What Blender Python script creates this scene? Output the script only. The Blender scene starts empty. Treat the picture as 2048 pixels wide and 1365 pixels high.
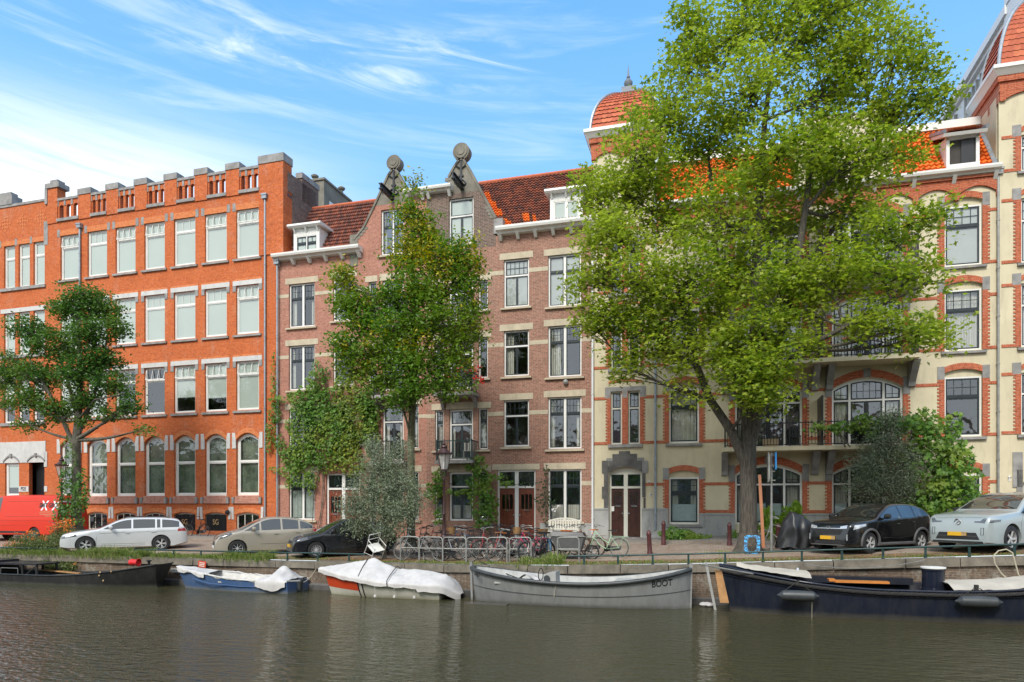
import bpy, bmesh, math, random
import numpy as np
from mathutils import Vector, Matrix
from mathutils.bvhtree import BVHTree
PI = math.pi
rnd = random.Random(7)
C = bpy.context.scene.collection
R = math.radians
# ---------------------------------------------------------------- survey of the place
F = 1400.0; ALPHA = math.atan(402 / 1400.0); CA, SA = math.cos(ALPHA), math.sin(ALPHA); EYE = 2.98
def at(px, py, Y):
    """world X, Z of a sight line where it meets the plane at distance Y"""
    t = (px - 1024) / F
    X = Y * (t * CA - SA) / (CA + t * SA)
    d = -X * SA + Y * CA
    return X, EYE + (1012 - py) / F * d
def lerp(a, b, t): return a + (b - a) * t
def interp(x, pts):
    if x <= pts[0][0]: return pts[0][1]
    for (a, b), (c, d) in zip(pts, pts[1:]):
        if x <= c: return lerp(b, d, (x - a) / (c - a))
    return pts[-1][1]
QP = [(-60, .95), (-25, .99), (-8, 1.0), (-4, 1.06), (-.7, 1.19), (4, 1.42), (8, 1.62), (14, 1.92), (30, 2.3)]
def qz(X): return interp(X, QP)
def gz(X, Y): return qz(X) + .035 * max(0, min(Y, 33) - 22)
# ---------------------------------------------------------------- objects
def tag(o, label=None, cat=None, group=None, kind=None):
    if label: o['label'] = label
    if cat: o['category'] = cat
    if group: o['group'] = group
    if kind: o['kind'] = kind
    return o
def empty(name, loc=(0, 0, 0), rz=0, label=None, cat=None, group=None):
    o = bpy.data.objects.new(name, None); C.objects.link(o)
    o.location = loc; o.rotation_euler = (0, 0, rz); o.empty_display_size = .2
    return tag(o, label, cat, group)
def copy_tree(o, parent=None):
    c = o.copy(); C.objects.link(c); c.parent = parent
    for ch in o.children: copy_tree(ch, c)
    return c
class MB:
    def __init__(s): s.v = []; s.f = []; s.m = []; s.cur = 0; s.uv = None
    def face(s, pts):
        n = len(s.v); s.v.extend([tuple(p) for p in pts]); s.f.append(tuple(range(n, n + len(pts)))); s.m.append(s.cur)
    def idx(s, verts, faces):
        n = len(s.v); s.v.extend([tuple(p) for p in verts])
        for f in faces: s.f.append(tuple(i + n for i in f)); s.m.append(s.cur)
        return s
    def box(s, x0, x1, y0, y1, z0, z1):
        s.idx([(x, y, z) for x in (x0, x1) for y in (y0, y1) for z in (z0, z1)],
              [(0, 1, 3, 2), (4, 6, 7, 5), (0, 4, 5, 1), (2, 3, 7, 6), (0, 2, 6, 4), (1, 5, 7, 3)])
        return s
    def hexa(s, p): # 8 points bottom 4 ccw, top 4 ccw
        s.idx(p, [(3, 2, 1, 0), (4, 5, 6, 7), (0, 1, 5, 4), (1, 2, 6, 5), (2, 3, 7, 6), (3, 0, 4, 7)]); return s
    def beam(s, a, b, w, h=None, up=(0, 0, 1)):
        h = h or w; a = Vector(a); b = Vector(b); d = (b - a).normalized(); u = Vector(up)
        if abs(d.dot(u)) > .95: u = Vector((0, 1, 0))
        sx = d.cross(u).normalized() * w / 2; sz = sx.cross(d).normalized() * h / 2
        s.hexa([a - sx - sz, a + sx - sz, b + sx - sz, b - sx - sz, a - sx + sz, a + sx + sz, b + sx + sz, b - sx + sz]); return s
    def prism(s, poly, y0, y1): # poly in x,z
        n = len(poly); vs = [(x, y0, z) for x, z in poly] + [(x, y1, z) for x, z in poly]
        fs = [tuple(range(n - 1, -1, -1)), tuple(range(n, 2 * n))] + [(i, (i + 1) % n, n + (i + 1) % n, n + i) for i in range(n)]
        s.idx(vs, fs); return s
    def flat(s, poly, z0, z1): # poly in x,y
        n = len(poly); vs = [(x, y, z0) for x, y in poly] + [(x, y, z1) for x, y in poly]
        fs = [tuple(range(n - 1, -1, -1)), tuple(range(n, 2 * n))] + [(i, (i + 1) % n, n + (i + 1) % n, n + i) for i in range(n)]
        s.idx(vs, fs); return s
    def tube(s, pts, r, n=6, cap=True, closed=False):
        pts = [Vector(p) for p in pts]; k = len(pts); rr = r if isinstance(r, (list, tuple)) else [r] * k
        vs = []; prev = None
        for i, p in enumerate(pts):
            if closed: d = pts[(i + 1) % k] - pts[i - 1]
            else: d = pts[min(i + 1, k - 1)] - pts[max(i - 1, 0)]
            if d.length < 1e-9: d = Vector((0, 0, 1))
            d.normalize()
            if prev is None:
                u = Vector((0, 0, 1)) if abs(d.z) < .9 else Vector((1, 0, 0))
            else: u = prev
            a = (u - d * u.dot(d))
            if a.length < 1e-6: a = d.orthogonal()
            a.normalize(); prev = a; b = d.cross(a)
            for j in range(n):
                t = 2 * PI * j / n; vs.append(p + (a * math.cos(t) + b * math.sin(t)) * rr[i])
        fs = []; m = k if closed else k - 1
        for i in range(m):
            for j in range(n):
                i2 = (i + 1) % k; fs.append((i * n + j, i * n + (j + 1) % n, i2 * n + (j + 1) % n, i2 * n + j))
        if cap and not closed: fs += [tuple(range(n - 1, -1, -1)), tuple(range((k - 1) * n, k * n))]
        s.idx(vs, fs); return s
    def lathe(s, prof, c=(0, 0, 0), n=12, axis='z', rot=0, cap=True):
        vs = []; c = Vector(c)
        for r, h in prof:
            for j in range(n):
                t = 2 * PI * j / n + rot; a, b = r * math.cos(t), r * math.sin(t)
                vs.append(c + (Vector((a, b, h)) if axis == 'z' else Vector((a, h, b)) if axis == 'y' else Vector((h, a, b))))
        fs = [(i * n + j, i * n + (j + 1) % n, (i + 1) * n + (j + 1) % n, (i + 1) * n + j) for i in range(len(prof) - 1) for j in range(n)]
        if tuple(prof[0]) != tuple(prof[-1]) and cap: fs += [tuple(range(n - 1, -1, -1)), tuple(range((len(prof) - 1) * n, len(prof) * n))]
        s.idx(vs, fs); return s
    def grid(s, fn, nu, nv):
        vs = [fn(i / nu, j / nv) for j in range(nv + 1) for i in range(nu + 1)]
        s.idx(vs, [(j * (nu + 1) + i, j * (nu + 1) + i + 1, (j + 1) * (nu + 1) + i + 1, (j + 1) * (nu + 1) + i) for j in range(nv) for i in range(nu)]); return s
    def xform(s, M, start=0):
        for i in range(start, len(s.v)): s.v[i] = tuple(M @ Vector(s.v[i]))
        return s
    def mesh(s, name, mats, smooth=False, recalc=True):
        me = bpy.data.meshes.new(name); me.from_pydata(s.v, [], s.f)
        if not isinstance(mats, (list, tuple)): mats = [mats]
        for m in mats: me.materials.append(M_[m] if isinstance(m, str) else m)
        if len(mats) > 1: me.polygons.foreach_set('material_index', s.m)
        if recalc:
            bm = bmesh.new(); bm.from_mesh(me); bmesh.ops.remove_doubles(bm, verts=bm.verts, dist=1e-5)
            bmesh.ops.recalc_face_normals(bm, faces=bm.faces); bm.to_mesh(me); bm.free()
        if smooth:
            me.polygons.foreach_set('use_smooth', [True] * len(me.polygons))
            try: me.set_sharp_from_angle(angle=R(smooth if smooth is not True else 40))
            except Exception: pass
        me.update(); return me
    def build(s, name, mats, parent=None, smooth=False, loc=None, recalc=True):
        me = s.mesh(name, mats, smooth, recalc); o = bpy.data.objects.new(name, me); C.objects.link(o); o.parent = parent
        if loc: o.location = loc
        return o
def split(mb, name, mats, parent=None, smooth=False, gap=.02):
    """every separate piece of a mesh becomes a part of its own (pieces that touch stay together)"""
    n = len(mb.v); par = list(range(n))
    def find(i):
        while par[i] != i: par[i] = par[par[i]]; i = par[i]
        return i
    for f in mb.f:
        a = find(f[0])
        for i in f[1:]: par[find(i)] = a
    isl = {}
    for i in range(n): isl.setdefault(find(i), []).append(i)
    keys = list(isl); bb = {}
    for k in keys:
        p = [mb.v[i] for i in isl[k]]; bb[k] = [min(q[j] for q in p) - gap for j in range(3)] + [max(q[j] for q in p) + gap for j in range(3)]
    keys.sort(key=lambda k: bb[k][0]); g = {k: k for k in keys}
    def fg(k):
        while g[k] != k: k = g[k]
        return k
    for a in range(len(keys)):
        A = bb[keys[a]]
        for b in range(a + 1, len(keys)):
            B = bb[keys[b]]
            if B[0] > A[3]: break
            if A[1] <= B[4] and B[1] <= A[4] and A[2] <= B[5] and B[2] <= A[5]: g[fg(keys[b])] = fg(keys[a])
    out = {}
    for f, m in zip(mb.f, mb.m): out.setdefault(fg(find(f[0])), []).append((f, m))
    res = []
    for k, fs in out.items():
        q = MB(); mp = {}
        for f, m in fs:
            for i in f:
                if i not in mp: mp[i] = len(q.v); q.v.append(mb.v[i])
            q.f.append(tuple(mp[i] for i in f)); q.m.append(m)
        res.append(q.build(name, mats, parent, smooth))
    return res
# ---------------------------------------------------------------- materials
M_ = {}
class NT:
    def __init__(s, name):
        m = bpy.data.materials.new(name); m.use_nodes = True; M_[name] = m; s.m = m; s.t = m.node_tree; s.t.nodes.clear()
        s.out = s.n('ShaderNodeOutputMaterial'); s.p = s.n('ShaderNodeBsdfPrincipled'); s.l(s.p.outputs[0], s.out.inputs[0])
    def n(s, ty, **kw):
        nd = s.t.nodes.new(ty)
        for k, v in kw.items():
            if k.startswith('i_'):
                key = k[2:].replace('_', ' '); nd.inputs[int(key) if key.isdigit() else key].default_value = v
            else: setattr(nd, k, v)
        return nd
    def l(s, a, b): s.t.links.new(a, b)
    def tex(s, kind='Object'): return s.n('ShaderNodeTexCoord').outputs[kind]
    def noise(s, vec, scale, detail=4, rough=.55, out='Fac'):
        nd = s.n('ShaderNodeTexNoise'); nd.inputs['Scale'].default_value = scale; nd.inputs['Detail'].default_value = detail; nd.inputs['Roughness'].default_value = rough
        if vec is not None: s.l(vec, nd.inputs['Vector'])
        return nd.outputs[out]
    def ramp(s, fac, stops, interp='LINEAR'):
        nd = s.n('ShaderNodeValToRGB'); nd.color_ramp.interpolation = interp; e = nd.color_ramp.elements
        e[0].position = stops[0][0]; e[0].color = (*c3(stops[0][1]), 1); e[1].position = stops[-1][0]; e[1].color = (*c3(stops[-1][1]), 1)
        for p, c in stops[1:-1]: q = e.new(p); q.color = (*c3(c), 1)
        s.l(fac, nd.inputs[0]); return nd.outputs[0]
    def mix(s, fac, a, b, blend='MIX'):
        nd = s.n('ShaderNodeMix', data_type='RGBA', blend_type=blend)
        for v, i in ((fac, 0), (a, 6), (b, 7)):
            if hasattr(v, 'is_linked'): s.l(v, nd.inputs[i])
            elif i == 0: nd.inputs[0].default_value = v
            else: nd.inputs[i].default_value = (*c3(v), 1)
        return nd.outputs[2]
    def math(s, op, a, b=0, c=0):
        nd = s.n('ShaderNodeMath', operation=op)
        for i, v in enumerate((a, b, c)):
            if hasattr(v, 'is_linked'): s.l(v, nd.inputs[i])
            else: nd.inputs[i].default_value = v
        return nd.outputs[0]
    def mapping(s, vec, scale=(1, 1, 1), rot=(0, 0, 0), loc=(0, 0, 0)):
        nd = s.n('ShaderNodeMapping'); nd.inputs['Scale'].default_value = scale; nd.inputs['Rotation'].default_value = rot; nd.inputs['Location'].default_value = loc
        s.l(vec, nd.inputs['Vector']); return nd.outputs[0]
    def bump(s, h, strength=.3, dist=.02):
        nd = s.n('ShaderNodeBump'); nd.inputs['Strength'].default_value = strength; nd.inputs['Distance'].default_value = dist
        s.l(h, nd.inputs['Height']); s.l(nd.outputs[0], s.p.inputs['Normal']); return nd
def c3(c):
    if isinstance(c, (int, float)): return (c, c, c)
    return tuple(c)[:3]
def P(name, col, rough=.6, metal=0, var=.18, scale=4, bump=0, bscale=40, stain=0, coat=0, spec=.5):
    s = NT(name); v = s.tex(); col = c3(col)
    n1 = s.noise(v, scale, 5, .6)
    dark = tuple(x * (1 - var) for x in col); lite = tuple(min(1, x * (1 + var)) for x in col)
    c = s.ramp(n1, [(.3, dark), (.7, lite)])
    if stain:
        n2 = s.noise(s.mapping(v, (1.5, 1.5, .35)), 2.2, 6, .7)
        c = s.mix(s.ramp(n2, [(.5, 0), (.72, stain)]), c, tuple(x * .35 for x in col))
    s.l(c, s.p.inputs['Base Color']); s.p.inputs['Roughness'].default_value = rough; s.p.inputs['Metallic'].default_value = metal
    s.p.inputs['Specular IOR Level'].default_value = spec
    if coat: s.p.inputs['Coat Weight'].default_value = coat; s.p.inputs['Coat Roughness'].default_value = .03
    if bump: s.bump(s.noise(v, bscale, 4), bump, .01)
    return s.m
def brick(name, c1, c2, mortar, pale=None, bw=.22, bh=.068, axis='xz', worn=.25, paleamt=.5, msize=.008):
    s = NT(name); v = s.tex(); sp = s.n('ShaderNodeSeparateXYZ'); s.l(v, sp.inputs[0]); cb = s.n('ShaderNodeCombineXYZ')
    s.l(sp.outputs['X'] if axis[0] == 'x' else sp.outputs['Y'], cb.inputs[0]); s.l(sp.outputs['Z'], cb.inputs[1])
    b = s.n('ShaderNodeTexBrick'); s.l(cb.outputs[0], b.inputs['Vector'])
    b.inputs['Color1'].default_value = (*c1, 1); b.inputs['Color2'].default_value = (*c2, 1); b.inputs['Mortar'].default_value = (*mortar, 1)
    for k, x in (('Scale', 1), ('Mortar Size', msize), ('Mortar Smooth', .3), ('Bias', -.1), ('Brick Width', bw), ('Row Height', bh)): b.inputs[k].default_value = x
    n1 = s.noise(v, .9, 6, .65); col = s.mix(s.ramp(n1, [(.3, 0), (.75, worn)]), b.outputs['Color'], tuple(x * .45 for x in c1))
    if pale:
        n2 = s.noise(s.mapping(v, (1, 1, .5), loc=(3, 1, 7)), 1.3, 8, .75)
        col = s.mix(s.ramp(n2, [(.54, 0), (.7, paleamt)]), col, pale)
    n3 = s.noise(v, 9, 4, .7); col = s.mix(s.ramp(n3, [(.48, .0), (.66, .55)]), col, tuple(x * .42 for x in c2)); n4 = s.noise(s.mapping(v, (1, 1, 2.2), loc=(5, 5, 5)), 7, 5, .8); col = s.mix(s.ramp(n4, [(.55, .0), (.72, .5)]), col, tuple(min(1, x * .6 + .32) for x in c1))
    s.l(col, s.p.inputs['Base Color']); s.p.inputs['Roughness'].default_value = .85; s.p.inputs['Specular IOR Level'].default_value = .25
    s.bump(b.outputs['Fac'], -.4, .01); return s.m
def tilemat(name, cols):
    """each tile its own colour, from the uv cell it lies in"""
    s = NT(name); uv = s.tex('UV'); fl = s.n('ShaderNodeVectorMath', operation='FLOOR'); s.l(uv, fl.inputs[0])
    w = s.n('ShaderNodeTexWhiteNoise', noise_dimensions='2D'); s.l(fl.outputs[0], w.inputs['Vector'])
    c = s.ramp(w.outputs['Value'], [(i / (len(cols) - 1), k) for i, k in enumerate(cols)])
    n = s.noise(s.tex(), 2.5, 6, .7); c = s.mix(s.ramp(n, [(.45, 0), (.75, .45)]), c, tuple(x * .4 for x in cols[0]))
    s.l(c, s.p.inputs['Base Color']); s.p.inputs['Roughness'].default_value = .6; s.p.inputs['Specular IOR Level'].default_value = .3; return s.m
def leafmat(name, cols, ncol=None, nscale=.5, trans=.35):
    s = NT(name); g = s.n('ShaderNodeNewGeometry'); ri = g.outputs['Random Per Island']
    c = s.ramp(ri, [(i / (len(cols) - 1), k) for i, k in enumerate(cols)])
    if ncol:
        n = s.noise(s.tex(), nscale, 3, .6); c = s.mix(s.ramp(n, [(.46, 0), (.66, .75)]), c, ncol)
    s.l(c, s.p.inputs['Base Color']); s.p.inputs['Roughness'].default_value = .5; s.p.inputs['Specular IOR Level'].default_value = .35
    tr = s.n('ShaderNodeBsdfTranslucent'); mx = s.n('ShaderNodeMixShader'); mx.inputs[0].default_value = trans
    hs = s.n('ShaderNodeHueSaturation'); hs.inputs['Value'].default_value = 1.5; hs.inputs['Saturation'].default_value = 1.1; hs.inputs['Hue'].default_value = .505
    s.l(c, hs.inputs['Color']); s.l(hs.outputs[0], tr.inputs['Color']); s.l(s.p.outputs[0], mx.inputs[1]); s.l(tr.outputs[0], mx.inputs[2]); s.l(mx.outputs[0], s.out.inputs[0])
    return s.m
# brick
brick('brick_orange', (.66, .15, .034), (.52, .10, .022), (.42, .20, .11), pale=(.47, .28, .20), worn=.36, paleamt=.5)
brick('brick_orange_light', (.72, .22, .07), (.62, .17, .05), (.45, .22, .12), worn=.1)
brick('brick_salmon', (.50, .21, .145), (.38, .145, .10), (.36, .28, .22), pale=(.46, .33, .26), worn=.3)
brick('brick_brown', (.40, .18, .12), (.25, .115, .08), (.42, .36, .29), pale=(.36, .24, .18), worn=.35)
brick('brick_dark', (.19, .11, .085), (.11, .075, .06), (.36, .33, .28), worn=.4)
brick('brick_red', (.52, .115, .045), (.42, .085, .035), (.46, .24, .15), bw=.065, bh=.11, worn=.1)
brick('brick_redx', (.50, .115, .045), (.40, .08, .035), (.48, .26, .17), worn=.12)
brick('brick_quay', (.17, .115, .08), (.12, .085, .062), (.24, .21, .16), pale=(.34, .32, .27), worn=.55, paleamt=.75)
P('stucco', (.61, .54, .375), .85, var=.08, scale=.8, bump=.15, bscale=30, stain=.30)
P('stone_cream', (.50, .43, .31), .8, var=.15, scale=2, stain=.35)
P('stone_grey', (.27, .26, .25), .8, var=.3, scale=3, stain=.3)
P('stone_pale', (.55, .54, .52), .75, var=.1, scale=3, stain=.25)
P('stone_dark', (.10, .095, .09), .8, var=.45, scale=2)
P('stone_quay', (.155, .135, .105), .9, var=.35, scale=3, bump=.5, bscale=18, stain=.6)
P('plinth', (.36, .36, .345), .85, var=.15, scale=1.2, stain=.55)
P('cement', (.20, .185, .15), .9, var=.25, scale=1.5, stain=.5)
P('white_paint', (.74, .73, .69), .45, var=.05, scale=2)
P('white_wall', (.72, .73, .73), .6, var=.04, scale=1)
P('cream_paint', (.62, .60, .52), .45, var=.06, scale=2)
P('dark_paint', (.018, .026, .03), .35, var=.2)
P('black_paint', (.012, .013, .015), .4, var=.2)
P('iron', (.02, .024, .028), .4, .3, var=.3)
P('rail_green', (.018, .05, .048), .4, .1, var=.4, scale=6)
P('zinc', (.30, .34, .38), .5, .5, var=.2)
P('galv', (.30, .30, .28), .5, .5, var=.25, scale=5)
P('lead', (.18, .20, .23), .6, .3, var=.25)
P('wood_door_dark', (.055, .018, .012), .35, var=.35, scale=5)
P('wood_door', (.17, .045, .022), .35, var=.35, scale=5)
P('wood_plank', (.42, .22, .09), .6, var=.3, scale=6)
P('wood_grey', (.30, .26, .21), .8, var=.3, scale=8)
P('wood_orange', (.60, .22, .05), .3, var=.15, scale=6)
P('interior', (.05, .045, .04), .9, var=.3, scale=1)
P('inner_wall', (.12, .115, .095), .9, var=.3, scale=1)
P('blind_or_backing', (.50, .56, .50), .8, var=.04, scale=.6)
P('room_reflection', (.13, .155, .11), .8, var=.75, scale=1.1)  # mottled green-grey: room tones and mirrored greenery painted together
P('blind_or_sky_grey', (.42, .44, .42), .7, var=.1, scale=.8)  # also the painted sky reflection in the brown house's top panes
P('shutter', (.42, .47, .42), .6, var=.05)
P('frost', (.40, .50, .50), .5, var=.04)
P('rubber', (.016, .016, .017), .75, var=.2)
P('chrome', (.65, .65, .66), .2, 1, var=.05)
P('letter_dark', (.02, .02, .022), .5, var=0)
P('letter_white', (.8, .8, .8), .5, var=0)
P('gold', (.7, .5, .25), .35, .6, var=.05)
P('bollard_red', (.085, .025, .025), .5, var=.25)
P('lamp_iron', (.05, .022, .022), .45, .2, var=.3)
P('cloth_white', (.54, .52, .50), .75, var=.10, scale=3, stain=.3, bump=.9, bscale=5)
P('cloth_black', (.018, .019, .021), .42, var=.3, scale=3)
P('cloth_cream', (.46, .42, .35), .8, var=.12, scale=2, stain=.2)
P('terracotta', (.45, .14, .06), .7)
P('cardboard', (.45, .33, .2), .8)
def curtain():
    s = NT('curtain'); v = s.tex(); w = s.n('ShaderNodeTexWave'); w.inputs['Scale'].default_value = 5; w.inputs['Distortion'].default_value = 1.5; w.inputs['Detail'].default_value = 2
    s.l(v, w.inputs['Vector']); s.bump(w.outputs['Fac'], .8, .05)
    s.p.inputs['Base Color'].default_value = (.62, .60, .52, 1); s.p.inputs['Roughness'].default_value = .9
curtain()
def glass():
    s = NT('glass'); tr = s.n('ShaderNodeBsdfTransparent'); tr.inputs[0].default_value = (.93, .95, .94, 1); gl = s.n('ShaderNodeBsdfGlossy'); gl.inputs['Roughness'].default_value = .03
    gl.inputs['Color'].default_value = (.95, .97, 1, 1)
    fr = s.n('ShaderNodeLayerWeight')
    n = s.noise(s.tex(), 1.3, 2); b = s.n('ShaderNodeBump'); b.inputs['Strength'].default_value = .06; b.inputs['Distance'].default_value = .3; s.l(n, b.inputs['Height']); s.l(b.outputs[0], gl.inputs['Normal'])
    f = s.math('MULTIPLY_ADD', s.math('POWER', fr.outputs['Facing'], 3.5), .8, .15); mx = s.n('ShaderNodeMixShader'); s.l(f, mx.inputs[0]); s.l(tr.outputs[0], mx.inputs[1]); s.l(gl.outputs[0], mx.inputs[2]); s.l(mx.outputs[0], s.out.inputs[0])
glass()
tilemat('tiles_old', [(.13, .07, .055), (.20, .085, .06), (.30, .10, .06), (.36, .13, .075), (.16, .075, .06), (.26, .095, .06)])
tilemat('tiles_new', [(.78, .20, .03), (.68, .15, .025), (.82, .25, .04)])
tilemat('tiles_scale', [(.50, .12, .05), (.42, .095, .045), (.58, .16, .07)])
# ================================================================ buildings
class Plane:
    """front plane of a building: origin seen at px0, at depth Y, turned by slope T (dy/dx)"""
    def __init__(s, px0, Y, T=0, name='', label='', cat='building'):
        s.T = T; s.X0, _ = at(px0, 1012, Y); s.Y0 = Y; s.n = math.hypot(1, T)
        s.root = empty(name, (s.X0, s.Y0, 0), math.atan(T), label, cat)
    def u(s, px, off=0):
        return s.p(px, 1012, off)[0]
    def p(s, px, py, off=0):
        """local u and z of a sight line at `off` behind the front"""
        t = (px - 1024) / F; k = (t * CA - SA) / (CA + t * SA)   # X = kY
        ox = s.X0 - off * s.T / s.n; oy = s.Y0 + off / s.n       # a point of the shifted plane
        Y = (oy - ox * s.T) / (1 - k * s.T); X = k * Y
        u = ((X - ox) + (Y - oy) * s.T) / s.n
        d = -X * SA + Y * CA
        return u, EYE + (1012 - py) / F * d
    def z(s, px, py, off=0): return s.p(px, py, off)[1]
def arcz(a, b, z, rise, u):
    c = (a + b) / 2; h = (b - a) / 2; return z + rise * max(0, 1 - ((u - c) / h) ** 2)
def wall(mb, u0, u1, z0, z1, holes, depth=.22, y=0):
    us = sorted({u0, u1, *[x for h in holes for x in h[:2]]}); zs = sorted({z0, z1, *[x for h in holes for x in (h[2], h[3] + h[4])]})
    us = [x for x in us if u0 - 1e-6 <= x <= u1 + 1e-6]; zs = [x for x in zs if z0 - 1e-6 <= x <= z1 + 1e-6]
    for a, b in zip(us, us[1:]):
        if b - a < 1e-5: continue
        for c, d in zip(zs, zs[1:]):
            if d - c < 1e-5: continue
            m, k = (a + b) / 2, (c + d) / 2
            if any(h[0] < m < h[1] and h[2] < k < h[3] + h[4] for h in holes): continue
            mb.face([(a, y, c), (b, y, c), (b, y, d), (a, y, d)])
    for a, b, c, d, r in holes:
        Y = y + depth
        mb.face([(a, y, c), (a, Y, c), (a, Y, d), (a, y, d)]); mb.face([(b, y, c), (b, y, d), (b, Y, d), (b, Y, c)]); mb.face([(a, y, c), (b, y, c), (b, Y, c), (a, Y, c)])
        if r == 0: mb.face([(a, y, d), (a, Y, d), (b, Y, d), (b, y, d)])
        else:
            n = 10; t = d + r
            for i in range(n):
                p, q = lerp(a, b, i / n), lerp(a, b, (i + 1) / n); zp, zq = arcz(a, b, d, r, p), arcz(a, b, d, r, q)
                mb.face([(p, y, zp), (q, y, zq), (q, y, t), (p, y, t)]); mb.face([(p, y, zp), (p, Y, zp), (q, Y, zq), (q, y, zq)])
def bar(mb, a, b, c, d, y0, y1, top=None):
    """upright slab a..b, c..d; with top(u) the upper edge follows a curve"""
    if top is None: mb.box(a, b, y0, y1, c, d); return
    n = 8; poly = [(a, c), (b, c)] + [(lerp(b, a, i / n), top(lerp(b, a, i / n))) for i in range(n + 1)]; mb.prism(poly, y0, y1)
def window(root, a, b, c, d, rise=0, fw=.07, fm='white_paint', sm='dark_paint', mull=(), trans=None, tm=None, grid=None, back='dark', sash=.045, y=.10,
           sill=None, lintel=None, name='window', mw=.08, open_top=False, grids=None, reveal_panel=0):
    """frame is the window's own mesh; sash, pane, curtain and sill are its children. mull: fractions; trans: height above sill"""
    top = (lambda u: arcz(a, b, d, rise, u)) if rise else None
    f = MB(); y0, y1 = y, y + .08
    T = lambda u: (top(u) if top else d)
    f.box(a, a + fw, y0, y1, c, T(a) if rise == 0 else d + .001); f.box(b - fw, b, y0, y1, c, T(b) if rise == 0 else d + .001)
    f.box(a + fw, b - fw, y0 - .01, y1, c, c + fw)
    if rise:
        n = 10
        for i in range(n):
            p, q = lerp(a, b, i / n), lerp(a, b, (i + 1) / n)
            f.prism([(p, T(p) - fw * 1.1), (q, T(q) - fw * 1.1), (q, T(q)), (p, T(p))], y0 + .004, y1)
    else: f.box(a + fw, b - fw, y0 + .002, y1, d - fw, d)
    xs = [a + fw] + [x for m in mull for x in (lerp(a, b, m) - mw / 2, lerp(a, b, m) + mw / 2)] + [b - fw]
    for m in mull: u = lerp(a, b, m); f.box(u - mw / 2, u + mw / 2, y0 + .005, y1, c + fw, T(u) - fw * .9)
    lights = [(xs[i], xs[i + 1]) for i in range(0, len(xs), 2)]
    s = MB(); g = MB()
    for k, (p, q) in enumerate(lights):
        zt = c + trans if trans is not None else None
        segs = []
        if zt:
            (f if tm is None else s).box(p, q, y0 + .008, y1 - .002, zt - .035, zt + .035)
            segs = [(c + fw, zt - .035, False), (zt + .035, None, True)]
        else: segs = [(c + fw, None, True)]
        for lo, hi, istop in segs:
            if istop: tt = (lambda u: T(u) - fw * 1.05); h0, h1 = tt(p), tt(q)
            else: tt = (lambda u, hi=hi: hi); h0 = h1 = hi
            w = sash
            if h0 - lo < 3 * w: continue
            ya, yb = y + .025, y + .055
            s.box(p, p + w, ya, yb, lo, h0); s.box(q - w, q, ya, yb, lo, h1); s.box(p + w, q - w, ya, yb, lo, lo + w)
            n = 6 if (rise and istop) else 1
            for i in range(n):
                e, h = lerp(p, q, i / n), lerp(p, q, (i + 1) / n); s.prism([(e, tt(e) - w), (h, tt(h) - w), (h, tt(h)), (e, tt(e))], ya + .001, yb - .001)
            if grid and istop and zt:
                nx, ny = (grids[k] if grids else grid); hm = min(h0, h1)
                for i in range(1, nx): u = lerp(p, q, i / nx); s.box(u - .012, u + .012, ya + .004, yb - .004, lo, tt(u))
                for j in range(1, ny): z = lerp(lo, hm, j / ny); s.box(p, q, ya + .006, yb - .006, z - .012, z + .012)
            n = 6 if (rise and istop) else 1; tilt = .0
            for i in range(n):
                e, h = lerp(p, q, i / n), lerp(p, q, (i + 1) / n)
                g.face([(e, y + .04, lo), (h, y + .04, lo), (h, y + .04, tt(h)), (e, y + .04, tt(e))])
    o = f.build(name, fm, root)
    if open_top and trans is not None:                    # tilted-in top light
        k = MB(); p, q = lights[0]; z0 = c + trans + .05; z1 = T((a + b) / 2) - fw * 1.3; dy = -.10
        for u in (p + .02, q - .02, lerp(p, q, .33), lerp(p, q, .66)): k.beam((u, y + .02 , z1), (u, y + dy, z0 + .02), .025, .03)
        k.beam((p + .02, y + dy, z0 + .02), (q - .02, y + dy, z0 + .02), .04)
        k.build('top_light', 'white_paint', o)
    s.build('sash', sm, o)
    g.build('pane', 'glass', o, recalc=False)
    k = MB(); yb = y + .16; H = (d + rise); yb0 = y + .065
    def panel(mt, p, q, lo, hi, yy=yb, fold=False):
        m = MB()
        if fold:
            n = max(6, int((q - p) / .05)); ph = rnd.random() * 6
            for i in range(n):
                e, h = lerp(p, q, i / n), lerp(p, q, (i + 1) / n); w = lambda i: .025 * math.sin(i * 1.7 + ph)
                m.face([(e, yy + w(i), lo), (h, yy + w(i + 1), lo), (h, yy + w(i + 1), hi), (e, yy + w(i), hi)])
        else: m.face([(p, yy, lo), (q, yy, lo), (q, yy, hi), (p, yy, hi)])
        return m.build('curtain' if fold else 'blind_or_backing', mt, o, recalc=False)  # flat panels include backs that carry painted reflections
    if back == 'blind_or_backing': panel('blind_or_backing', a, b, c + .02, H, yb0)
    elif back == 'blind_part': panel('blind_or_backing', a, b, lerp(c, H, rnd.uniform(.25, .5)), H, yb0)
    elif back == 'murk': panel('room_reflection', a, b, c + .02, H, yb)  # backing painted with the reflections of the arched panes
    elif back == 'grey': panel('blind_or_sky_grey', a, b, c + .02, H, yb0)
    elif back == 'curtain': panel('curtain', a, b, c, H, yb, True)
    elif back == 'sides':
        w = (b - a) * rnd.uniform(.17, .26); panel('curtain', a, a + w, c, H, yb, True); panel('curtain', b - w, b, c, H, yb, True)
    elif back == 'left': panel('curtain', a, lerp(a, b, .35), c, H, yb, True)
    elif back == 'half': panel('curtain', a, b, c, lerp(c, H, .32), yb, True)
    elif back == 'frost': panel('frost', a, b, c, lerp(c, d, .42), yb - .06); panel('curtain', a, lerp(a, b, .3), c, H, yb + .05, True); panel('curtain', lerp(a, b, .72), b, c, H, yb + .05, True)
    elif back == 'shutters':
        m = MB()
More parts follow.
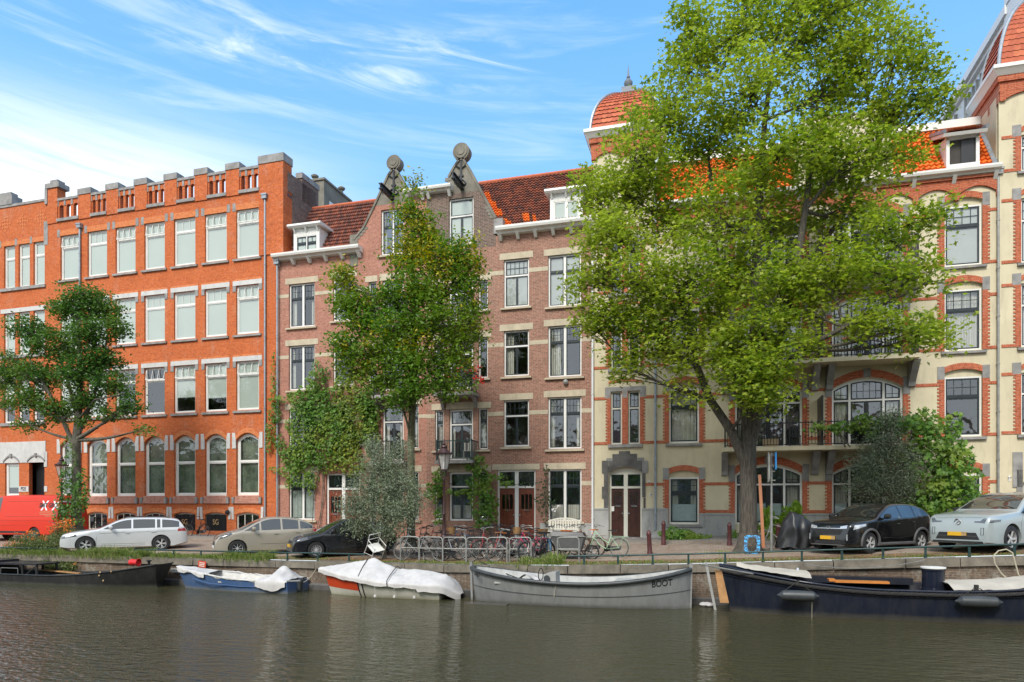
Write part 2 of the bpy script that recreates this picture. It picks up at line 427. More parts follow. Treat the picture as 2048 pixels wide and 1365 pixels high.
        for p, q in lights:
            for e, h in ((p, (p + q) / 2 - .01), ((p + q) / 2 + .01, q)):
                m.box(e, e + .04, yb - .08, yb - .04, c, H); m.box(h - .04, h, yb - .08, yb - .04, c, H)
                z = c
                while z < H: m.hexa([(e + .04, yb - .08, z), (h - .04, yb - .08, z), (h - .04, yb - .07, z), (e + .04, yb - .07, z), (e + .04, yb - .05, z + .05), (h - .04, yb - .05, z + .05), (h - .04, yb - .04, z + .05), (e + .04, yb - .04, z + .05)]); z += .06
        m.build('shutter', 'shutter', o)
    if sill:
        mt, h, ov, pr = sill; MB().hexa([(a - ov, -pr, c - h), (b + ov, -pr, c - h), (b + ov, y + .02, c - h), (a - ov, y + .02, c - h), (a - ov, -pr, c - h * .35), (b + ov, -pr, c - h * .35), (b + ov, y + .02, c - .002), (a - ov, y + .02, c - .002)]).build('sill', mt, o)
    if lintel:
        mt, h, ov = lintel; MB().box(a - ov, b + ov, -.02, .05, d + .002, d + h).build('lintel', mt, o)
    return o
def shell(mb, u0, u1, zb, zt, depth, y=.25):
    """side and back walls of the body of a building, open at the front behind the facade"""
    mb.box(u0, u0 + .2, y, depth, zb, zt); mb.box(u1 - .2, u1, y, depth, zb, zt); mb.box(u0 + .2, u1 - .2, depth - .2, depth, zb, zt)
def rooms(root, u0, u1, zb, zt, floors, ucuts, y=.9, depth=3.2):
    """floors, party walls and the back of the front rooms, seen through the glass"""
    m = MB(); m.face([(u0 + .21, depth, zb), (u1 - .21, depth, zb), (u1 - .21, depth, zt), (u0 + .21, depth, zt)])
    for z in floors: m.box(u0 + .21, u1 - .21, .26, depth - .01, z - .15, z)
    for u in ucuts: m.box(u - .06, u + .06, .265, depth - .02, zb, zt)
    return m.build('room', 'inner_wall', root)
def tiles(root, pl, p00, p10, p01, p11, nrow, ncol, mats, sel=None, name='roof_tiles', wave=.03):
    """pantile sheet between four corners (bottom left, bottom right, top left, top right), local coordinates"""
    A, B, Cc, D = map(Vector, (p00, p10, p01, p11)); nrm = (B - A).cross(Cc - A).normalized()
    if nrm.y > 0: nrm = -nrm
    seg = 5; vs = []; fs = []; mi = []; uvs = []
    for r in range(nrow):
        for k, (vv, off) in enumerate(((r / nrow, .085), ((r + 1) / nrow, .0))):
            for i in range(ncol * seg + 1):
                u = i / (ncol * seg); ph = (i % seg) / seg
                w = wave * math.sin(2 * PI * ph + .6) + off + rnd.uniform(-.003, .003)
                p = (A * (1 - u) + B * u) * (1 - vv) + (Cc * (1 - u) + D * u) * vv + nrm * w
                vs.append(p)
        base = r * 2 * (ncol * seg + 1); n = ncol * seg + 1
        for i in range(ncol * seg):
            fs.append((base + i, base + i + 1, base + n + i + 1, base + n + i)); c = i // seg
            mi.append(sel(c / ncol, r / nrow) if sel else 0); uvs.append([(c + .5, r + .5)] * 4)
            if r:
                pb = base - n; fs.append((pb + i, pb + i + 1, base + i + 1, base + i)); mi.append(mi[-1]); uvs.append([(c + .5, r + .5)] * 4)
    me = bpy.data.meshes.new(name); me.from_pydata([tuple(v) for v in vs], [], fs)
    for m in mats: me.materials.append(M_[m])
    me.polygons.foreach_set('material_index', mi); lay = me.uv_layers.new(name='UVMap'); flat = [x for f in uvs for uv in f for x in uv]; lay.data.foreach_set('uv', flat)
    o = bpy.data.objects.new(name, me); C.objects.link(o); o.parent = root; return o
def cornice(root, a, b, z0, z1, out=.45, brk=None, mat='white_paint', y0=0):
    m = MB(); m.prism([(0, 0)], 0, 0) if False else None
    prof = [(y0, z0), (y0 - out * .45, z0 + .03), (y0 - out * .55, z0 + (z1 - z0) * .35), (y0 - out * .92, z0 + (z1 - z0) * .45), (y0 - out, z0 + (z1 - z0) * .75), (y0 - out, z1), (y0 + .1, z1)]
    n = len(prof); m.idx([(a, y, z) for y, z in prof] + [(b, y, z) for y, z in prof], [tuple(range(n)), tuple(range(2 * n - 1, n - 1, -1))] + [(i, i + n, (i + 1) % n + n, (i + 1) % n) for i in range(n)])
    o = m.build('cornice', mat, root)
    if brk:
        m = MB()
        for k in range(brk):
            u = lerp(a + .15, b - .15, k / (brk - 1)); m.hexa([(u - .07, y0 - .1, z0 - .24), (u + .07, y0 - .1, z0 - .24), (u + .07, y0, z0 - .24), (u - .07, y0, z0 - .24), (u - .07, y0 - out * .75, z0 + .03), (u + .07, y0 - out * .75, z0 + .03), (u + .07, y0, z0 + .03), (u - .07, y0, z0 + .03)])
        split(m, 'bracket', mat, o)
    return o
def pipe(root, u, z0, z1, mat='zinc', r=.05, hopper=True, y=-.09):
    m = MB(); m.tube([(u, y, z0), (u, y, z1)], r, 8)
    z = z0 + 1
    while z < z1: m.lathe([(r * 1.35, 0), (r * 1.35, .05)], (u, y, z), 8); z += 1.9
    if hopper: m.box(u - .14, u + .14, y - .12, y + .09, z1, z1 + .18); m.box(u - .17, u + .17, y - .15, y + .088, z1 + .18, z1 + .26)
    return m.build('downpipe', mat, root, smooth=30)
def text(body, size, mat, parent, loc, rot=(PI / 2, 0, 0), name='lettering', ext=.004, sx=1, align='CENTER'):
    cu = bpy.data.curves.new(name, 'FONT'); cu.body = body; cu.size = size; cu.extrude = ext; cu.align_x = align; cu.align_y = 'CENTER'
    o = bpy.data.objects.new(name, cu); C.objects.link(o); dg = bpy.context.evaluated_depsgraph_get(); dg.update()
    me = bpy.data.meshes.new_from_object(o.evaluated_get(dg)); bpy.data.objects.remove(o); bpy.data.curves.remove(cu)
    me.materials.clear(); me.materials.append(M_[mat]); o = bpy.data.objects.new(name, me); C.objects.link(o); o.parent = parent; o.location = loc; o.rotation_euler = rot; o.scale = (sx, 1, 1); return o

# ---------------------------------------------------------------- orange brick office building
O = Plane(553, 32, -.0166, 'brick_office_building', 'long bright orange brick office with pierced stone parapet, left of the narrow brick houses', 'building')
ub = [(120.7, 158), (175, 214), (231, 271), (288.6, 329.6), (347.8, 390.6), (409.6, 453.3), (472.3, 518)]
W3 = (32, 'stone_grey')
r3 = (O.z(495, 515), O.z(495, 418)); r2 = (O.z(495, 667.7), O.z(495, 570)); r1 = (O.z(495, 820), O.z(495, 722)); r0 = (O.z(495, 991.5), O.z(495, 881)); rise0 = O.z(495, 871) - O.z(495, 881)
rb = (O.z(495, 1058), O.z(495, 1030))
holes = []; ztop = O.z(495, 388); gb = 1.0; oL = O.u(-70)
def wrow(a, b):
    ua, ub_ = O.u(a), O.u(b)
    return ua, ub_
tilted = {(0, 0), (0, 2), (0, 3), (0, 5), (0, 6), (1, 6), (2, 3), (2, 4), (2, 5), (2, 6)}
lm = MB(); sm_ = MB(); sb = MB(); lb = MB()
for i, (a, b) in enumerate(ub):
    ua, uc = wrow(a, b)
    for j, (c, d) in enumerate((r3, r2, r1)):
        holes.append((ua, uc, c, d, 0)); H = d - c
        bk = 'blind_or_backing' if (j < 2 or i in (0, 1, 6)) else ('blind_part' if i in (4, 5) else 'dark')
        window(O.root, ua, uc, c, d, fm='white_paint', sm='white_paint', trans=H * .72, grid=(3, 1), back=bk, sill=('stone_grey' if j < 2 else 'stone_grey', .16, .16, .10), open_top=(j, i) in tilted)
        if j == 0:
            for e in (ua - .22, uc + .02): lm.box(e, e + .2, -.018, .05, d - .05, d + .38)
            lb.box(ua - .02, uc + .02, -.012, .04, d + .004, d + .32)
        else:
            sm_.box(ua - .2, uc + .2, -.03, .05, d + .004, d + .25)
            for e in (ua - .2, uc + .005): lm.box(e, e + .195, -.028, .05, d - .32, d)
            lb.box(ua - .2, uc + .2, -.02, .04, d + .255, d + .36)
    c, d = r0; holes.append((ua, uc, c, d, rise0 + .12))
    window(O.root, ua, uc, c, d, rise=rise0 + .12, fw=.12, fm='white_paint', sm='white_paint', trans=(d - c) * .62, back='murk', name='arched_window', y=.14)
    R_ = rise0 + .12; n = 12
    for q in range(n):  # two rings of light bricks round the arch
        p0, p1 = lerp(ua - .05, uc + .05, q / n), lerp(ua - .05, uc + .05, (q + 1) / n); f = lambda u, o: arcz(ua - .05, uc + .05, d + .0, R_ + .02, u) + o
        lb.prism([(p0, f(p0, 0)), (p1, f(p1, 0)), (p1, f(p1, .26)), (p0, f(p0, .26))], -.03, .04)
    for sgn, e in ((-1, ua), (1, uc)): sm_.prism([(e, d - .42), (e + sgn * .24, d - .42), (e + sgn * .24, d + .42), (e + sgn * .06, d + .42), (e, d + .05)][::sgn], -.035, .05)
    sb.hexa([(ua - .05, -.10, c - .42), (uc + .05, -.10, c - .42), (uc + .05, .1, c - .42), (ua - .05, .1, c - .42), (ua - .05, -.03, c - .02), (uc + .05, -.03, c - .02), (uc + .05, .1, c - .004), (ua - .05, .1, c - .004)])
    for e in (ua - .2, uc + .06): lm.box(e, e + .14, -.13, .05, c - .42, c - .08)
    c, d = rb; holes.append((ua, uc, 1.62, d - .02, .12))
    w = window(O.root, ua, uc, 1.62, d - .02, rise=.12, fm='cream_paint', sm='black_paint', back='dark', name='basement_window', mull=(.33, .66), mw=.04)
    if i in (4, 5):
        pn = MB(); pn.box(ua + .06, uc - .06, .04, .09, 1.64, d + .0)
        for q in range(14): e = lerp(ua + .1, uc - .1, q / 13); pn.box(e - .01, e + .01, .02, .04, 1.64, d)
        so = pn.build('railing_panel', 'black_paint', O.root); text('SG', .42, 'gold', so, ((ua + uc) / 2, .008, (1.62 + d) / 2 + .02), name='lettering', sx=.8)
    for q in range(n):
        p0, p1 = lerp(ua - .12, uc + .12, q / n), lerp(ua - .12, uc + .12, (q + 1) / n); f = lambda u, o: arcz(ua - .12, uc + .12, d + .0, .14, u) + o
        lb.prism([(p0, f(p0, 0)), (p1, f(p1, 0)), (p1, f(p1, .22)), (p0, f(p0, .22))], -.028, .04)
    for sgn, e in ((-1, ua - .12), (1, uc + .12)): sm_.prism([(e, d - .25), (e + sgn * .14, d - .25), (e + sgn * .18, d + .42), (e + sgn * .03, d + .42)][::sgn], -.034, .05)
# left wing
wx = [(8, 30), (37, 59.5), (66.8, 89.4)]; x3 = (O.z(48, 574), O.z(48, 488)); dz = [0, r3[0] - r2[0], r3[0] - r1[0]]
for a, b in wx + [(-50, -28)]:
    ua, uc = wrow(a, b)
    for k in range(3):
        c, d = x3[0] - dz[k], x3[1] - dz[k]; holes.append((ua, uc, c, d, 0))
        window(O.root, ua, uc, c, d, fm='white_paint', sm='white_paint', trans=(d - c) * .7, back='blind_or_backing' if k < 2 else 'blind_part')
ua, uc = O.u(2), O.u(92)
for k in range(3):
    c, d = x3[0] - dz[k], x3[1] - dz[k]
    lm.box(ua, uc, -.1, .05, c - .18, c - .004)
    if k: sm_.box(ua, uc, -.03, .05, d + .004, d + .26)
    else:
        lb.box(ua, uc, -.012, .04, d + .004, d + .28)
        for e in (0, 32, 62, 91): lm.box(O.u(e) - .08, O.u(e) + .1, -.018, .05, d - .05, d + .36)
# portal
pw = (O.u(10), O.u(38)); pd = (O.u(58), O.u(89)); pz = O.z(48, 926); pb = O.z(48, 993)
holes.append((*pw, pb, pz, 0)); holes.append((*pd, 1.3, pz, 0))
window(O.root, *pw, pb, pz, fw=.12, sm='white_paint', back='blind_part', name='portal_window')
sm_.box(O.u(-40), pw[0], -.04, .05, O.z(48, 926), O.z(48, 884)); sm_.box(pw[0], O.u(92), -.04, .05, pz + .004, O.z(48, 884)); sm_.box(pd[1], O.u(95), -.04, .05, O.z(48, 935), O.z(48, 905))
for a, b in (pw, pd):
    for q in range(8):
        p0, p1 = lerp(a - .08, b + .08, q / 8), lerp(a - .08, b + .08, (q + 1) / 8); f = lambda u, o: arcz(a - .08, b + .08, pz + .03, .35, u) + o
        lm.prism([(p0, f(p0, 0)), (p1, f(p1, 0)), (p1, f(p1, .1)), (p0, f(p0, .1))], -.09, -.038)
    lm.box((a + b) / 2 - .07, (a + b) / 2 + .07, -.13, -.038, pz + .33, pz + .55)
sm_.box(pw[1] + .01, pd[0] - .01, -.03, .05, O.z(48, 984), O.z(48, 973)); sm_.box(pd[1], O.u(95), -.03, .05, O.z(48, 984), O.z(48, 973))
dm = MB(); dm.box(pd[0] + .02, pd[1] - .02, .45, .5, 1.3, pz); dm.box(pd[0] + .02, pd[1] - .02, .42, .45, O.z(70, 980), O.z(70, 978))
dm.build('entrance_door', 'black_paint', O.root)
text('PS25', .3, 'letter_dark', O.root, ((pw[1] + pd[0]) / 2, -.04, O.z(48, 978.5)), name='house_number', sx=.7)
# diamonds of light brick
for cx, cy in ((11, 449), (46, 443), (82, 437)):
    cu, cz = O.p(cx, cy)
    for i in range(-2, 3):
        for j in range(-2, 3):
            if abs(i) + abs(j) <= 2 and (i + j) % 2 == 0 or (abs(i) + abs(j)) == 1: 
                q = .13; x, z = cu + i * .19, cz + j * .2; lb.prism([(x - .07, z), (x, z - .1), (x + .07, z), (x, z + .1)], -.015, .03)
wm = MB(); wall(wm, oL, 0, gb, ztop, holes)
uR = 0.45; shell(wm, oL, uR, gb, ztop, 14)
zl = O.z(48, 410); wm.box(oL, O.u(96), .0, .3, ztop, zl)
# parapet of pierced bays between piers
pr = [(92, 116), (158.5, 183), (214.2, 238), (271, 295.3), (330.5, 355), (391, 416), (453.6, 479.6), (519, 566)]
cop = MB(); z_s, z_c, z_t = O.z(495, 380), O.z(495, 353), O.z(495, 341)
zb_, zm = ztop, O.z(467, 346)
for k, (a, b) in enumerate(pr):
    ua, uc = O.u(a), O.u(b)
    if k in (0,): hi = O.z(120, 375)
    elif k == 7: hi = O.z(540, 327)
    else: hi = zm + .16
    if k == 7: uc = uR
    if k == 0: wm.box(O.u(96), O.u(116) + .0, -.05, .5, ztop - .0, hi)
    else: wm.box(ua, uc, -.06, .42 if k < 7 else .7, zb_ - (0 if k < 7 else 3.4), hi)
    if k == 0: cop.box(O.u(93), O.u(121), -.12, .6, hi, hi + .28); cop.box(O.u(100), O.u(115), .0, .5, hi + .28, hi + .5); cop.box(O.u(92), O.u(97), -.1, .5, hi - .9, hi)
    else: cop.box(ua - .04, uc + .04, -.1, .46 if k < 7 else .74, hi, hi + (.34 if k < 7 else .42))
lm.box(O.u(88), O.u(96), -.02, .05, ztop - 1.2, ztop + .2)
hb = 1.05
for (a0, a1), (b0, b1) in zip(pr, pr[1:]):
    ua, uc = O.u(a1) + (.0 if a0 != 92 else 0), O.u(b0); z0, z1 = zb_, z_t
    w = (uc - ua); sl = w * .20; hs = []
    for q in range(3):
        c = ua + w * (q + .5) / 3 + .0; hs.append((c - sl / 2, c + sl / 2, z_s + .02, z_c, .08))
    wall(wm, ua, uc, z0, z1, hs, .2)
    # back of the parapet, pierced too, and its top
    wall(wm, ua, uc, z0, z1, hs, .0, y=.2); wm.box(ua, uc, .0, .2, z1, z1 + .02)
    cop.box(ua, uc, -.06, .36, z1 + .02, z1 + .16); cop.box(ua - .02, uc + .02, -.1, .06, z_s - .17, z_s + .0)
    for q in range(4): u = ua + w * q / 3; cop.box(max(ua, u - .07), min(uc, u + .07), -.03, .02, z_c + .02, z1 + .02)
cop.box(oL, O.u(92), -.05, .4, zl, zl + .14); cop.box(O.u(-10), O.u(26), -.08, .6, zl + .14, zl + .7); cop.box(O.u(-4), O.u(20), .05, .5, zl + .7, zl + .95)
wo = wm.build('wall', 'brick_orange', O.root)
split(cop, 'parapet_coping', 'stone_grey', O.root); split(lm, 'corner_stone', 'stone_grey', O.root); split(sm_, 'white_lintel', 'stone_pale', O.root)
split(sb, 'sloping_sill', 'brick_salmon', O.root); split(lb, 'light_brick_trim', 'brick_orange_light', O.root)
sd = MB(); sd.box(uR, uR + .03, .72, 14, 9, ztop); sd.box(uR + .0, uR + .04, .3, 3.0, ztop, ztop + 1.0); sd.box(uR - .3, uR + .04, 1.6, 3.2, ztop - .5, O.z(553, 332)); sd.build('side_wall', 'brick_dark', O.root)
MB().box(uR - .34, uR + .08, 1.55, 3.25, O.z(553, 332), O.z(553, 332) + .3).build('pier_cap', 'stone_grey', O.root)
MB().box(oL, uR, .3, 14, ztop - .3, ztop - .1).build('flat_roof', 'lead', O.root)
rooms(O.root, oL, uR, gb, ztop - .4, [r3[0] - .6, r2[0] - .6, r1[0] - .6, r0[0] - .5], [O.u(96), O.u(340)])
pipe(O.root, O.u(532), 1.4, O.z(532, 400)); pipe(O.root, O.u(162), 1.4, O.z(162, 458))
u_, z_ = O.p(457, 1025); MB().lathe([(.02, -.14), (.1, -.12), (.13, -.05), (.13, .0)], (u_, -.05, z_), 10, 'y').build('wall_lamp', 'black_paint', O.root)
# ---------------------------------------------------------------- two narrow brick houses with stucco gables
brick('brick_side', (.17, .095, .07), (.10, .065, .05), (.26, .24, .20), worn=.4, axis='yz')
W_ = dict(fw=.075, fm='white_paint', sm='dark_paint')
SIL = ('stone_cream', .12, .14, .12); LIN = ('stone_cream', .30, .20)
def gable(root, G, cx, cy, rc, lft, rgt, win, zbase, mat_low, wallmat, y=0):
    """lft/rgt: pixel chains of the two raking edges from the top down"""
    L = [G.p(*q) for q in lft]; Rr = [G.p(*q) for q in rgt]; a, b, c, d = win
    m = MB(); zc = d + .25
    def edge(ch, z):
        for (u0, z0), (u1, z1) in zip(ch, ch[1:]):
            if z1 <= z <= z0: return lerp(u0, u1, (z - z0) / (z1 - z0))
        return ch[-1][0] if z < ch[-1][1] else ch[0][0]
    zs = sorted({zbase, c, d, zc, L[0][1], *[q[1] for q in L if q[1] > zbase], *[q[1] for q in Rr if q[1] > zbase]})
    zs = [z for z in zs if zbase <= z <= L[0][1]]
    for z0, z1 in zip(zs, zs[1:]):
        if z1 - z0 < 1e-4: continue
        m.cur = 1 if z0 >= zc - 1e-4 else 0
        spans = [(edge(L, z0), a, edge(L, z1), a), (b, edge(Rr, z0), b, edge(Rr, z1))] if (z0 >= c - 1e-4 and z1 <= d + 1e-4) else [(edge(L, z0), edge(Rr, z0), edge(L, z1), edge(Rr, z1))]
        for p0, q0, p1, q1 in spans: m.hexa([(p0, y, z0), (q0, y, z0), (q0, y + .3, z0), (p0, y + .3, z0), (p1, y, z1), (q1, y, z1), (q1, y + .3, z1), (p1, y + .3, z1)])
    g = m.build('gable', [wallmat, 'cement'], root)
    # coping strips and stepped stucco along the rakes
    k = MB()
    for ch, s in ((L, -1), (Rr, 1)):
        for (u0, z0), (u1, z1) in zip(ch, ch[1:]): k.beam((u0, y + .14, z0), (u1, y + .14, z1), .40, .10)
        (u0, z0), (u1, z1) = ch[-2], ch[-1]
        n = 4
        for i in range(n):
            t = i / n; uu, zz = lerp(u0, u1, t), lerp(z0, z1, t); k.box(min(uu, uu - s * .22), max(uu, uu - s * .22), y - .02, y + .05, zz - (z0 - z1) / n * .9, zz)
    split(k, 'gable_coping', 'cement', g)
    cu, cz = G.p(cx, cy); r = rc; k = MB(); k.lathe([(r, -.06), (r, .36)], (cu, y, cz), 24, 'y'); k.lathe([(r * .78, -.10), (r * .78, -.05)], (cu, y, cz), 24, 'y'); k.lathe([(r * .45, -.13), (r * .5, -.09)], (cu, y, cz), 20, 'y')
    k.build('gable_roundel', 'cement', g, smooth=30)
    k = MB(); zt = cz - r * 1.1; k.beam((cu, y - .04, zt), (cu, y - .04, zt - 1.25), .09, .05)
    for s in (-1, 1):
        k.tube([(cu + s * (.05 + .22 * math.sin(t * 2.6)), y - .04, zt - .35 + .33 * t) for t in [i / 8 for i in range(9)]], .035, 5)
        k.tube([(cu + s * (.04 + .2 * math.sin(t * 3.0)), y - .04, zt - 1.25 + .05 + .38 * (1 - math.cos(t * 2.2)) * .5) for t in [i / 8 for i in range(9)]], .035, 5)
        k.box(cu + s * .08 - .05, cu + s * .08 + .05, y - .06, y - .02, zt - .75, zt - .68)
    k.build('wall_anchor', 'iron', g)
    return g
def hoist(root, G, tip, base):
    u, z = G.p(*base); m = MB(); m.box(u - .09, u + .09, -1.35, .2, z + .12, z + .16); m.box(u - .09, u + .09, -1.35, .2, z - .12, z - .08); m.box(u - .025, u + .025, -1.35, .2, z - .08, z + .12)
    m.tube([(u, -1.1, z - .1), (u, -1.1, z - .28), (u + .05, -1.1, z - .34)], .02, 5)
    m.build('hoist_beam', 'iron', root)
def balcony(root, u0, u1, z, out, h, mat='iron', slab='stone_grey', sp=.13, style='plain', th=.14, name='balcony', supports=True):
    b = MB().box(u0 - .05, u1 + .05, -out - .05, .02, z - th, z).build(name, slab, root)
    m = MB(); m.box(u0, u1, -out + .0, -out + .05, z + h - .04, z + h); m.box(u0, u1, -out + .01, -out + .04, z + .06, z + .09)
    for u in (u0, u1 - .05): m.box(u, u + .05, -out + .05, .0, z + h - .04, z + h); m.box(u + .01, u + .04, -out + .05, 0, z + .06, z + .09); m.box(u, u + .05, -out, -out + .05, z, z + h + .04)
    n = max(2, int((u1 - u0) / sp))
    for i in range(1, n):
        u = lerp(u0, u1, i / n); m.box(u - .011, u + .011, -out + .014, -out + .036, z + .06, z + h)
        if style == 'ornate' and i % 2 == 0:
            for zz in (z + h * .38, z + h * .62): m.lathe([(.005, -.05), (.045, 0), (.005, .05)], (u, -out + .025, zz), 6)
            m.lathe([(.005, -.0), (.03, .03), (.005, .09)], (u, -out + .025, z + h), 5)
    n = max(1, int(out / sp))
    for u in (u0 + .025, u1 - .025):
        for i in range(1, n): y = -out * i / n; m.box(u - .011, u + .011, y - .011, y + .011, z + .06, z + h)
    m.build('railing', mat, b)
    if supports:
        for u in (u0 + .12, u1 - .12):
            MB().idx([(u + s, y, zz) for s in (-.06, .06) for y, zz in ((-out * .8, z - th), (.0, z - th), (0, z - th - .55), (-.08, z - th - .5), (-.22, z - th - .25))], [(0, 1, 2, 3, 4), (9, 8, 7, 6, 5), (0, 5, 6, 1), (1, 6, 7, 2), (2, 7, 8, 3), (3, 8, 9, 4), (4, 9, 5, 0)]).build('bracket', slab, b)
    return b
def door(root, a, b, c, d, mat='wood_door', glz=(.52, .86), panes=(3, 1), y=.2, handle=True, slot=True, hs=1):
    m = MB(); H = d - c; W = b - a; st = .11
    g0, g1 = c + H * glz[0], c + H * glz[1]
    m.box(a, a + st, y, y + .06, c, d); m.box(b - st, b, y, y + .06, c, d); m.box(a + st, b - st, y, y + .06, g1, d); m.box(a + st, b - st, y, y + .06, g0 - .12, g0); m.box(a + st, b - st, y, y + .06, c, c + .2)
    nx, ny = panes
    for i in range(1, nx): u = lerp(a + st, b - st, i / nx); m.box(u - .02, u + .02, y + .01, y + .05, g0, g1)
    for j in range(1, ny): z = lerp(g0, g1, j / ny); m.box(a + st, b - st, y + .012, y + .048, z - .015, z + .015)
    m.box(a + st, b - st, y + .03, y + .05, c + .2, g0 - .12)
    mid = (a + b) / 2; m.box(mid - .03, mid + .03, y + .006, y + .03, c + .2, g0 - .12)
    for u in (lerp(a + st, mid, .5), lerp(mid, b - st, .5)): m.box(u - .006, u + .006, y + .024, y + .03, c + .22, g0 - .14)
    o = m.build('door', mat, root)
    g = MB(); g.face([(a + st, y + .035, g0), (b - st, y + .035, g0), (b - st, y + .035, g1), (a + st, y + .035, g1)]); g.build('pane', 'glass', o, recalc=False)
    k = MB(); hx = (b - .06) if hs > 0 else (a + .06); k.lathe([(.012, -.06), (.03, -.05), (.03, -.02), (.012, 0)], (hx, y, c + H * .48), 8, 'y'); k.build('handle', 'chrome', o)
    if slot: MB().box(mid - .13, mid + .13, y - .01, y + .004, g0 - .085, g0 - .03).build('letter_slot', 'chrome', o)
    return o
def doorset(root, a, b, c, d, zt, top, fm='white_paint', n=2, y=.12, gr=(4, 2), **kw):
    f = MB(); fw = .09; mid = (a + b) / 2
    f.box(a, a + fw, y, y + .12, c, top); f.box(b - fw, b, y, y + .12, c, top); f.box(a + fw, b - fw, y, y + .12, top - fw, top); f.box(mid - .09, mid + .09, y - .02, y + .12, c, top - fw); f.box(a + fw, b - fw, y - .01, y + .12, zt - .05, zt + .05)
    o = f.build('door_frame', fm, root); s = MB(); g = MB()
    for p, q, hs in ((a + fw, mid - .09, 1), (mid + .09, b - fw, -1)):
        door(o, p, q, c + .02, zt - .05, y=y + .04, hs=hs, **kw)
        w = .035; lo, hi = zt + .05, top - fw; s.box(p, p + w, y + .04, y + .08, lo, hi); s.box(q - w, q, y + .04, y + .08, lo, hi); s.box(p + w, q - w, y + .04, y + .08, lo, lo + w); s.box(p + w, q - w, y + .04, y + .08, hi - w, hi)
        for i in range(1, gr[0]): u = lerp(p, q, i / gr[0]); s.box(u - .01, u + .01, y + .05, y + .07, lo, hi)
        for j in range(1, gr[1]): z = lerp(lo, hi, j / gr[1]); s.box(p, q, y + .052, y + .068, z - .01, z + .01)
        g.face([(p, y + .06, lo), (q, y + .06, lo), (q, y + .06, hi), (p, y + .06, hi)])
    s.build('transom_sash', 'dark_paint', o); g.build('pane', 'glass', o, recalc=False)
    return o
def dormer(root, G, a, b, pz0, pz1, ptop, front=.25, depth=2.2, hood=(.22, .2), mull=(.5,), trans=.62, grid=(3, 2), sm='dark_paint', fm='white_paint', back='blind_or_backing'):
    z0, z1, zt = pz0, pz1, ptop; m = MB(); w = .14
    m.box(a - w, a, front, front + .12, z0 - .05, zt); m.box(b, b + w, front, front + .12, z0 - .05, zt); m.box(a, b, front + .01, front + .12, z1, zt)
    n = int((b - a + .1) / .09)
    for i in range(n): u = lerp(a, b, i / n); m.box(u - .01, u + .01, front - .006, front + .01, z1 + .06, zt - .02)
    m.box(a - w, b + w, front - .03, front + .1, z0 - .16, z0 - .051)
    for u in (a - w, b + w - .06): m.idx([(u + s, y, z) for s in (0, .06) for y, z in ((front + .12, z0 - .05), (front + depth, zt - .02), (front + .12, zt - .02))], [(0, 1, 2), (5, 4, 3), (0, 3, 4, 1), (1, 4, 5, 2), (2, 5, 3, 0)])
    o = m.build('dormer', fm, root)
    h = MB(); h.idx([(u, y, z) for u in (a - w - hood[0], b + w + hood[0]) for y, z in ((front - hood[1], zt), (front + depth, zt + .05), (front + depth, zt + .17), (front - hood[1] - .08, zt + .16), (front - hood[1] - .1, zt + .06))], [(0, 1, 2, 3, 4), (9, 8, 7, 6, 5), (0, 5, 6, 1), (1, 6, 7, 2), (2, 7, 8, 3), (3, 8, 9, 4), (4, 9, 5, 0)])
    for u in (a - .05, (a + b) / 2, b + .05): h.hexa([(u - .04, front - .05, zt - .22), (u + .04, front - .05, zt - .22), (u + .04, front, zt - .22), (u - .04, front, zt - .22), (u - .04, front - hood[1], zt), (u + .04, front - hood[1], zt), (u + .04, front, zt), (u - .04, front, zt)])
    h.build('dormer_hood', fm, o)
    window(o, a, b, z0, z1, y=front + .02, fw=.05, mull=mull, trans=(z1 - z0) * trans if trans else None, tm=1, grid=grid, sm=sm, fm=fm, back=back, mw=.05)
    return o
B = Plane(553, 32, 0, 'salmon_brick_house', 'salmon brick house with ivy, the left one of the two houses with pointed gables', 'house')
D_ = Plane(853, 32, 0, 'brown_brick_house', 'brown brick house with a pointed gable and orange patches in its tiled roof', 'house')
gB = 1.15
def px(G, a, b, t, bt, rise=0): return (G.u(a), G.u(b), G.z((a + b) / 2, bt), G.z((a + b) / 2, t))
# left house
bands = []
HB = []
def addw(G, H, root, q, **kw):
    a, b, c, d = q; H.append((a, b, c, d + kw.get('gap', 0), kw.get('rise', 0))); kw.pop('gap', None)
    return window(root, a, b, c, d, **{**W_, **kw})
rows = [px(B, 577.7, 629.4, 567, 654), px(B, 577.7, 629.4, 691, 780), px(B, 577.7, 629.4, 819, 908), px(B, 577.7, 629.4, 945, 1040)]
for k, q in enumerate(rows):
    addw(B, HB, B.root, q, mull=(.52,), trans=(q[3] - q[2]) * (.66 if k < 3 else .66), grid=(3, 2), tm=1, sill=SIL, lintel=LIN, back=['sides', 'sides', 'dark', 'shutters'][k], mw=.12)
cb = (B.u(666), B.u(707)); zz = [(B.z(686, 641), B.z(686, 555)), (B.z(686, 771), B.z(686, 688)), (B.z(686, 903), B.z(686, 818))]
for k, (c, d) in enumerate(zz): addw(B, HB, B.root, (*cb, c, d), trans=(d - c) * .7, grid=(3, 2), tm=1, sill=SIL, lintel=LIN, back=['sides', 'dark', 'dark'][k])
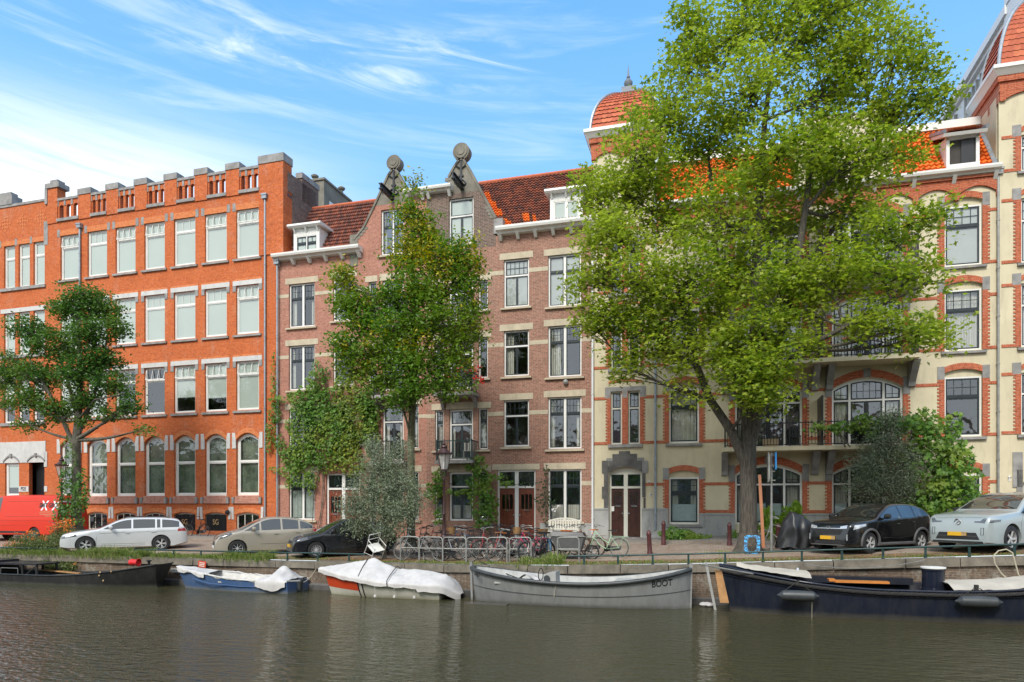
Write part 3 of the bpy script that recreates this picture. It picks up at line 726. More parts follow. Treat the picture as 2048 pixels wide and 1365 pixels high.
def centre(G, H, root, cl, cc, cr, rows, floors, first=True):
    """bay of a wide balcony window between two narrow ones"""
    for k, (c, d, cs) in enumerate(rows):
        for s in (cl, cr): addw(G, H, root, (*s, c, d), trans=(d - c) * .7, grid=(2, 2), tm='w', sill=SIL, back=['sides', 'dark', 'curtain', 'half'][k], fw=.06)
        addw(G, H, root, (*cc, cs, d), trans=(d - cs) * .70, grid=(5, 2) if k != 2 else (1, 1), mull=(), back=['sides', 'dark', 'sides', 'half'][k], fw=.09)
        w = MB(); m_ = (cc[0] + cc[1]) / 2; w.box(m_ - .06, m_ + .06, .13, .17, cs, lerp(cs, d, .7)); w.build('casement_post', 'dark_paint', root)
        m = MB(); m.box(cl[0] - .18, cl[1] + .06, -.02, .05, d + .002, d + .3); m.box(cr[0] - .06, cr[1] + .18, -.02, .05, d + .002, d + .3); m.box(cc[0] - .15, cc[1] + .15, -.022, .05, d + .002, d + .34); split(m, 'lintel', 'stone_cream', root)
cr_ = [(B.z(830, 633), B.z(786, 560), B.z(786, 640)), (B.z(786, 768), B.z(786, 690), B.z(786, 781)), (B.z(830, 897), B.z(786, 811), B.z(786, 921)), (B.z(786, 1040), B.z(786, 944), B.z(786, 1042))]
centre(B, HB, B.root, (B.u(737), B.u(753)), (B.u(765), B.u(807)), (B.u(823), B.u(837)), cr_, 0)
dB = (B.u(652), B.u(719), gB, B.z(686, 947)); HB.append((*dB, 0)); doorset(B.root, dB[0], dB[1], gB + .15, 0, B.z(686, 978), dB[3], gr=(5, 1))
gw = px(B, 762, 808, 418, 509); ev = B.z(640, 509, -.45)
wb = MB(); we = B.u(553), B.u(853); cut = min(ev, gw[2] - .4)
wall(wb, we[0], we[1], gB - .2, cut, HB); shell(wb, we[0] + .01, we[1] - .005, gB, cut - .05, 11)
wb.box(B.u(811), we[1], 0.003, .3, cut, B.z(830, 384)); wb.box(we[0], B.u(708), 0.0, .3, cut, ev + .02)
wb.build('wall', 'brick_salmon', B.root)
gable(B.root, B, 787.8, 326, .38, [(786, 338), (776, 352), (748, 414), (728, 455), (708, 480)], [(790, 338), (797, 350), (808, 368), (819, 392)] , gw, cut, 0, 'brick_salmon')
MB().box(B.u(700), B.u(716), -.03, .35, cut, B.z(708, 470)).build('gable_shoulder', 'cement', B.root)
HBg = []; window(B.root, *gw, **{**W_, 'mull': (.5,), 'trans': (gw[3] - gw[2]) * .62, 'grid': (3, 2), 'tm': 1, 'sill': SIL, 'back': 'sides', 'name': 'gable_window'})
hoist(B.root, B, 0, (785, 396))
cornice(B.root, B.u(541, -.5), B.u(716, -.5), ev - .0, ev + .3, .5, 6)
cornice(B.root, B.u(812), we[1] - .002, B.z(840, 386, -.35), B.z(840, 375, -.35), .4, 2)
tiles(B.root, B, (we[0] + .25, .1, ev + .1), (B.u(724), .1, ev + .1), (we[0] + .25, 2.6, B.z(600, 422, 2.6)), (B.u(758, 2.6), 2.6, B.z(600, 422, 2.6)), 15, 34, ['tiles_old', 'tiles_new'], sel=lambda u, v: 1 if (u < .06 and v < .12) else 0)
MB().box(we[0] + .25, B.u(758, 2.6), 2.5, 9, ev - .5, B.z(600, 422, 2.6) - .1).build('roof_body', 'lead', B.root)
rg = MB()
zr = B.z(600, 422, 2.6)
for i in range(34):
    u = lerp(we[0] + .25, B.u(755, 2.6), i / 34); rg.lathe([(.11, 0), (.09, .2)], (u, 2.62, zr + .02), 8, 'x')
rg.build('ridge_tiles', 'tiles_scale', B.root)
dormer(B.root, B, B.u(592, .2), B.u(634, .2), B.z(612, 510, .2), B.z(612, 471, .2), B.z(612, 456, .2), front=.2, depth=2.0, trans=.6, grid=(2, 1), back='blind_or_backing')
rooms(B.root, we[0], we[1], gB, ev, [q[2] - .7 for q in rows[:3]] + [gw[2] - .6], [B.u(650), B.u(725)])
# chimney
cu, cz = B.p(587, 369, 5); cu2 = B.u(648, 5); m = MB(); m.box(cu, cu2, 5, 8.2, ev, cz); m.box(cu - .08, cu2 + .08, 4.92, 8.28, cz, cz + .12)
cho = m.build('chimney', 'cement', B.root); MB().box(cu2 - .5, cu2 + .012, 5.6, 8.1, ev, cz - 1.0).build('chimney_flank', 'white_wall', cho)
m = MB()
for uu, yy in ((cu + 1.15, 5.5), (cu2 - .2, 7.4)): m.lathe([(.1, 0), (.1, .35), (.2, .36), (.24, .45), (.1, .55)], (uu, yy, cz + .12), 10)
split(m, 'chimney_pot', 'cement', cho, 30)
# bands
def band(G, root, zlist, spans, h=.18, mat='stone_cream'):
    m = MB()
    for z in zlist:
        for a, b in spans: m.box(a, b, -.012, .03, z, z + h)
    split(m, 'stone_band', mat, root)
bzs = [B.z(640, 590), B.z(640, 714), B.z(640, 844), B.z(640, 977)]
band(B, B.root, bzs[:3], [(we[0], B.u(577.7)), (B.u(629.4), cb[0]), (cb[1], B.u(737)), (B.u(837), we[1])]); band(B, B.root, bzs[3:], [(we[0], B.u(577.7)), (B.u(837), we[1])])
b1 = balcony(B.root, B.u(742, -.9), B.u(806, -.9), B.z(772, 922, -.9), .9, .98); b2 = balcony(B.root, B.u(748, -.8), B.u(806, -.8), B.z(772, 650, -.8), .8, .9); balcony(B.root, B.u(746, -.8), B.u(806, -.8), B.z(772, 790, -.8), .8, .9)
pipe(B.root, B.u(557) + .03, 1.4, B.z(557, 532), y=-.16)
# right house
HD = []; we = (D_.u(853), D_.u(1187)); dg = [px(D_, 1007.5, 1058, 518, 614), px(D_, 1007.5, 1058, 661, 752.5), px(D_, 1007.5, 1058, 800, 893.5)]
for k, q in enumerate(dg): addw(D_, HD, D_.root, q, mull=(), trans=(q[3] - q[2]) * .66, grid=(5, 2), sill=SIL, lintel=LIN, back=['grey', 'left', 'dark'][k]); m = MB(); m.box((q[0] + q[1]) / 2 - .05, (q[0] + q[1]) / 2 + .05, .13, .165, q[2], lerp(q[2], q[3], .66)); m.build('casement_post', 'dark_paint', D_.root)  # grey back of the top window is painted sky reflection
de = [px(D_, 1096, 1162, 509, 612), px(D_, 1096, 1163, 651, 753.5), px(D_, 1096, 1163, 794, 898), px(D_, 1096, 1163, 803 + 136, 1043)]
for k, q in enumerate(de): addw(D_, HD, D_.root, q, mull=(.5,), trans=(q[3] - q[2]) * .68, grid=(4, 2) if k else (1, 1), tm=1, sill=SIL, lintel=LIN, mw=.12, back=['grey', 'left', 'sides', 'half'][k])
dr_ = [(D_.z(966, 620), D_.z(966, 561), D_.z(921, 640)), (D_.z(966, 756), D_.z(966, 675), D_.z(921, 778)), (D_.z(966, 899), D_.z(966, 817), D_.z(921, 920)), (D_.z(966, 1040), D_.z(966, 944), D_.z(921, 1042))]
centre(D_, HD, D_.root, (D_.u(870), D_.u(887)), (D_.u(898.4), D_.u(946)), (D_.u(957), D_.u(975.5)), dr_, 0)
gD = 1.2; dd = (D_.u(994), D_.u(1071), gD, D_.z(1032, 940)); HD.append((*dd, 0)); doorset(D_.root, dd[0], dd[1], gD + .12, 0, D_.z(1032, 974.5), dd[3], gr=(4, 2), panes=(3, 1), glz=(.60, .88))
MB().box(dd[0] - .25, dd[1] + .2, -.02, .05, dd[3] + .002, dd[3] + .27).build('door_lintel', 'stone_cream', D_.root)
MB().box(dd[0], dd[1], -.15, .2, gD - .2, gD + .118).build('door_step', 'stone_grey', D_.root)
gw = px(D_, 897.5, 947, 396, 488); ev = D_.z(1080, 455, -.45); cut = gw[2] - .3
wd = MB(); wall(wd, we[0], we[1], gD - .2, cut, HD); shell(wd, we[0] + .005, we[1] - .01, gD, cut - .05, 11)
wd.box(D_.u(991.4), we[1], 0, .3, cut, ev); wd.cur = 1; wd.box(we[0], D_.u(898), 0.004, .3, cut, D_.z(875, 379)); wd.cur = 0
wd.build('wall', ['brick_brown', 'brick_dark'], D_.root)
MB().box(D_.u(1080), we[1] - .002, -.03, .05, gD - .2, D_.z(1130, 1047)).build('plinth', 'plinth', D_.root)
gable(D_.root, D_, 922.5, 304, .42, [(920, 318), (908, 335), (897, 355), (895, 362)], [(926, 318), (937, 336), (960.6, 380), (978, 412), (991.4, 437)], gw, cut, 0, 'brick_dark')
MB().box(D_.u(988), D_.u(1006), -.06, .35, D_.z(997, 468), D_.z(997, 438)).build('gable_shoulder', 'stone_grey', D_.root)
window(D_.root, *gw, **{**W_, 'trans': (gw[3] - gw[2]) * .62, 'sill': SIL, 'back': 'blind_or_backing', 'name': 'gable_window'}); m = MB(); m.box((gw[0] + gw[1]) / 2 - .06, (gw[0] + gw[1]) / 2 + .06, .13, .165, gw[2], lerp(gw[2], gw[3], .62)); m.build('casement_post', 'dark_paint', D_.root)
m = MB()
for zz_ in (.35, .5): m.tube([(gw[0], -.05, gw[2] + zz_), (gw[1], -.05, gw[2] + zz_)], .015, 5)
m.build('window_guard', 'galv', D_.root)
hoist(D_.root, D_, 0, (925, 376))
cornice(D_.root, D_.u(991, -.45), we[1] - .01, ev - .05, ev + .28, .5, 6); cornice(D_.root, we[0] + .002, D_.u(901, -.35), D_.z(875, 381, -.35), D_.z(875, 370, -.35), .4, 2)
zt = D_.z(960, 368, 2.9)
def dsel(u, v):
    if .22 < v < .78 and u < .02 + (.80 - v) * .16: return 1
    if v <= .18 and u < .17 - .0 * v and (v < .13 or u < .14): return 1
    return 1 if (abs(u - .31) < .018 and .1 < v < .25) or (abs(u - .37) < .014 and .03 < v < .16) else 0
tiles(D_.root, D_, (D_.u(988), .1, ev + .3), (we[1] + .3, .1, ev + .3), (D_.u(958, 2.9), 2.9, zt), (we[1] + .3, 2.9, zt), 19, 34, ['tiles_old', 'tiles_new'], sel=dsel, wave=.035)
MB().box(D_.u(958, 2.9), we[1] + .2, 2.8, 9, ev, zt - .1).build('roof_body', 'lead', D_.root)
m = MB()
for i in range(30): m.lathe([(.12, 0), (.10, .24)], (lerp(D_.u(958, 2.9), we[1] + .2, i / 30), 2.92, zt + .02), 8, 'x')
m.build('ridge_tiles', 'tiles_scale', D_.root)
dormer(D_.root, D_, D_.u(1106, .2), D_.u(1159, .2), D_.z(1130, 447, .2), D_.z(1130, 400, .2), D_.z(1130, 386, .2), front=.2, depth=2.0, trans=None, sm='white_paint')
bz = [D_.z(1080, 543), D_.z(1080, 689), D_.z(1080, 829), D_.z(1080, 972)]
band(D_, D_.root, bz[:3], [(D_.u(975.5), D_.u(1007.5)), (D_.u(1058), D_.u(1096)), (D_.u(1163), we[1]), (we[0], D_.u(870))], .2); band(D_, D_.root, bz[3:], [(D_.u(1163), we[1])], .2)
bd1 = balcony(D_.root, D_.u(872, -.9), D_.u(944, -.9), D_.z(905, 921, -.9), .9, .95, mat='rail_green'); bd2 = balcony(D_.root, D_.u(868, -.9), D_.u(944, -.9), D_.z(905, 785, -.9), .9, .95, mat='iron'); balcony(D_.root, D_.u(868, -.8), D_.u(944, -.8), D_.z(905, 645, -.8), .8, .9)
rooms(D_.root, we[0], we[1], gD, ev, [q[2] - .7 for q in dg] + [gw[2] - .5], [D_.u(985), D_.u(1080)])
m = MB(); u_, z_ = D_.p(1132, 765); m.lathe([(.03, -.18), (.12, -.12), (.12, 0)], (u_, 0, z_), 10, 'y'); m.build('vent_cap', 'galv', D_.root)
pipe(D_.root, D_.u(1186) , 1.4, D_.z(1186, 470), mat='white_wall', hopper=False, y=-.12)
# ---------------------------------------------------------------- cream stucco houses
Y = Plane(1187, 32, .0075, 'cream_stucco_house', 'wide cream stucco house with red brick trim, domed corner tower and long iron balconies', 'house')
HY = []; jr = [(Y.z(1927, 531), Y.z(1927, 410)), (Y.z(1927, 701), Y.z(1927, 578)), (Y.z(1927, 873), Y.z(1927, 753)), (Y.z(1927, 1052), Y.z(1927, 949))]
rb_ = MB(); rx = MB(); gs = MB()
def quoin(u, c, d, s, w=.19):
    rx.box(min(u, u + s * w), max(u, u + s * w), -.03, .05, c, d); z = c + .03
    while z < d - .05: a, b = sorted((u + s * w, u + s * (w + .075))); rx.box(a, b, -.029, .05, z, z + .07); z += .145
def arch(a, b, z, rise, h, ov=.0, y=-.035):
    n = 12
    for q in range(n):
        p0, p1 = lerp(a - ov, b + ov, q / n), lerp(a - ov, b + ov, (q + 1) / n); f = lambda u, o: arcz(a - ov, b + ov, z, rise, u) + o
        rb_.prism([(p0, f(p0, 0)), (p1, f(p1, 0)), (p1, f(p1, h)), (p0, f(p0, h))], y, .05)
YS = ('stone_grey', .14, .14, .12)
bks = ['dark', 'curtain', 'dark', 'dark']
for ci, (a, b) in enumerate(((1338, 1398), (1889, 1964.5))):
    ua, uc = Y.u(a), Y.u(b)
    for k, (c, d) in enumerate(jr):
        if ci == 0 and k == 0: continue
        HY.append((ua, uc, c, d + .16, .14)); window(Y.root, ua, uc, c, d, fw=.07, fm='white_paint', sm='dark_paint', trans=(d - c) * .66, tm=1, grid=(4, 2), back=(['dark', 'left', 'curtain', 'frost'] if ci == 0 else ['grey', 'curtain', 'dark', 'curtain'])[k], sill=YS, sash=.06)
        MB().prism([(ua, d), (uc, d)] + [(lerp(uc, ua, i / 8), arcz(ua, uc, d + .16, .14, lerp(uc, ua, i / 8))) for i in range(9)], .1, .15).build('arch_panel', 'stucco', Y.root)
        arch(ua, uc, d + .16, .14, .24)
        for s, e in ((-1, ua), (1, uc)):
            gs.box(min(e, e + s * .26), max(e, e + s * .26), -.032, .05, d - .1, d + .42); quoin(e, c - .0, d - .1, s)
# tower window pairs, all rows
for k, (c, d) in enumerate(jr[:3]):
    dz = 0
    for a, b in ((1221.5, 1244), (1256, 1280)):
        ua, uc = Y.u(a), Y.u(b); HY.append((ua, uc, c, d, 0)); window(Y.root, ua, uc, c, d, trans=(d - c) * .68, grid=(2, 2), sm='dark_paint', fm='cream_paint', back=['dark', 'sides', 'dark'][k], sash=.05)
    p, q = Y.u(1221.5), Y.u(1280); m1, m2 = Y.u(1244), Y.u(1256)
    rx.box(m1, m2, -.03, .05, c, d); quoin(p, c, d - .1, -1, .16); quoin(q, c, d - .1, 1, .16); gs.box(p - .26, q + .26, -.03, .05, d + .002, d + .2)
    for e0, e1 in ((p - .26, p - .005), (q + .005, q + .26), (m1 + .02, m2 - .02)): gs.box(e0, e1, -.032, .05, d - .3, d)
    MB().box(p - .12, q + .12, -.12, .12, c - .15, c - .003).build('sill', 'stone_grey', Y.root); arch(p - .1, q + .1, d + .35, .1, .1)
# red bands between the openings
tw = [(0, Y.u(1221.5) - .16), (Y.u(1280) + .16, Y.u(1338) - .19), (Y.u(1398) + .19, Y.u(1470)), (Y.u(1604.6), Y.u(1663.6)), (Y.u(1806), Y.u(1889) - .19), (Y.u(1964.5) + .19, Y.u(1997))]
for c, d in jr:
    for a, b in tw:
        for z in ((c + .0, d - .36) if c > 3 else (c + .5, d - .36)):
            if c < 3 and a < .1: continue
            rb_.box(a, b, -.026, .05, z, z + .12)
# bays
bay = [(Y.u(1470), Y.u(1604.6)), (Y.u(1663.6), Y.u(1806))]
zf = [Y.z(1700, 545), Y.z(1700, 733 - 8), Y.z(1700, 899 - 4), gz(5, 32)]
hb_ = [Y.z(1735, 437), Y.z(1735, 612), Y.z(1735, 777), Y.z(1735, 947)]
zt_ = [z + Y.z(1735, 760) - Y.z(1735, 777) for z in hb_]
for bi, (a, b) in enumerate(bay):
    for k in range(4):
        c = zf[k] + (.05 if k < 3 else .35); d = hb_[k]; r = .42
        HY.append((a, b, c, d, r)); window(Y.root, a, b, c, d, rise=r, fw=.085, fm='white_paint', sm='black_paint', mull=(.26, .74), trans=(d - c) * .80, grid=(5, 2), grids=[(2, 2), (5, 2), (2, 2)], back=['dark', 'sides', 'sides' if bi else 'left', 'frost'][k], mw=.09, name='balcony_window', sash=.06)
        m_ = (a + b) / 2; MB().box(m_ - .09, m_ + .09, .12, .17, c, lerp(c, d, .78)).build('door_stile', 'black_paint', Y.root)
        arch(a, b, d + .01, r + .03, .32, ov=.03)
        for s, e in ((-1, a), (1, b)):
            gs.box(min(e, e + s * .26), max(e, e + s * .26), -.045, .05, d - .3, d + .42); quoin(e, c if k < 3 else 2.2, d - .3, s, .19)
        gs.box(m_ - .14, m_ + .14, -.05, .05, d + r + .04, d + r + .4)
HY.append((Y.u(1217.6), Y.u(1284), 1.2, Y.z(1250, 945), Y.z(1250, 934) - Y.z(1250, 945)))
da, db, dt, dr2 = HY[-1][0], HY[-1][1], HY[-1][3], HY[-1][4]
doorset(Y.root, da, db, 1.55, 0, Y.z(1250, 975), dt, fm='cream_paint', mat='wood_door_dark', y=.2, gr=(1, 1), panes=(4, 4), glz=(.66, .93))
MB().prism([(da, dt), (db, dt)] + [(lerp(db, da, i / 8), arcz(da, db, dt, dr2, lerp(db, da, i / 8))) for i in range(9)], .21, .26).build('arch_panel', 'cream_paint', Y.root)
MB().box(da - .02, db + .02, -.25, .3, 1.2, 1.55).build('door_step', 'stone_grey', Y.root)
sd_ = MB(); pxs = lambda x, y: Y.p(x, y)
def ps(x0, y0, x1, y1, mb, yy=-.05):
    a, z1 = Y.p(x0, y0); b, z0 = Y.p(x1, y1); mb.box(a, b, yy, .05, z0, z1)
ps(1238, 903, 1260, 912, sd_); ps(1225, 909, 1274, 931, sd_, -.048)
for a, b, c, d in ((1204, 922, 1217, 947), (1208, 947, 1217, 974), (1204, 974, 1217, 997), (1208, 997, 1217, 1018), (1284.5, 947, 1291, 995), (1287, 996, 1291, 1019)): ps(a, b, c, d, sd_, -.045)
ps(1213, 917, 1226, 933, gs, -.04); ps(1274, 916, 1288, 932, gs, -.041); ps(1284.5, 922, 1296, 946, gs, -.043)
n = 8
for q in range(n):
    p0, p1 = lerp(da, db, q / n), lerp(da, db, (q + 1) / n); sd_.prism([(p0, arcz(da, db, dt, dr2, p0)), (p1, arcz(da, db, dt, dr2, p1)), (p1, dt + .52), (p0, dt + .52)], -.046, .05)
so = sd_.build('door_surround', 'stone_dark', Y.root)
pl_ = MB(); zp = Y.z(1250, 1020)
for a, b in ((0.02, da), (db, Y.u(1337)), (Y.u(1398.6), bay[0][0]), (bay[0][1], bay[1][0]), (bay[1][1], Y.u(1888)), (Y.u(1965), Y.u(1997))): pl_.box(a, b, -.06, .05, 1.1, zp - (.0 if a < 3 else .22)); pl_.box(a, b, -.09, .05, zp - (.0 if a < 3 else .22), zp + .07 - (.0 if a < 3 else .22))
pl_.box(Y.u(1337), Y.u(1398.6), -.06, .05, 1.1, jr[3][0] - .15); split(pl_, 'plinth', 'plinth', Y.root)
eY = Y.z(1900, 353, -.4); uE = Y.u(1997)
wy = MB(); wall(wy, 0, uE, 1.0, eY, HY); tt_ = Y.z(1190, 305); uT = Y.u(1312)
shell(wy, 0.01, uE, 1.1, eY, 12); wy.box(0, uT, 0, 3.3, eY, tt_); wy.build('wall', 'stucco', Y.root)
split(rb_, 'brick_trim', 'brick_red', Y.root); split(rx, 'brick_quoin', 'brick_redx', Y.root); split(gs, 'stone_trim', 'stone_grey', Y.root)
# eaves: arcaded brick band and white gutter
def eaves(G, root, a, b, z, n, y=0, ends=True, out=.42, h=.42):
    m = MB(); m.box(a, b, y - .09, y + .05, z - .05, z + .3); m.box(a, b, y - .16, y + .05, z + .2, z + .3)
    w = (b - a) / n
    for i in range(n):
        p, q = a + i * w, a + (i + 1) * w; k = 8
        for j in range(k):
            e, f_ = lerp(p + .1, q - .1, j / k), lerp(p + .1, q - .1, (j + 1) / k)
            m.prism([(e, arcz(p + .1, q - .1, z - .36, .26, e)), (f_, arcz(p + .1, q - .1, z - .36, .26, f_)), (f_, z - .05), (e, z - .05)], y - .088, y + .05)
        for e in (p,) + ((q,) if i == n - 1 else ()): m.box(e - .1 if i or e == q else e, e + .1 if e != q else e, y - .092, y + .05, z - .55, z - .05); m.box(e - .07 if i or e == q else e, e + .07 if e != q else e, y - .11, y + .05, z - .62, z - .5)
    m.build('arcaded_frieze', 'brick_redx', root)
    cornice(root, a - .0, b + .0, z + .3, z + .58, out, int(n * 1) + 1, y0=y)
eaves(Y, Y.root, uT + .02, uE, eY - .25, 9)
# mansard
zM = Y.z(1900, 258, 1.9); tiles(Y.root, Y, (uT, .0, eY + .36), (uE, .0, eY + .36), (uT, 1.9, zM), (uE - .0, 1.9, zM), 12, 66, ['tiles_new'], wave=.035)
MB().box(uT, uE - .25, 1.8, 12, eY, zM - .05).build('roof_body', 'lead', Y.root)
MB().box(uT, uE - .05, 1.7, 2.3, zM - .05, zM + .28).build('roof_edge', 'white_paint', Y.root)
MB().hexa([(uE - .2, -.12, eY + .37), (uE - .0, -.12, eY + .37), (uE - .0, .2, eY + .37), (uE - .2, .2, eY + .37), (uE - .2, 1.78, zM), (uE, 1.78, zM), (uE, 2.1, zM), (uE - .2, 2.1, zM)]).build('flashing', 'zinc', Y.root)
# roof window
da_, db_ = Y.u(1899), Y.u(1952); z0, z1 = Y.z(1925, 328), Y.z(1925, 277)
m = MB(); m.box(da_ - .12, da_, -.02, .1, z0, z1 + .08); m.box(db_, db_ + .12, -.02, .1, z0, z1 + .08); m.box(da_ - .12, db_ + .12, -.02, .1, z1, z1 + .13); m.box(da_ - .12, db_ + .12, -.05, .1, z0 - .12, z0)
for u in (da_ - .12, db_ + .06): m.idx([(u + s, y, z) for s in (0, .06) for y, z in ((.1, z0), (1.7, z1 + .5), (.1, z1 + .1))], [(0, 1, 2), (5, 4, 3), (0, 3, 4, 1), (1, 4, 5, 2), (2, 5, 3, 0)])
dm_ = m.build('dormer', 'white_paint', Y.root); k = MB(); k.hexa([(da_ - .3, -.35, z1 + .13), (db_ + .3, -.35, z1 + .13), (db_ + .3, -.28, z1 + .02), (da_ - .3, -.28, z1 + .02), (da_ - .3, 1.6, z1 + .9), (db_ + .3, 1.6, z1 + .9), (db_ + .3, 1.65, z1 + .78), (da_ - .3, 1.65, z1 + .78)])
k.build('dormer_hood', 'white_paint', dm_); tiles(dm_, Y, (da_ - .15, -.38, z1 + .17), (db_ + .15, -.38, z1 + .17), (da_ - .15, 1.55, z1 + .92), (db_ + .15, 1.55, z1 + .92), 8, 12, ['tiles_scale'], wave=.01, name='dormer_tiles')
k = MB(); k.beam((da_ - .28, -.38, z1 + .2), (da_ - .28, 1.5, z1 + .96), .12, .12); k.beam((db_ + .28, -.38, z1 + .2), (db_ + .28, 1.5, z1 + .96), .12, .12); split(k, 'flashing', 'zinc', dm_)
MB().box(da_, db_, .09, .13, z0, z1).build('dark_room', 'interior', dm_); MB().box(lerp(da_, db_, .45), db_ - .05, .03, .06, z0 + .04, z1 - .06).build('open_casement', 'black_paint', dm_)
# centre gable behind the tree
ga, gb_ = Y.u(1590), Y.u(1785); gm = (ga + gb_) / 2
MB().prism([(ga, eY + .2), (gb_, eY + .2), (gb_, eY + 1.5), (gm + 1.6, zM + .25), (gm - 1.6, zM + .25), (ga, eY + 1.5)], -.06, .5).build('centre_gable', 'stucco', Y.root)
# balconies
bo = 1.25
for k, z in enumerate(zf[:3]):
    b = balcony(Y.root, Y.u(1449, -bo), Y.u(1838, -bo), z, bo, .98 if k else .95, mat='iron', slab='stucco', sp=.12, style='ornate', th=.17, supports=False)
    m = MB()
    for pxx in (1449, 1629, 1658, 1822):
        u = Y.u(pxx); m.idx([(u + s, y, zz) for s in (-.13, .13) for y, zz in ((-bo * .75, z - .172), (.0, z - .172), (0, z - 1.15), (-.16, z - 1.12), (-.2, z - .95), (-bo * .62, z - .36))], [(0, 1, 2, 3, 4, 5), (11, 10, 9, 8, 7, 6)] + [(i, i + 6, (i + 1) % 6 + 6, (i + 1) % 6) for i in range(6)])
    split(m, 'console', 'stone_grey', b)
    u = Y.u(1636); MB().box(u - .03, u + .03, -bo, -.0, z, z + 2.05).build('divider', 'iron', b)
pipe(Y.root, Y.u(1311), 1.9, Y.z(1311, 330)); pipe(Y.root, Y.u(1996) - .02, 1.9, Y.z(1996, 352), mat='galv')
MB().box(Y.u(1295), Y.u(1300.5), -.02, .02, Y.z(1297, 969.5), Y.z(1297, 962)).build('number_plate', 'white_paint', Y.root); text('29', .12, 'letter_dark', Y.root, (Y.u(1297.7), -.025, Y.z(1297, 966)), name='house_number')
MB().box(Y.u(1299), Y.u(1304.5), -.02, .02, Y.z(1301, 993), Y.z(1301, 987)).build('number_plate', 'white_paint', Y.root); text('28', .1, 'letter_dark', Y.root, (Y.u(1301.7), -.025, Y.z(1301, 990)), name='house_number')
MB().box(Y.u(1220), Y.u(1227), .22, .235, Y.z(1223, 1023), Y.z(1223, 1013)).build('door_notice', 'white_paint', Y.root)
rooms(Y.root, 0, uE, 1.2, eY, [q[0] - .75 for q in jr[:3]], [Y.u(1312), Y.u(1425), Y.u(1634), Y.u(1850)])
# domed corner tower
def dome(root, cx, cy, hw, z, H, mats='tiles_scale', rows=16, out=.12):
    n = rows; vs = []; fs = []; uvs = []
    prof = [(hw * math.cos(i / n * PI / 2) ** .95 + .04, H * math.sin(i / n * PI / 2) ** 1.0) for i in range(n + 1)]
    prof[-1] = (.22, H)
    for side in range(4):
        for i in range(n):
            (r0_, h0), (r1_, h1) = prof[i], prof[i + 1]; m = max(3, int(2 * hw / .22)); b = len(vs)
            for (r, h, o) in ((r0_, h0, .05), (r1_, h1, 0)):
                for j in range(m * 4 + 1):
                    t = j / (m * 4) * 2 - 1; lo = -.03 * abs(math.sin(j / 4 * PI)) if o else 0
                    p = Vector((t * r, -(r + o), h + lo)); a = side * PI / 2
                    vs.append((cx + p.x * math.cos(a) - p.y * math.sin(a), cy + p.x * math.sin(a) + p.y * math.cos(a), z + p.z))
            k = m * 4 + 1
            for j in range(m * 4): fs.append((b + j, b + j + 1, b + k + j + 1, b + k + j)); uvs += [(j // 4 + side * 40 + .5, i + .5)] * 4
    me = bpy.data.meshes.new('dome'); me.from_pydata(vs, [], fs); me.materials.append(M_[mats]); lay = me.uv_layers.new(name='UVMap'); lay.data.foreach_set('uv', [x for q in uvs for x in q])
    o = bpy.data.objects.new('dome', me); C.objects.link(o); o.parent = root
    m = MB()
    for sx, sy in ((-1, -1), (1, -1), (1, 1), (-1, 1)): m.tube([(cx + sx * (r + .03), cy + sy * (r + .03), z + h) for r, h in prof], .07, 6)
    m.build('dome_ribs', 'zinc', o)
    m = MB(); m.box(cx - .3, cx + .3, cy - .3, cy + .3, z + H - .05, z + H + .3); m.lathe([(.12, 0), (.10, .08), (.2, .22), (.21, .34), (.12, .48), (.06, .52), (.09, .58), (.05, .68), (.03, .95), (.0, 1.2)], (cx, cy, z + H + .3), 10); m.build('finial', 'lead', o, smooth=35)
    return o
tz = Y.z(1180, 275, -.3) + .1; tc = (0 + uT) / 2
def towertop(root, a, b, z, depth=3.3, G=Y):
    m = MB(); m.box(a - .1, b + .1, -.1, depth, z - .6, z - .0); m.box(a - .18, b + .18, -.18, depth, z - .22, z)
    for (p, q) in ((a - .08, (a + b) / 2), ((a + b) / 2, b + .08)):
        for e in (p, q - .2): m.box(e, e + .2, -.098, .05, z - .95, z - .6)
        for j in range(8):
            e, f_ = lerp(p + .2, q - .2, j / 8), lerp(p + .2, q - .2, (j + 1) / 8); m.prism([(e, arcz(p + .2, q - .2, z - .88, .22, e)), (f_, arcz(p + .2, q - .2, z - .88, .22, f_)), (f_, z - .6), (e, z - .6)], -.095, .05)
    # frieze continues round the flanks
    for u in (a - .1, b + .0):
        for y0 in (0, depth / 3, 2 * depth / 3): m.box(u, u + .1, y0, y0 + .22, z - .95, z - .6)
    m.build('tower_frieze', 'brick_redx', root)
    m = MB(); o = .38; m.hexa([(a - .2, -.2, z), (b + .2, -.2, z), (b + .2, depth + .1, z), (a - .2, depth + .1, z), (a - o, -o, z + .22), (b + o, -o, z + .22), (b + o, depth + .1, z + .22), (a - o, depth + .1, z + .22)]); m.box(a - o - .02, b + o + .02, -o - .02, depth, z + .22, z + .36); m.build('tower_cornice', 'white_paint', root)
towertop(Y.root, 0, uT, tz - .1)
MB().box(0.02, uT - .02, .02, 3.3, tt_, tz - .5).build('tower_wall', 'stucco', Y.root)
dome(Y.root, tc, 1.65, (uT) / 2 + .10, tz + .25, Y.z(1262, 190, 1.6) - tz - .25)
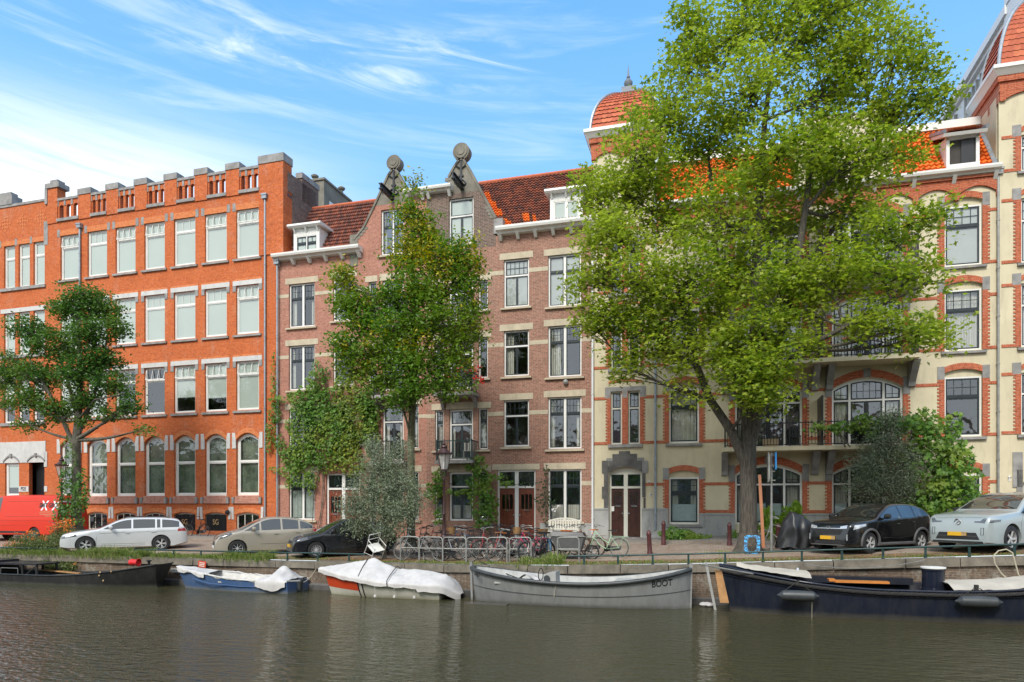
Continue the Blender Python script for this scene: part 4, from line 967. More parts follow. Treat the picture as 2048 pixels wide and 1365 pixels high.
# right-hand stucco house with its tower
K = Plane(1997, 32, .0075, 'stucco_tower_house', 'stucco house with red brick quoins and orange tiled dome at the right edge', 'house')
rb_ = MB(); rx = MB(); gs = MB(); HK = []; kz = [(K.z(2060, 385), K.z(2060, 268)), (K.z(2060, 524), K.z(2060, 395)), (K.z(2060, 693), K.z(2060, 566)), (K.z(2060, 868), K.z(2060, 745))]
ka, kb = K.u(2042), K.u(2125); uKE = K.u(2230)
for k, (c, d) in enumerate(kz[:1] + kz[1:]):
    if k == 0: c = K.z(2060, 340)
    HK.append((ka, kb, c, d, 0)); window(K.root, ka, kb, c, d, trans=(d - c) * .66, mull=(.5,), grid=(3, 2), back=['blind_or_backing', 'blind_or_backing', 'sides', 'dark'][k], sill=YS)
    gs.box(ka - .3, ka, -.03, .05, d - .05, d + .4); quoin(ka, c, d - .05, -1); arch(ka, kb, d + .1, .2, .2); rb_.box(0.1, ka - .19, -.026, .05, d - .1, d + .02); rb_.box(0.1, ka - .19, -.026, .05, c, c + .12)
c, d = 1.9, K.z(2060, 965); HK.append((K.u(2045), kb, c, d, 0)); doorset(K.root, K.u(2045), kb, c, 0, K.z(2060, 1000), d, fm='cream_paint')
sd_ = MB()
for q in ((2025, 905, 2045, 975), (2033, 940, 2045, 1040)): a, z1 = K.p(q[0], q[1]); b, z0 = K.p(q[2], q[3]); gs.box(a, b, -.04, .05, z0, z1); 
tzK = K.z(1992, 150, -.3); wk = MB(); wall(wk, 0.004, uKE, 1.2, tzK - .5, HK); shell(wk, 0.004, uKE, 1.2, tzK - .5, 2.7); wk.build('wall', 'stucco', K.root)
split(rb_, 'brick_trim', 'brick_red', K.root); split(rx, 'brick_quoin', 'brick_redx', K.root); split(gs, 'stone_trim', 'stone_grey', K.root)
towertop(K.root, 0.1, uKE - .1, tzK, 2.7); dk = dome(K.root, uKE / 2, uKE / 2 + .02, uKE / 2 - .12, tzK + .36, 3.2, rows=20); dk.scale = (1, .5, 1); dk.location.y = .07
MB().box(K.u(2016), K.u(2021.5), -.02, .02, K.z(2018, 962), K.z(2018, 952)).build('number_plate', 'white_paint', K.root); text('27', .13, 'letter_dark', K.root, (K.u(2018.7), -.025, K.z(2018, 957)), name='house_number')
rooms(K.root, 0.1, uKE, 1.3, tzK - 1, [q[0] - .6 for q in kz[1:]], [], depth=2.6)
# tall white block behind
V0 = empty('white_tower_block', (*[at(2012, 25, 40)[0], 40], 0), 0, 'tall white panelled modern building rising behind the stucco houses at the top right', 'building')
zW = at(2012, 25, 40)[1]; m = MB(); m.box(.02, 14, -4.4, .3, 1, zW + 12); m.build('tower', 'white_wall', V0)
m = MB(); m.box(.3, 14, 0, 16, 1, zW - .1); m.build('wing', 'white_wall', V0); m = MB(); m.box(-.08, 14, -.05, 16, zW - .1, zW + .35); m.box(.1, .3, 0, 16, zW - .3, zW - .1); m.build('roof_edge', 'white_wall', V0)
m = MB()
for i in range(3):
    for y0, y1 in ((1.5, 6.4), (8.2, 13.5)): m.box(.2, .32, y0, y1, zW - 2.6 - i * 3.2, zW - .7 - i * 3.2)
wo = m.build('window', 'glass', V0)
m = MB()
for i in range(3):
    for y0, y1 in ((1.5, 6.4), (8.2, 13.5)):
        for j in range(9): y = lerp(y0, y1, j / 8); m.box(.12, .3, y - .04, y + .04, zW - 2.6 - i * 3.2, zW - .7 - i * 3.2)
split(m, 'window_fins', 'galv', V0)
m = MB()
for i in range(14): m.box(-.01, .015, -4.4, .3, 16 + i * 1.3, 16.06 + i * 1.3)
m.build('panel_joints', 'galv', V0)
# ================================================================ water, quay, street
def ground_mats():
    s = NT('water'); v = s.tex(); m = s.mapping(v, (1.0, 2.4, 1), rot=(0, 0, R(8)))
    n1 = s.noise(m, 2.3, 2, .5); n2 = s.noise(m, 7, 2, .5); n3 = s.noise(s.mapping(v, (.3, .8, 1)), .4, 2)
    h = s.math('ADD', s.math('MULTIPLY', n1, .7), s.math('MULTIPLY', n2, .30)); h = s.math('MULTIPLY', h, s.ramp(n3, [(.3, .55), (.7, 1)]))
    s.p.inputs['Base Color'].default_value = (.050, .047, .023, 1); s.p.inputs['Roughness'].default_value = .03; s.p.inputs['IOR'].default_value = 1.33
    s.bump(h, 1.0, .105)
    brickp = NT('street_bricks'); s = brickp; v = s.tex(); b = s.n('ShaderNodeTexBrick'); s.l(v, b.inputs['Vector'])
    for k, x in (('Scale', 1), ('Mortar Size', .008), ('Brick Width', .2), ('Row Height', .07), ('Bias', 0)): b.inputs[k].default_value = x
    b.inputs['Color1'].default_value = (.36, .26, .19, 1); b.inputs['Color2'].default_value = (.28, .21, .16, 1); b.inputs['Mortar'].default_value = (.12, .105, .085, 1)
    c = s.mix(s.ramp(s.noise(v, .7, 6, .7), [(.35, 0), (.7, .55)]), b.outputs['Color'], (.36, .31, .25)); c = s.mix(s.ramp(s.noise(v, 2.2, 8, .8), [(.5, 0), (.62, .8)]), c, (.16, .09, .045))
    c = s.mix(.0, c, c); s.l(c, s.p.inputs['Base Color']); s.p.inputs['Roughness'].default_value = .9; s.bump(b.outputs['Fac'], -.3, .01)
    s = NT('pavement'); v = s.tex(); b = s.n('ShaderNodeTexBrick'); s.l(v, b.inputs['Vector'])
    for k, x in (('Scale', 1), ('Mortar Size', .006), ('Brick Width', .3), ('Row Height', .3), ('Bias', 0)): b.inputs[k].default_value = x
    b.inputs['Color1'].default_value = (.30, .26, .22, 1); b.inputs['Color2'].default_value = (.25, .22, .19, 1); b.inputs['Mortar'].default_value = (.15, .14, .12, 1)
    s.l(s.mix(s.ramp(s.noise(v, 1.2, 6, .7), [(.4, 0), (.7, .5)]), b.outputs['Color'], (.17, .14, .11)), s.p.inputs['Base Color']); s.p.inputs['Roughness'].default_value = .9
    s = NT('verge_soil'); v = s.tex(); s.l(s.ramp(s.noise(v, 3, 8, .75), [(.3, (.09, .06, .035)), (.5, (.20, .13, .075)), (.62, (.11, .12, .04)), (.75, (.26, .15, .07))]), s.p.inputs['Base Color']); s.p.inputs['Roughness'].default_value = 1; s.bump(s.noise(v, 30, 5), .6, .02)
ground_mats()
QY = 22.0
xs = [x * 1.0 for x in range(-70, 41)]
def strip(name, mat, ys, dz, kind='structure', x0=-70, x1=40):
    X = [x for x in xs if x0 <= x <= x1]; vs = [(x, y, gz(x, y) + dz) for y in ys for x in X]; n = len(X)
    m = MB(); m.idx(vs, [(j * n + i, j * n + i + 1, (j + 1) * n + i + 1, (j + 1) * n + i) for j in range(len(ys) - 1) for i in range(n - 1)])
    return tag(m.build(name, mat, recalc=False), kind=kind)
g = MB()
gy = [QY + .3, 24, 26, 28, 30, 32, 40, 80, 900]; X = [-900] + xs + [900]; n = len(X)
g.idx([(x, y, gz(x, y)) for y in gy for x in X], [(j * n + i, j * n + i + 1, (j + 1) * n + i + 1, (j + 1) * n + i) for j in range(len(gy) - 1) for i in range(n - 1)])
tag(g.build('street', 'street_bricks', recalc=False), kind='structure')
strip('verge', 'verge_soil', [QY + .32, 22.9, 23.5], .006)
pv = MB()
for a, b in zip(xs, xs[1:]):
    z0, z1 = gz(a, 29.6), gz(b, 29.6); w0, w1 = gz(a, 32), gz(b, 32)
    pv.hexa([(a, 29.6, z0 - .05), (b, 29.6, z1 - .05), (b, 32, w1 - .05), (a, 32, w0 - .05), (a, 29.6, z0 + .1), (b, 29.6, z1 + .1), (b, 32, w1 + .08), (a, 32, w0 + .08)])
tag(pv.build('pavement', 'pavement'), kind='structure')
tag(MB().idx([(-300, -60, 0), (300, -60, 0), (300, QY + .1, 0), (-300, QY + .1, 0)], [(0, 1, 2, 3)]).build('canal_water', 'water', recalc=False), kind='structure')
# quay wall: stretches of rough brick with capstones
qw = empty('quay_wall', (0, QY, 0), 0, 'old brick quay wall with worn capstones along the canal', 'quay wall')
m = MB(); n = 0
for a, b in zip(xs, xs[1:]):
    for k in range(4):
        x0, x1 = lerp(a, b, k / 4), lerp(a, b, (k + 1) / 4); d0 = .02 * math.sin(x0 * 1.7) + .015 * math.sin(x0 * 5); d1 = .02 * math.sin(x1 * 1.7) + .015 * math.sin(x1 * 5)
        m.face([(x0, d0, -.3), (x1, d1, -.3), (x1, d1, qz(x1) - .22), (x0, d0, qz(x0) - .22)])
m.build('brick_face', 'brick_quay', qw)
m = MB()
for a, b in zip(xs, xs[1:]): m.hexa([(a, -.06, -.3), (b, -.06, -.3), (b, .02, -.3), (a, .02, -.3), (a, -.10, .17), (b, -.1, .17), (b, .05, .24), (a, .05, .24)])
m.build('footing', 'stone_dark', qw)
m = MB(); x = -66.0
while x < 39:
    w = rnd.uniform(1.1, 1.9); e = .012; dy = rnd.uniform(-.02, .02); dz = rnd.uniform(-.015, .015)
    a, b = x + e, x + w - e; m.hexa([(a, -.09 + dy, qz(a) - .24), (b, -.09 + dy, qz(b) - .24), (b, .36, qz(b) - .24), (a, .36, qz(a) - .24), (a, -.07 + dy, qz(a) + dz), (b, -.07 + dy, qz(b) + dz), (b, .36, qz(b) + dz), (a, .36, qz(a) + dz)]); x += w
m.build('capstones', 'stone_quay', qw)

# the bank on this side of the canal, unseen, with houses added for windows and car paint to reflect
m = MB(); m.cur = 0; m.face([(-900, -900, 1.3), (900, -900, 1.3), (900, -1.5, 1.3), (-900, -1.5, 1.3)]); m.face([(-900, -1.5, 1.3), (900, -1.5, 1.3), (900, -1.5, -.2), (-900, -1.5, -.2)])
x = -90
while x < 70:
    w, h = rnd.uniform(6, 10), rnd.uniform(8, 11); m.cur = 1 + (int(x) % 2); m.box(x, x + w - .02, -30, -17, 1.3, h); m.cur = 1; m.hexa([(x, -30, h), (x + w - .02, -30, h), (x + w - .02, -17, h), (x, -17, h), (x + 1.5, -25, h + 3), (x + w - 1.5, -25, h + 3), (x + w - 1.5, -21, h + 3), (x + 1.5, -21, h + 3)])
    m.cur = 3
    for k in range(3):
        for z in (2.2, 5.4, 8.4):
            if z + 2 < h: m.box(x + w * (k + .5) / 3 - .55, x + w * (k + .5) / 3 + .55, -17.0, -16.95, z, z + 1.9)
    x += w
tag(m.build('unseen_opposite_bank', ['street_bricks', 'brick_brown', 'stucco', 'white_paint'], recalc=False), kind='structure')
# ================================================================ trees, climbers, shrubs, grass
leafmat('leaf_maple', [(.10, .17, .022), (.19, .27, .034), (.29, .36, .05), (.42, .47, .075)], (.37, .43, .07), .3, .52)
leafmat('leaf_elm', [(.04, .10, .025), (.075, .17, .035), (.12, .24, .045)], (.15, .23, .04), .5, .35)
leafmat('leaf_linden', [(.06, .14, .02), (.11, .22, .03), (.17, .29, .04)], (.24, .32, .04), .3, .38)
leafmat('leaf_yellow', [(.36, .33, .03), (.45, .38, .04), (.28, .30, .03)], None, 1, .3)
leafmat('leaf_ivy', [(.05, .12, .015), (.09, .20, .025), (.15, .28, .035)], (.24, .31, .04), 1.1, .25)
leafmat('leaf_ivy_mix', [(.10, .17, .02), (.18, .24, .03), (.30, .30, .035)], (.07, .15, .02), 1.1, .25)
leafmat('leaf_ivy_dark', [(.015, .035, .012), (.03, .065, .018), (.045, .085, .025)], None, 1, .2)
leafmat('leaf_olive', [(.15, .19, .11), (.24, .29, .18), (.36, .40, .29)], None, 1, .3)
leafmat('leaf_lime', [(.14, .24, .02), (.22, .34, .03), (.30, .40, .05)], None, 1, .35)
leafmat('grass_blade', [(.10, .17, .03), (.17, .26, .05), (.24, .30, .08), (.34, .30, .15)], None, 1, .3)
leafmat('dry_leaf', [(.30, .12, .03), (.40, .2, .06), (.22, .10, .04)], None, 1, .1)
leafmat('petal_orange', [(.75, .15, .02), (.85, .28, .03)], None, 1, .2)
leafmat('petal_red', [(.70, .04, .02), (.80, .08, .04)], None, 1, .2)
leafmat('petal_white', [(.75, .72, .68), (.8, .78, .75)], None, 1, .2)
def bark(name, a, b, sc=(9, 9, 1.3)):
    s = NT(name); v = s.mapping(s.tex(), sc); n = s.noise(v, 2.2, 8, .75); s.l(s.ramp(n, [(.32, a), (.66, b)]), s.p.inputs['Base Color']); s.p.inputs['Roughness'].default_value = .95; s.bump(n, 1.0, .05)
bark('bark_maple', (.03, .025, .02), (.15, .13, .105)); bark('bark_grey', (.05, .045, .035), (.20, .18, .14), (6, 6, 2)); bark('bark_green', (.045, .045, .025), (.17, .16, .09), (6, 6, 2))
rg_ = np.random.default_rng(5)
LEAF = {'diamond': (np.array([(-.5, 0, 0), (0, -.3, .06), (.5, 0, 0), (0, .3, .06)]), [(0, 1, 2, 3)]),
        'lobed': (np.array([(-.45, 0, 0), (-.12, -.16, .02), (-.05, -.5, .0), (.16, -.2, .03), (.55, 0, -.04), (.16, .2, .03), (-.05, .5, .0), (-.12, .16, .02)]), [(0, 1, 2, 3, 4, 5, 6, 7)]),
        'oval': (np.array([(-.5, 0, 0), (-.15, -.24, .03), (.25, -.2, .03), (.5, 0, 0), (.25, .2, .03), (-.15, .24, .03)]), [(0, 1, 2, 3, 4, 5)]),
        'narrow': (np.array([(-.5, 0, 0), (0, -.12, .02), (.5, 0, 0), (0, .12, .02)]), [(0, 1, 2, 3)])}
def leaves(name, pts, size, mats, shape='diamond', parent=None, nrm=None, tilt=.6, mi=None, svar=.35, droop=0):
    """one leaf at each point; nrm: mean facing (n,3) or None for up"""
    pts = np.asarray(pts, float); n = len(pts); base, fc = LEAF[shape]; k = len(base)
    up = np.tile(np.array([0, 0, 1.0]), (n, 1)) if nrm is None else np.asarray(nrm, float).copy()
    if up.ndim == 1: up = np.tile(up, (n, 1))
    up = up + rg_.normal(0, tilt, (n, 3)); up /= np.linalg.norm(up, axis=1)[:, None] + 1e-9
    d = rg_.normal(0, 1, (n, 3)); d[:, 2] -= droop; d -= up * (d * up).sum(1)[:, None]; d /= np.linalg.norm(d, axis=1)[:, None] + 1e-9; e = np.cross(up, d)
    s = size * (1 + rg_.uniform(-svar, svar, n))
    V = pts[:, None, :] + s[:, None, None] * (base[None, :, 0, None] * d[:, None, :] + base[None, :, 1, None] * e[:, None, :] + base[None, :, 2, None] * up[:, None, :])
    me = bpy.data.meshes.new(name); me.vertices.add(n * k); me.vertices.foreach_set('co', V.reshape(-1)); me.loops.add(n * k); me.loops.foreach_set('vertex_index', np.arange(n * k, dtype=np.int32))
    me.polygons.add(n); me.polygons.foreach_set('loop_start', np.arange(0, n * k, k, dtype=np.int32)); me.polygons.foreach_set('loop_total', np.full(n, k, dtype=np.int32))
    for m in (mats if isinstance(mats, (list, tuple)) else [mats]): me.materials.append(M_[m])
    if mi is not None: me.polygons.foreach_set('material_index', np.asarray(mi, dtype=np.int32))
    me.update(calc_edges=True); o = bpy.data.objects.new(name, me); C.objects.link(o); o.parent = parent; return o
def curve_pts(a, b, sag, n=7, side=None):
    a, b = Vector(a), Vector(b); m = (a + b) / 2 + Vector(side or (0, 0, 0)) + Vector((0, 0, sag)); return [a * (1 - t) ** 2 + m * 2 * t * (1 - t) + b * t * t for t in [i / n for i in range(n + 1)]]
def tree(name, label, base, trunk, blobs, leaf, size, shape, barkm, nclump=40, per=22, r0=.3, flat=.45, seed=1, group=None, tilt=.55, twig=True, nrm=None, cr=.42, shellb=.0, parent=None, density=1.0, cat='tree', yellow=None, limbs=None, droop=.3):
    """trunk: list of (x, y, z, r) relative to base; blobs: (centre, (rx, ry, rz), weight) foliage masses fed by limbs from the trunk"""
    rr = random.Random(seed); root = empty(name, base, 0, label, cat, group); m = MB(); pts = [Vector(p[:3]) for p in trunk]; rad = [p[3] for p in trunk]
    m.tube(pts, rad, 12); tips = []; P_ = []; MI = []
    # root flare
    m.tube([pts[0] - Vector((0, 0, .15)), pts[0] + Vector((0, 0, .12)), pts[0] + Vector((0, 0, .5))], [rad[0] * 1.7, rad[0] * 1.25, rad[0] * .98], 12)
    for lb in (limbs or []): m.tube([Vector(p[:3]) for p in lb], [p[3] for p in lb], 9)
    feed = [(p, r) for p, r in zip(pts, rad)] + [(Vector(q[:3]), q[3]) for lb in (limbs or []) for q in lb[1:]]
    for ci, (c, rad3, wgt) in enumerate(blobs):
        c = Vector(c); cand = [(p, r) for p, r in feed if p.z < c.z - .25 * rad3[2] and r > .02] or feed[-1:]
        p0, r_ = min(cand, key=lambda q: (q[0] - c).length + (1.2 * abs((c - q[0]).z) if (c - q[0]).z < 0 else 0))
        L = (c - p0).length; rb0 = min(r_ * .75, .03 + .022 * L); cp = curve_pts(p0, c, -.08 * L, 6, (rr.uniform(-.1, .1) * L, rr.uniform(-.1, .1) * L, 0)); m.tube(cp, [lerp(rb0, .022, i / 6) for i in range(7)], 7, cap=False)
        feed.append((c, .035)); ncl = max(3, int(nclump * wgt * density))
        for k in range(ncl):
            th = rr.uniform(0, 2 * PI); ph = math.acos(rr.uniform(-1, 1)); q = rr.uniform(shellb, 1) ** (1 / 2.2)
            v = Vector((math.sin(ph) * math.cos(th) * rad3[0], math.sin(ph) * math.sin(th) * rad3[1], math.cos(ph) * rad3[2])) * q; e = c + v
            if twig and k % 2 == 0:
                s = cp[rr.randint(3, 6)]; m.tube(curve_pts(s, e, .05 * v.length, 3, (rr.uniform(-.2, .2), rr.uniform(-.2, .2), 0)), [.022, .016, .011, .005], 4, cap=False)
            n = int(per * rr.uniform(.5, 1.5)); w = cr * rr.uniform(.7, 1.3); g = np.clip(rg_.normal(0, 1, (n, 3)), -1.7, 1.7) * np.array([w, w, w * flat]); P_.append(g + np.array(e)); MI.append(np.full(n, 1 if (yellow and yellow(e, rr)) else 0))
    w = m.build('trunk', barkm, root, smooth=60, recalc=False)
    leaves('crown', np.concatenate(P_), size, leaf, shape, root, nrm, tilt, np.concatenate(MI) if yellow else None, droop=droop)
    return root
def rel(base, px, py, Y): X, Z = at(px, py, Y); return (X - base[0], Y - base[1], Z - base[2])
# big maple
bY = 25.6; bx, _ = at(1497, 1100, bY); bz = gz(bx, bY); base = (bx, bY, bz)
T = lambda px, py, r, dy=0: (*rel(base, px, py, bY + dy), r)
trunk = [T(1497, 1096, .32), T(1497, 1000, .275), T(1496, 900, .27), T(1499, 800, .24), T(1512, 700, .20), T(1512, 600, .19), T(1515, 480, .15), T(1520, 360, .12), T(1530, 240, .09), T(1545, 120, .06), T(1560, 30, .03)]
limbs = [[T(1494, 935, .2), T(1462, 862, .16, -.2), T(1420, 800, .14, -.4), T(1392, 730, .12, -.6), T(1375, 640, .10, -.8), T(1350, 560, .07, -1)], [T(1500, 860, .2), T(1475, 780, .15, .3), T(1462, 700, .14, .5), T(1440, 600, .12, .8), T(1430, 480, .1, 1), T(1420, 340, .07, 1)],
         [T(1503, 880, .2), T(1525, 800, .17, -.3), T(1552, 700, .14, -.5), T(1590, 560, .12, -.6), T(1610, 420, .1, -.6), T(1630, 280, .07, -.5)],
         [T(1540, 760, .12, -.5), T(1600, 700, .09, -1.2), T(1690, 655, .07, -1.6), T(1780, 600, .05, -1.6), T(1850, 520, .03, -1.4)], [T(1515, 640, .13), T(1590, 560, .1, .8), T(1680, 440, .08, 1.2), T(1750, 300, .05, 1.4)]]
BL = []
def blob(px, py, rx, rz, dy=0, w=1.0, ry=None): s = 1 / 57.0; BL.append((rel(base, px, py, bY + dy), (rx * s, (ry or (rx + rz) * .5) * s, rz * s), w))
for q in [(1235, 375, 75, 50, 0, .9), (1180, 390, 40, 35, -.5, .35), (1290, 300, 75, 75, -.5, 1.2), (1340, 210, 75, 70, 0, 1.2), (1400, 110, 70, 60, .4, 1.1), (1380, 40, 35, 30, 0, .35), (1480, 60, 75, 55, 0, 1.1), (1500, -10, 60, 40, 0, .6), (1500, 180, 90, 70, -.6, 1.5), (1620, 60, 85, 70, 0, 1.4), (1610, -20, 80, 40, 0, .8), (1720, 90, 75, 70, .3, 1.2),
          (1700, -5, 60, 45, 0, .6), (1800, 90, 50, 50, -.4, .6), (1850, 130, 40, 30, 0, .35), (1800, 220, 75, 55, .3, 1.1), (1870, 195, 32, 26, 0, .25), (1650, 190, 90, 75, .6, 1.5), (1570, 300, 95, 70, -1.2, 1.5), (1420, 280, 90, 75, 1, 1.4), (1700, 320, 90, 60, -.6, 1.3), (1790, 310, 55, 35, 0, .5),
          (1230, 470, 65, 50, -1, .9), (1330, 430, 80, 60, .5, 1.2), (1200, 560, 60, 45, -.6, .7), (1160, 570, 25, 25, -.4, .15), (1280, 560, 80, 60, -1.2, 1.2), (1440, 440, 90, 70, -1, 1.4), (1560, 440, 90, 60, 1.2, 1.2), (1680, 430, 80, 50, .9, .9), (1760, 460, 75, 45, -1, .8), (1850, 440, 50, 28, -1, .35),
          (1215, 640, 50, 50, -.4, .7), (1300, 670, 75, 60, -.7, 1.1), (1380, 560, 80, 60, -1.5, 1.2), (1470, 560, 80, 60, .8, 1.1), (1560, 560, 85, 55, -1.4, 1.1), (1670, 550, 85, 50, -1.2, 1.0), (1770, 550, 80, 42, -1.5, .8), (1860, 560, 40, 28, -1.4, .25), (1370, 680, 55, 55, -1.2, .7), (1250, 735, 40, 40, -.6, .4),
          (1520, 660, 70, 50, -1.6, .9), (1545, 740, 60, 60, -1.8, .9), (1470, 700, 45, 50, -1.2, .5), (1430, 640, 40, 50, 0, .5), (1790, 660, 75, 38, -1.7, .7), (1730, 640, 45, 30, -1.6, .4), (1870, 670, 45, 25, -1.6, .3), (1620, 620, 50, 40, -1, .4), (1360, 770, 28, 30, -1, .15), (1510, 800, 35, 28, -1.6, .3), (1410, 790, 18, 16, -1, .06), (1500, 745, 55, 50, -1.9, .7), (1450, 720, 40, 50, -1.3, .5), (1195, 470, 45, 60, -.4, .6), (1300, 620, 60, 60, .6, .7), (1290, 360, 70, 60, .6, .8), (1610, 690, 35, 25, -1.5, .25), (1640, 330, 70, 60, .9, .8), (1500, 350, 80, 70, .9, .9), (1180, 640, 30, 30, -.4, .3)]: blob(q[0], q[1], q[2] * 1.06, q[3] * 1.12, *q[4:])
tree('maple_tree', 'huge bright green maple with a thick furrowed trunk, by far the tallest tree', base, trunk, BL, 'leaf_maple', .165, 'lobed', 'bark_maple', nclump=50, per=34, r0=.35, flat=.6, seed=3, limbs=limbs, cr=.31, tilt=.5)
# middle tree
base = (*[at(822, 1100, 25.2)[0], 25.2], 0); base = (base[0], 25.2, gz(base[0], 25.2)); bY = 25.2
trunk = [T(822, 1090, .17), T(822, 980, .15), T(822, 880, .14), T(826, 790, .13), T(826, 730, .12), T(828, 640, .09), T(826, 520, .07), T(826, 420, .04), T(826, 360, .02)]
limbs = [[T(822, 770, .08), T(790, 690, .06, -.3), T(750, 600, .045, -.4), T(700, 560, .03, -.4)], [T(826, 760, .09), T(855, 690, .06, .2), T(885, 600, .05, .3), T(920, 480, .03, .3)], [T(824, 740, .08), T(800, 640, .06, .3), T(790, 520, .04, .3), T(800, 420, .02, .2)], [T(828, 780, .06), T(880, 730, .05, -.2), T(930, 690, .03, -.2)], [T(820, 800, .06), T(770, 760, .05), T(720, 730, .03)]]
BL = []
def blob(px, py, rx, rz, dy=0, w=1.0, ry=None): s = 1 / 51.0; BL.append((rel(base, px, py, bY + dy), (rx * s, (ry or (rx + rz) * .5) * s, rz * s), w))
for q in [(826, 375, 12, 22, 0, .12), (822, 430, 28, 35, 0, .4), (850, 470, 35, 45, .2, .7), (815, 510, 40, 45, -.2, .7), (880, 520, 50, 45, 0, .9), (935, 510, 25, 40, .2, .4), (925, 560, 40, 45, 0, .7), (845, 580, 55, 50, -.5, 1), (790, 600, 40, 45, 0, .6), (685, 560, 25, 28, -.3, .35), (700, 600, 35, 35, -.4, .55), (735, 640, 45, 40, -.3, .8), (800, 660, 60, 50, -.7, 1.1), (880, 640, 60, 55, -.3, 1.1), (940, 640, 30, 50, 0, .5),
          (690, 690, 30, 28, -.5, .45), (740, 710, 55, 35, -.6, .9), (820, 730, 60, 35, -.8, .9), (900, 710, 55, 45, 0, .9), (755, 760, 50, 25, -.5, .5), (830, 780, 50, 22, -.9, .5), (900, 770, 45, 28, 0, .5), (800, 800, 25, 18, -.6, .2), (700, 740, 30, 25, -.3, .3)]: blob(*q)
tree('linden_tree', 'slender mid-sized green tree with yellowing top in front of the two gabled houses', base, trunk, BL, ['leaf_linden', 'leaf_yellow'], .14, 'oval', 'bark_green', nclump=80, per=30, flat=.7, seed=5, limbs=limbs, cr=.26, yellow=lambda e, r: r.random() < (.40 if e.z > 10.5 else .08 if e.z > 7 else .01))
# left tree
base = (*[at(152, 1100, 26.4)[0], 26.4], 0); base = (base[0], 26.4, gz(base[0], 26.4)); bY = 26.4
trunk = [T(153, 1060, .24), T(153, 960, .20), T(152, 880, .18), T(160, 800, .14), T(160, 720, .11), T(155, 640, .07), T(152, 590, .04)]
limbs = [[T(152, 900, .12), T(125, 840, .09, -.2), T(95, 780, .07, -.3), T(60, 720, .05, -.3)], [T(156, 870, .1), T(185, 800, .08, .2), T(205, 730, .06, .2), T(215, 670, .04)], [T(158, 850, .09), T(135, 760, .07, .3), T(110, 690, .05, .3)], [T(156, 840, .06), T(190, 800, .05, -.3), T(240, 790, .03, -.3)]]
BL = []
def blob(px, py, rx, rz, dy=0, w=1.0, ry=None): s = 1 / 42.0; BL.append((rel(base, px, py, bY + dy), (rx * s, (ry or (rx + rz) * .5) * s, rz * s), w))
for q in [(170, 590, 50, 18, 0, .35), (140, 620, 40, 28, 0, .5), (200, 620, 40, 28, .2, .5), (235, 655, 28, 22, 0, .25), (180, 670, 50, 30, -.3, .6), (125, 690, 45, 32, 0, .6), (55, 660, 38, 28, 0, .4), (80, 690, 30, 25, -.3, .25), (30, 735, 40, 32, 0, .5), (80, 750, 45, 30, -.2, .55), (5, 765, 25, 20, 0, .2), (200, 720, 45, 32, .2, .6), (150, 745, 50, 32, -.4, .65), (225, 770, 38, 25, 0, .4), (262, 810, 22, 22, 0, .2), (60, 800, 45, 25, -.3, .45), (110, 820, 45, 22, -.2, .4), (175, 800, 45, 26, 0, .4), (225, 825, 30, 16, 0, .15), (60, 850, 38, 10, -.3, .12), (285, 858, 14, 8, 0, .04), (10, 810, 20, 18, 0, .1), (170, 845, 20, 14, 0, .08)]: blob(*q)
lt = tree('elm_tree', 'smaller dark green tree with sparse crown and ivied trunk beside the red van', base, trunk, BL, 'leaf_elm', .15, 'oval', 'bark_grey', nclump=125, per=28, flat=.6, seed=8, limbs=limbs, cr=.26)
# ---- leaf masses on walls and fences
def mass(name, label, cat, ells, Y, leaf, size, shape='oval', dens=230, thick=.35, seed=1, stems=None, nrm=(0, -.8, .45), group=None, mi=None, tilt=.5, bm='bark_grey', s=1 / 43.0, rn=None, droop=.6, stemr=.02):
    """ells: (px, py, rx, rz[, w]) in a plane at depth Y; leaves lie in a layer of the given thickness"""
    r2 = np.random.default_rng(seed); x0, z0 = at(ells[0][0], 1012, Y); root = empty(name, (x0, Y, gz(x0, Y)), 0, label, cat, group); P_ = []; MI = []
    for e in ells:
        X, Z = at(e[0], e[1], Y); a, b = e[2] * s, e[3] * s; n = int(dens * PI * a * b * (e[4] if len(e) > 4 else 1)) + 4
        t = r2.uniform(0, 2 * PI, n); q = np.sqrt(r2.uniform(0, 1, n)); wob = 1 + .25 * np.sin(t * 5 + e[0]) ; bul = np.sqrt(np.maximum(0, 1 - q ** 2))
        P_.append(np.stack([X - x0 + np.cos(t) * q * a * wob, -r2.uniform(.1, 1, n) * thick * (.35 + bul), Z - gz(x0, Y) + np.sin(t) * q * b * wob], 1)); MI.append(np.full(n, e[5] if len(e) > 5 else 0))
    m = MB()
    for st in (stems or []): m.tube([(at(p, q, Y)[0] - x0, -.06, at(p, q, Y)[1] - gz(x0, Y)) for p, q in st], stemr, 5)
    if stems: m.build('stem', bm, root, smooth=60)
    leaves('foliage', np.concatenate(P_), size, leaf, shape, root, nrm, tilt, np.concatenate(MI) if isinstance(leaf, list) else None, droop=droop)
    return root
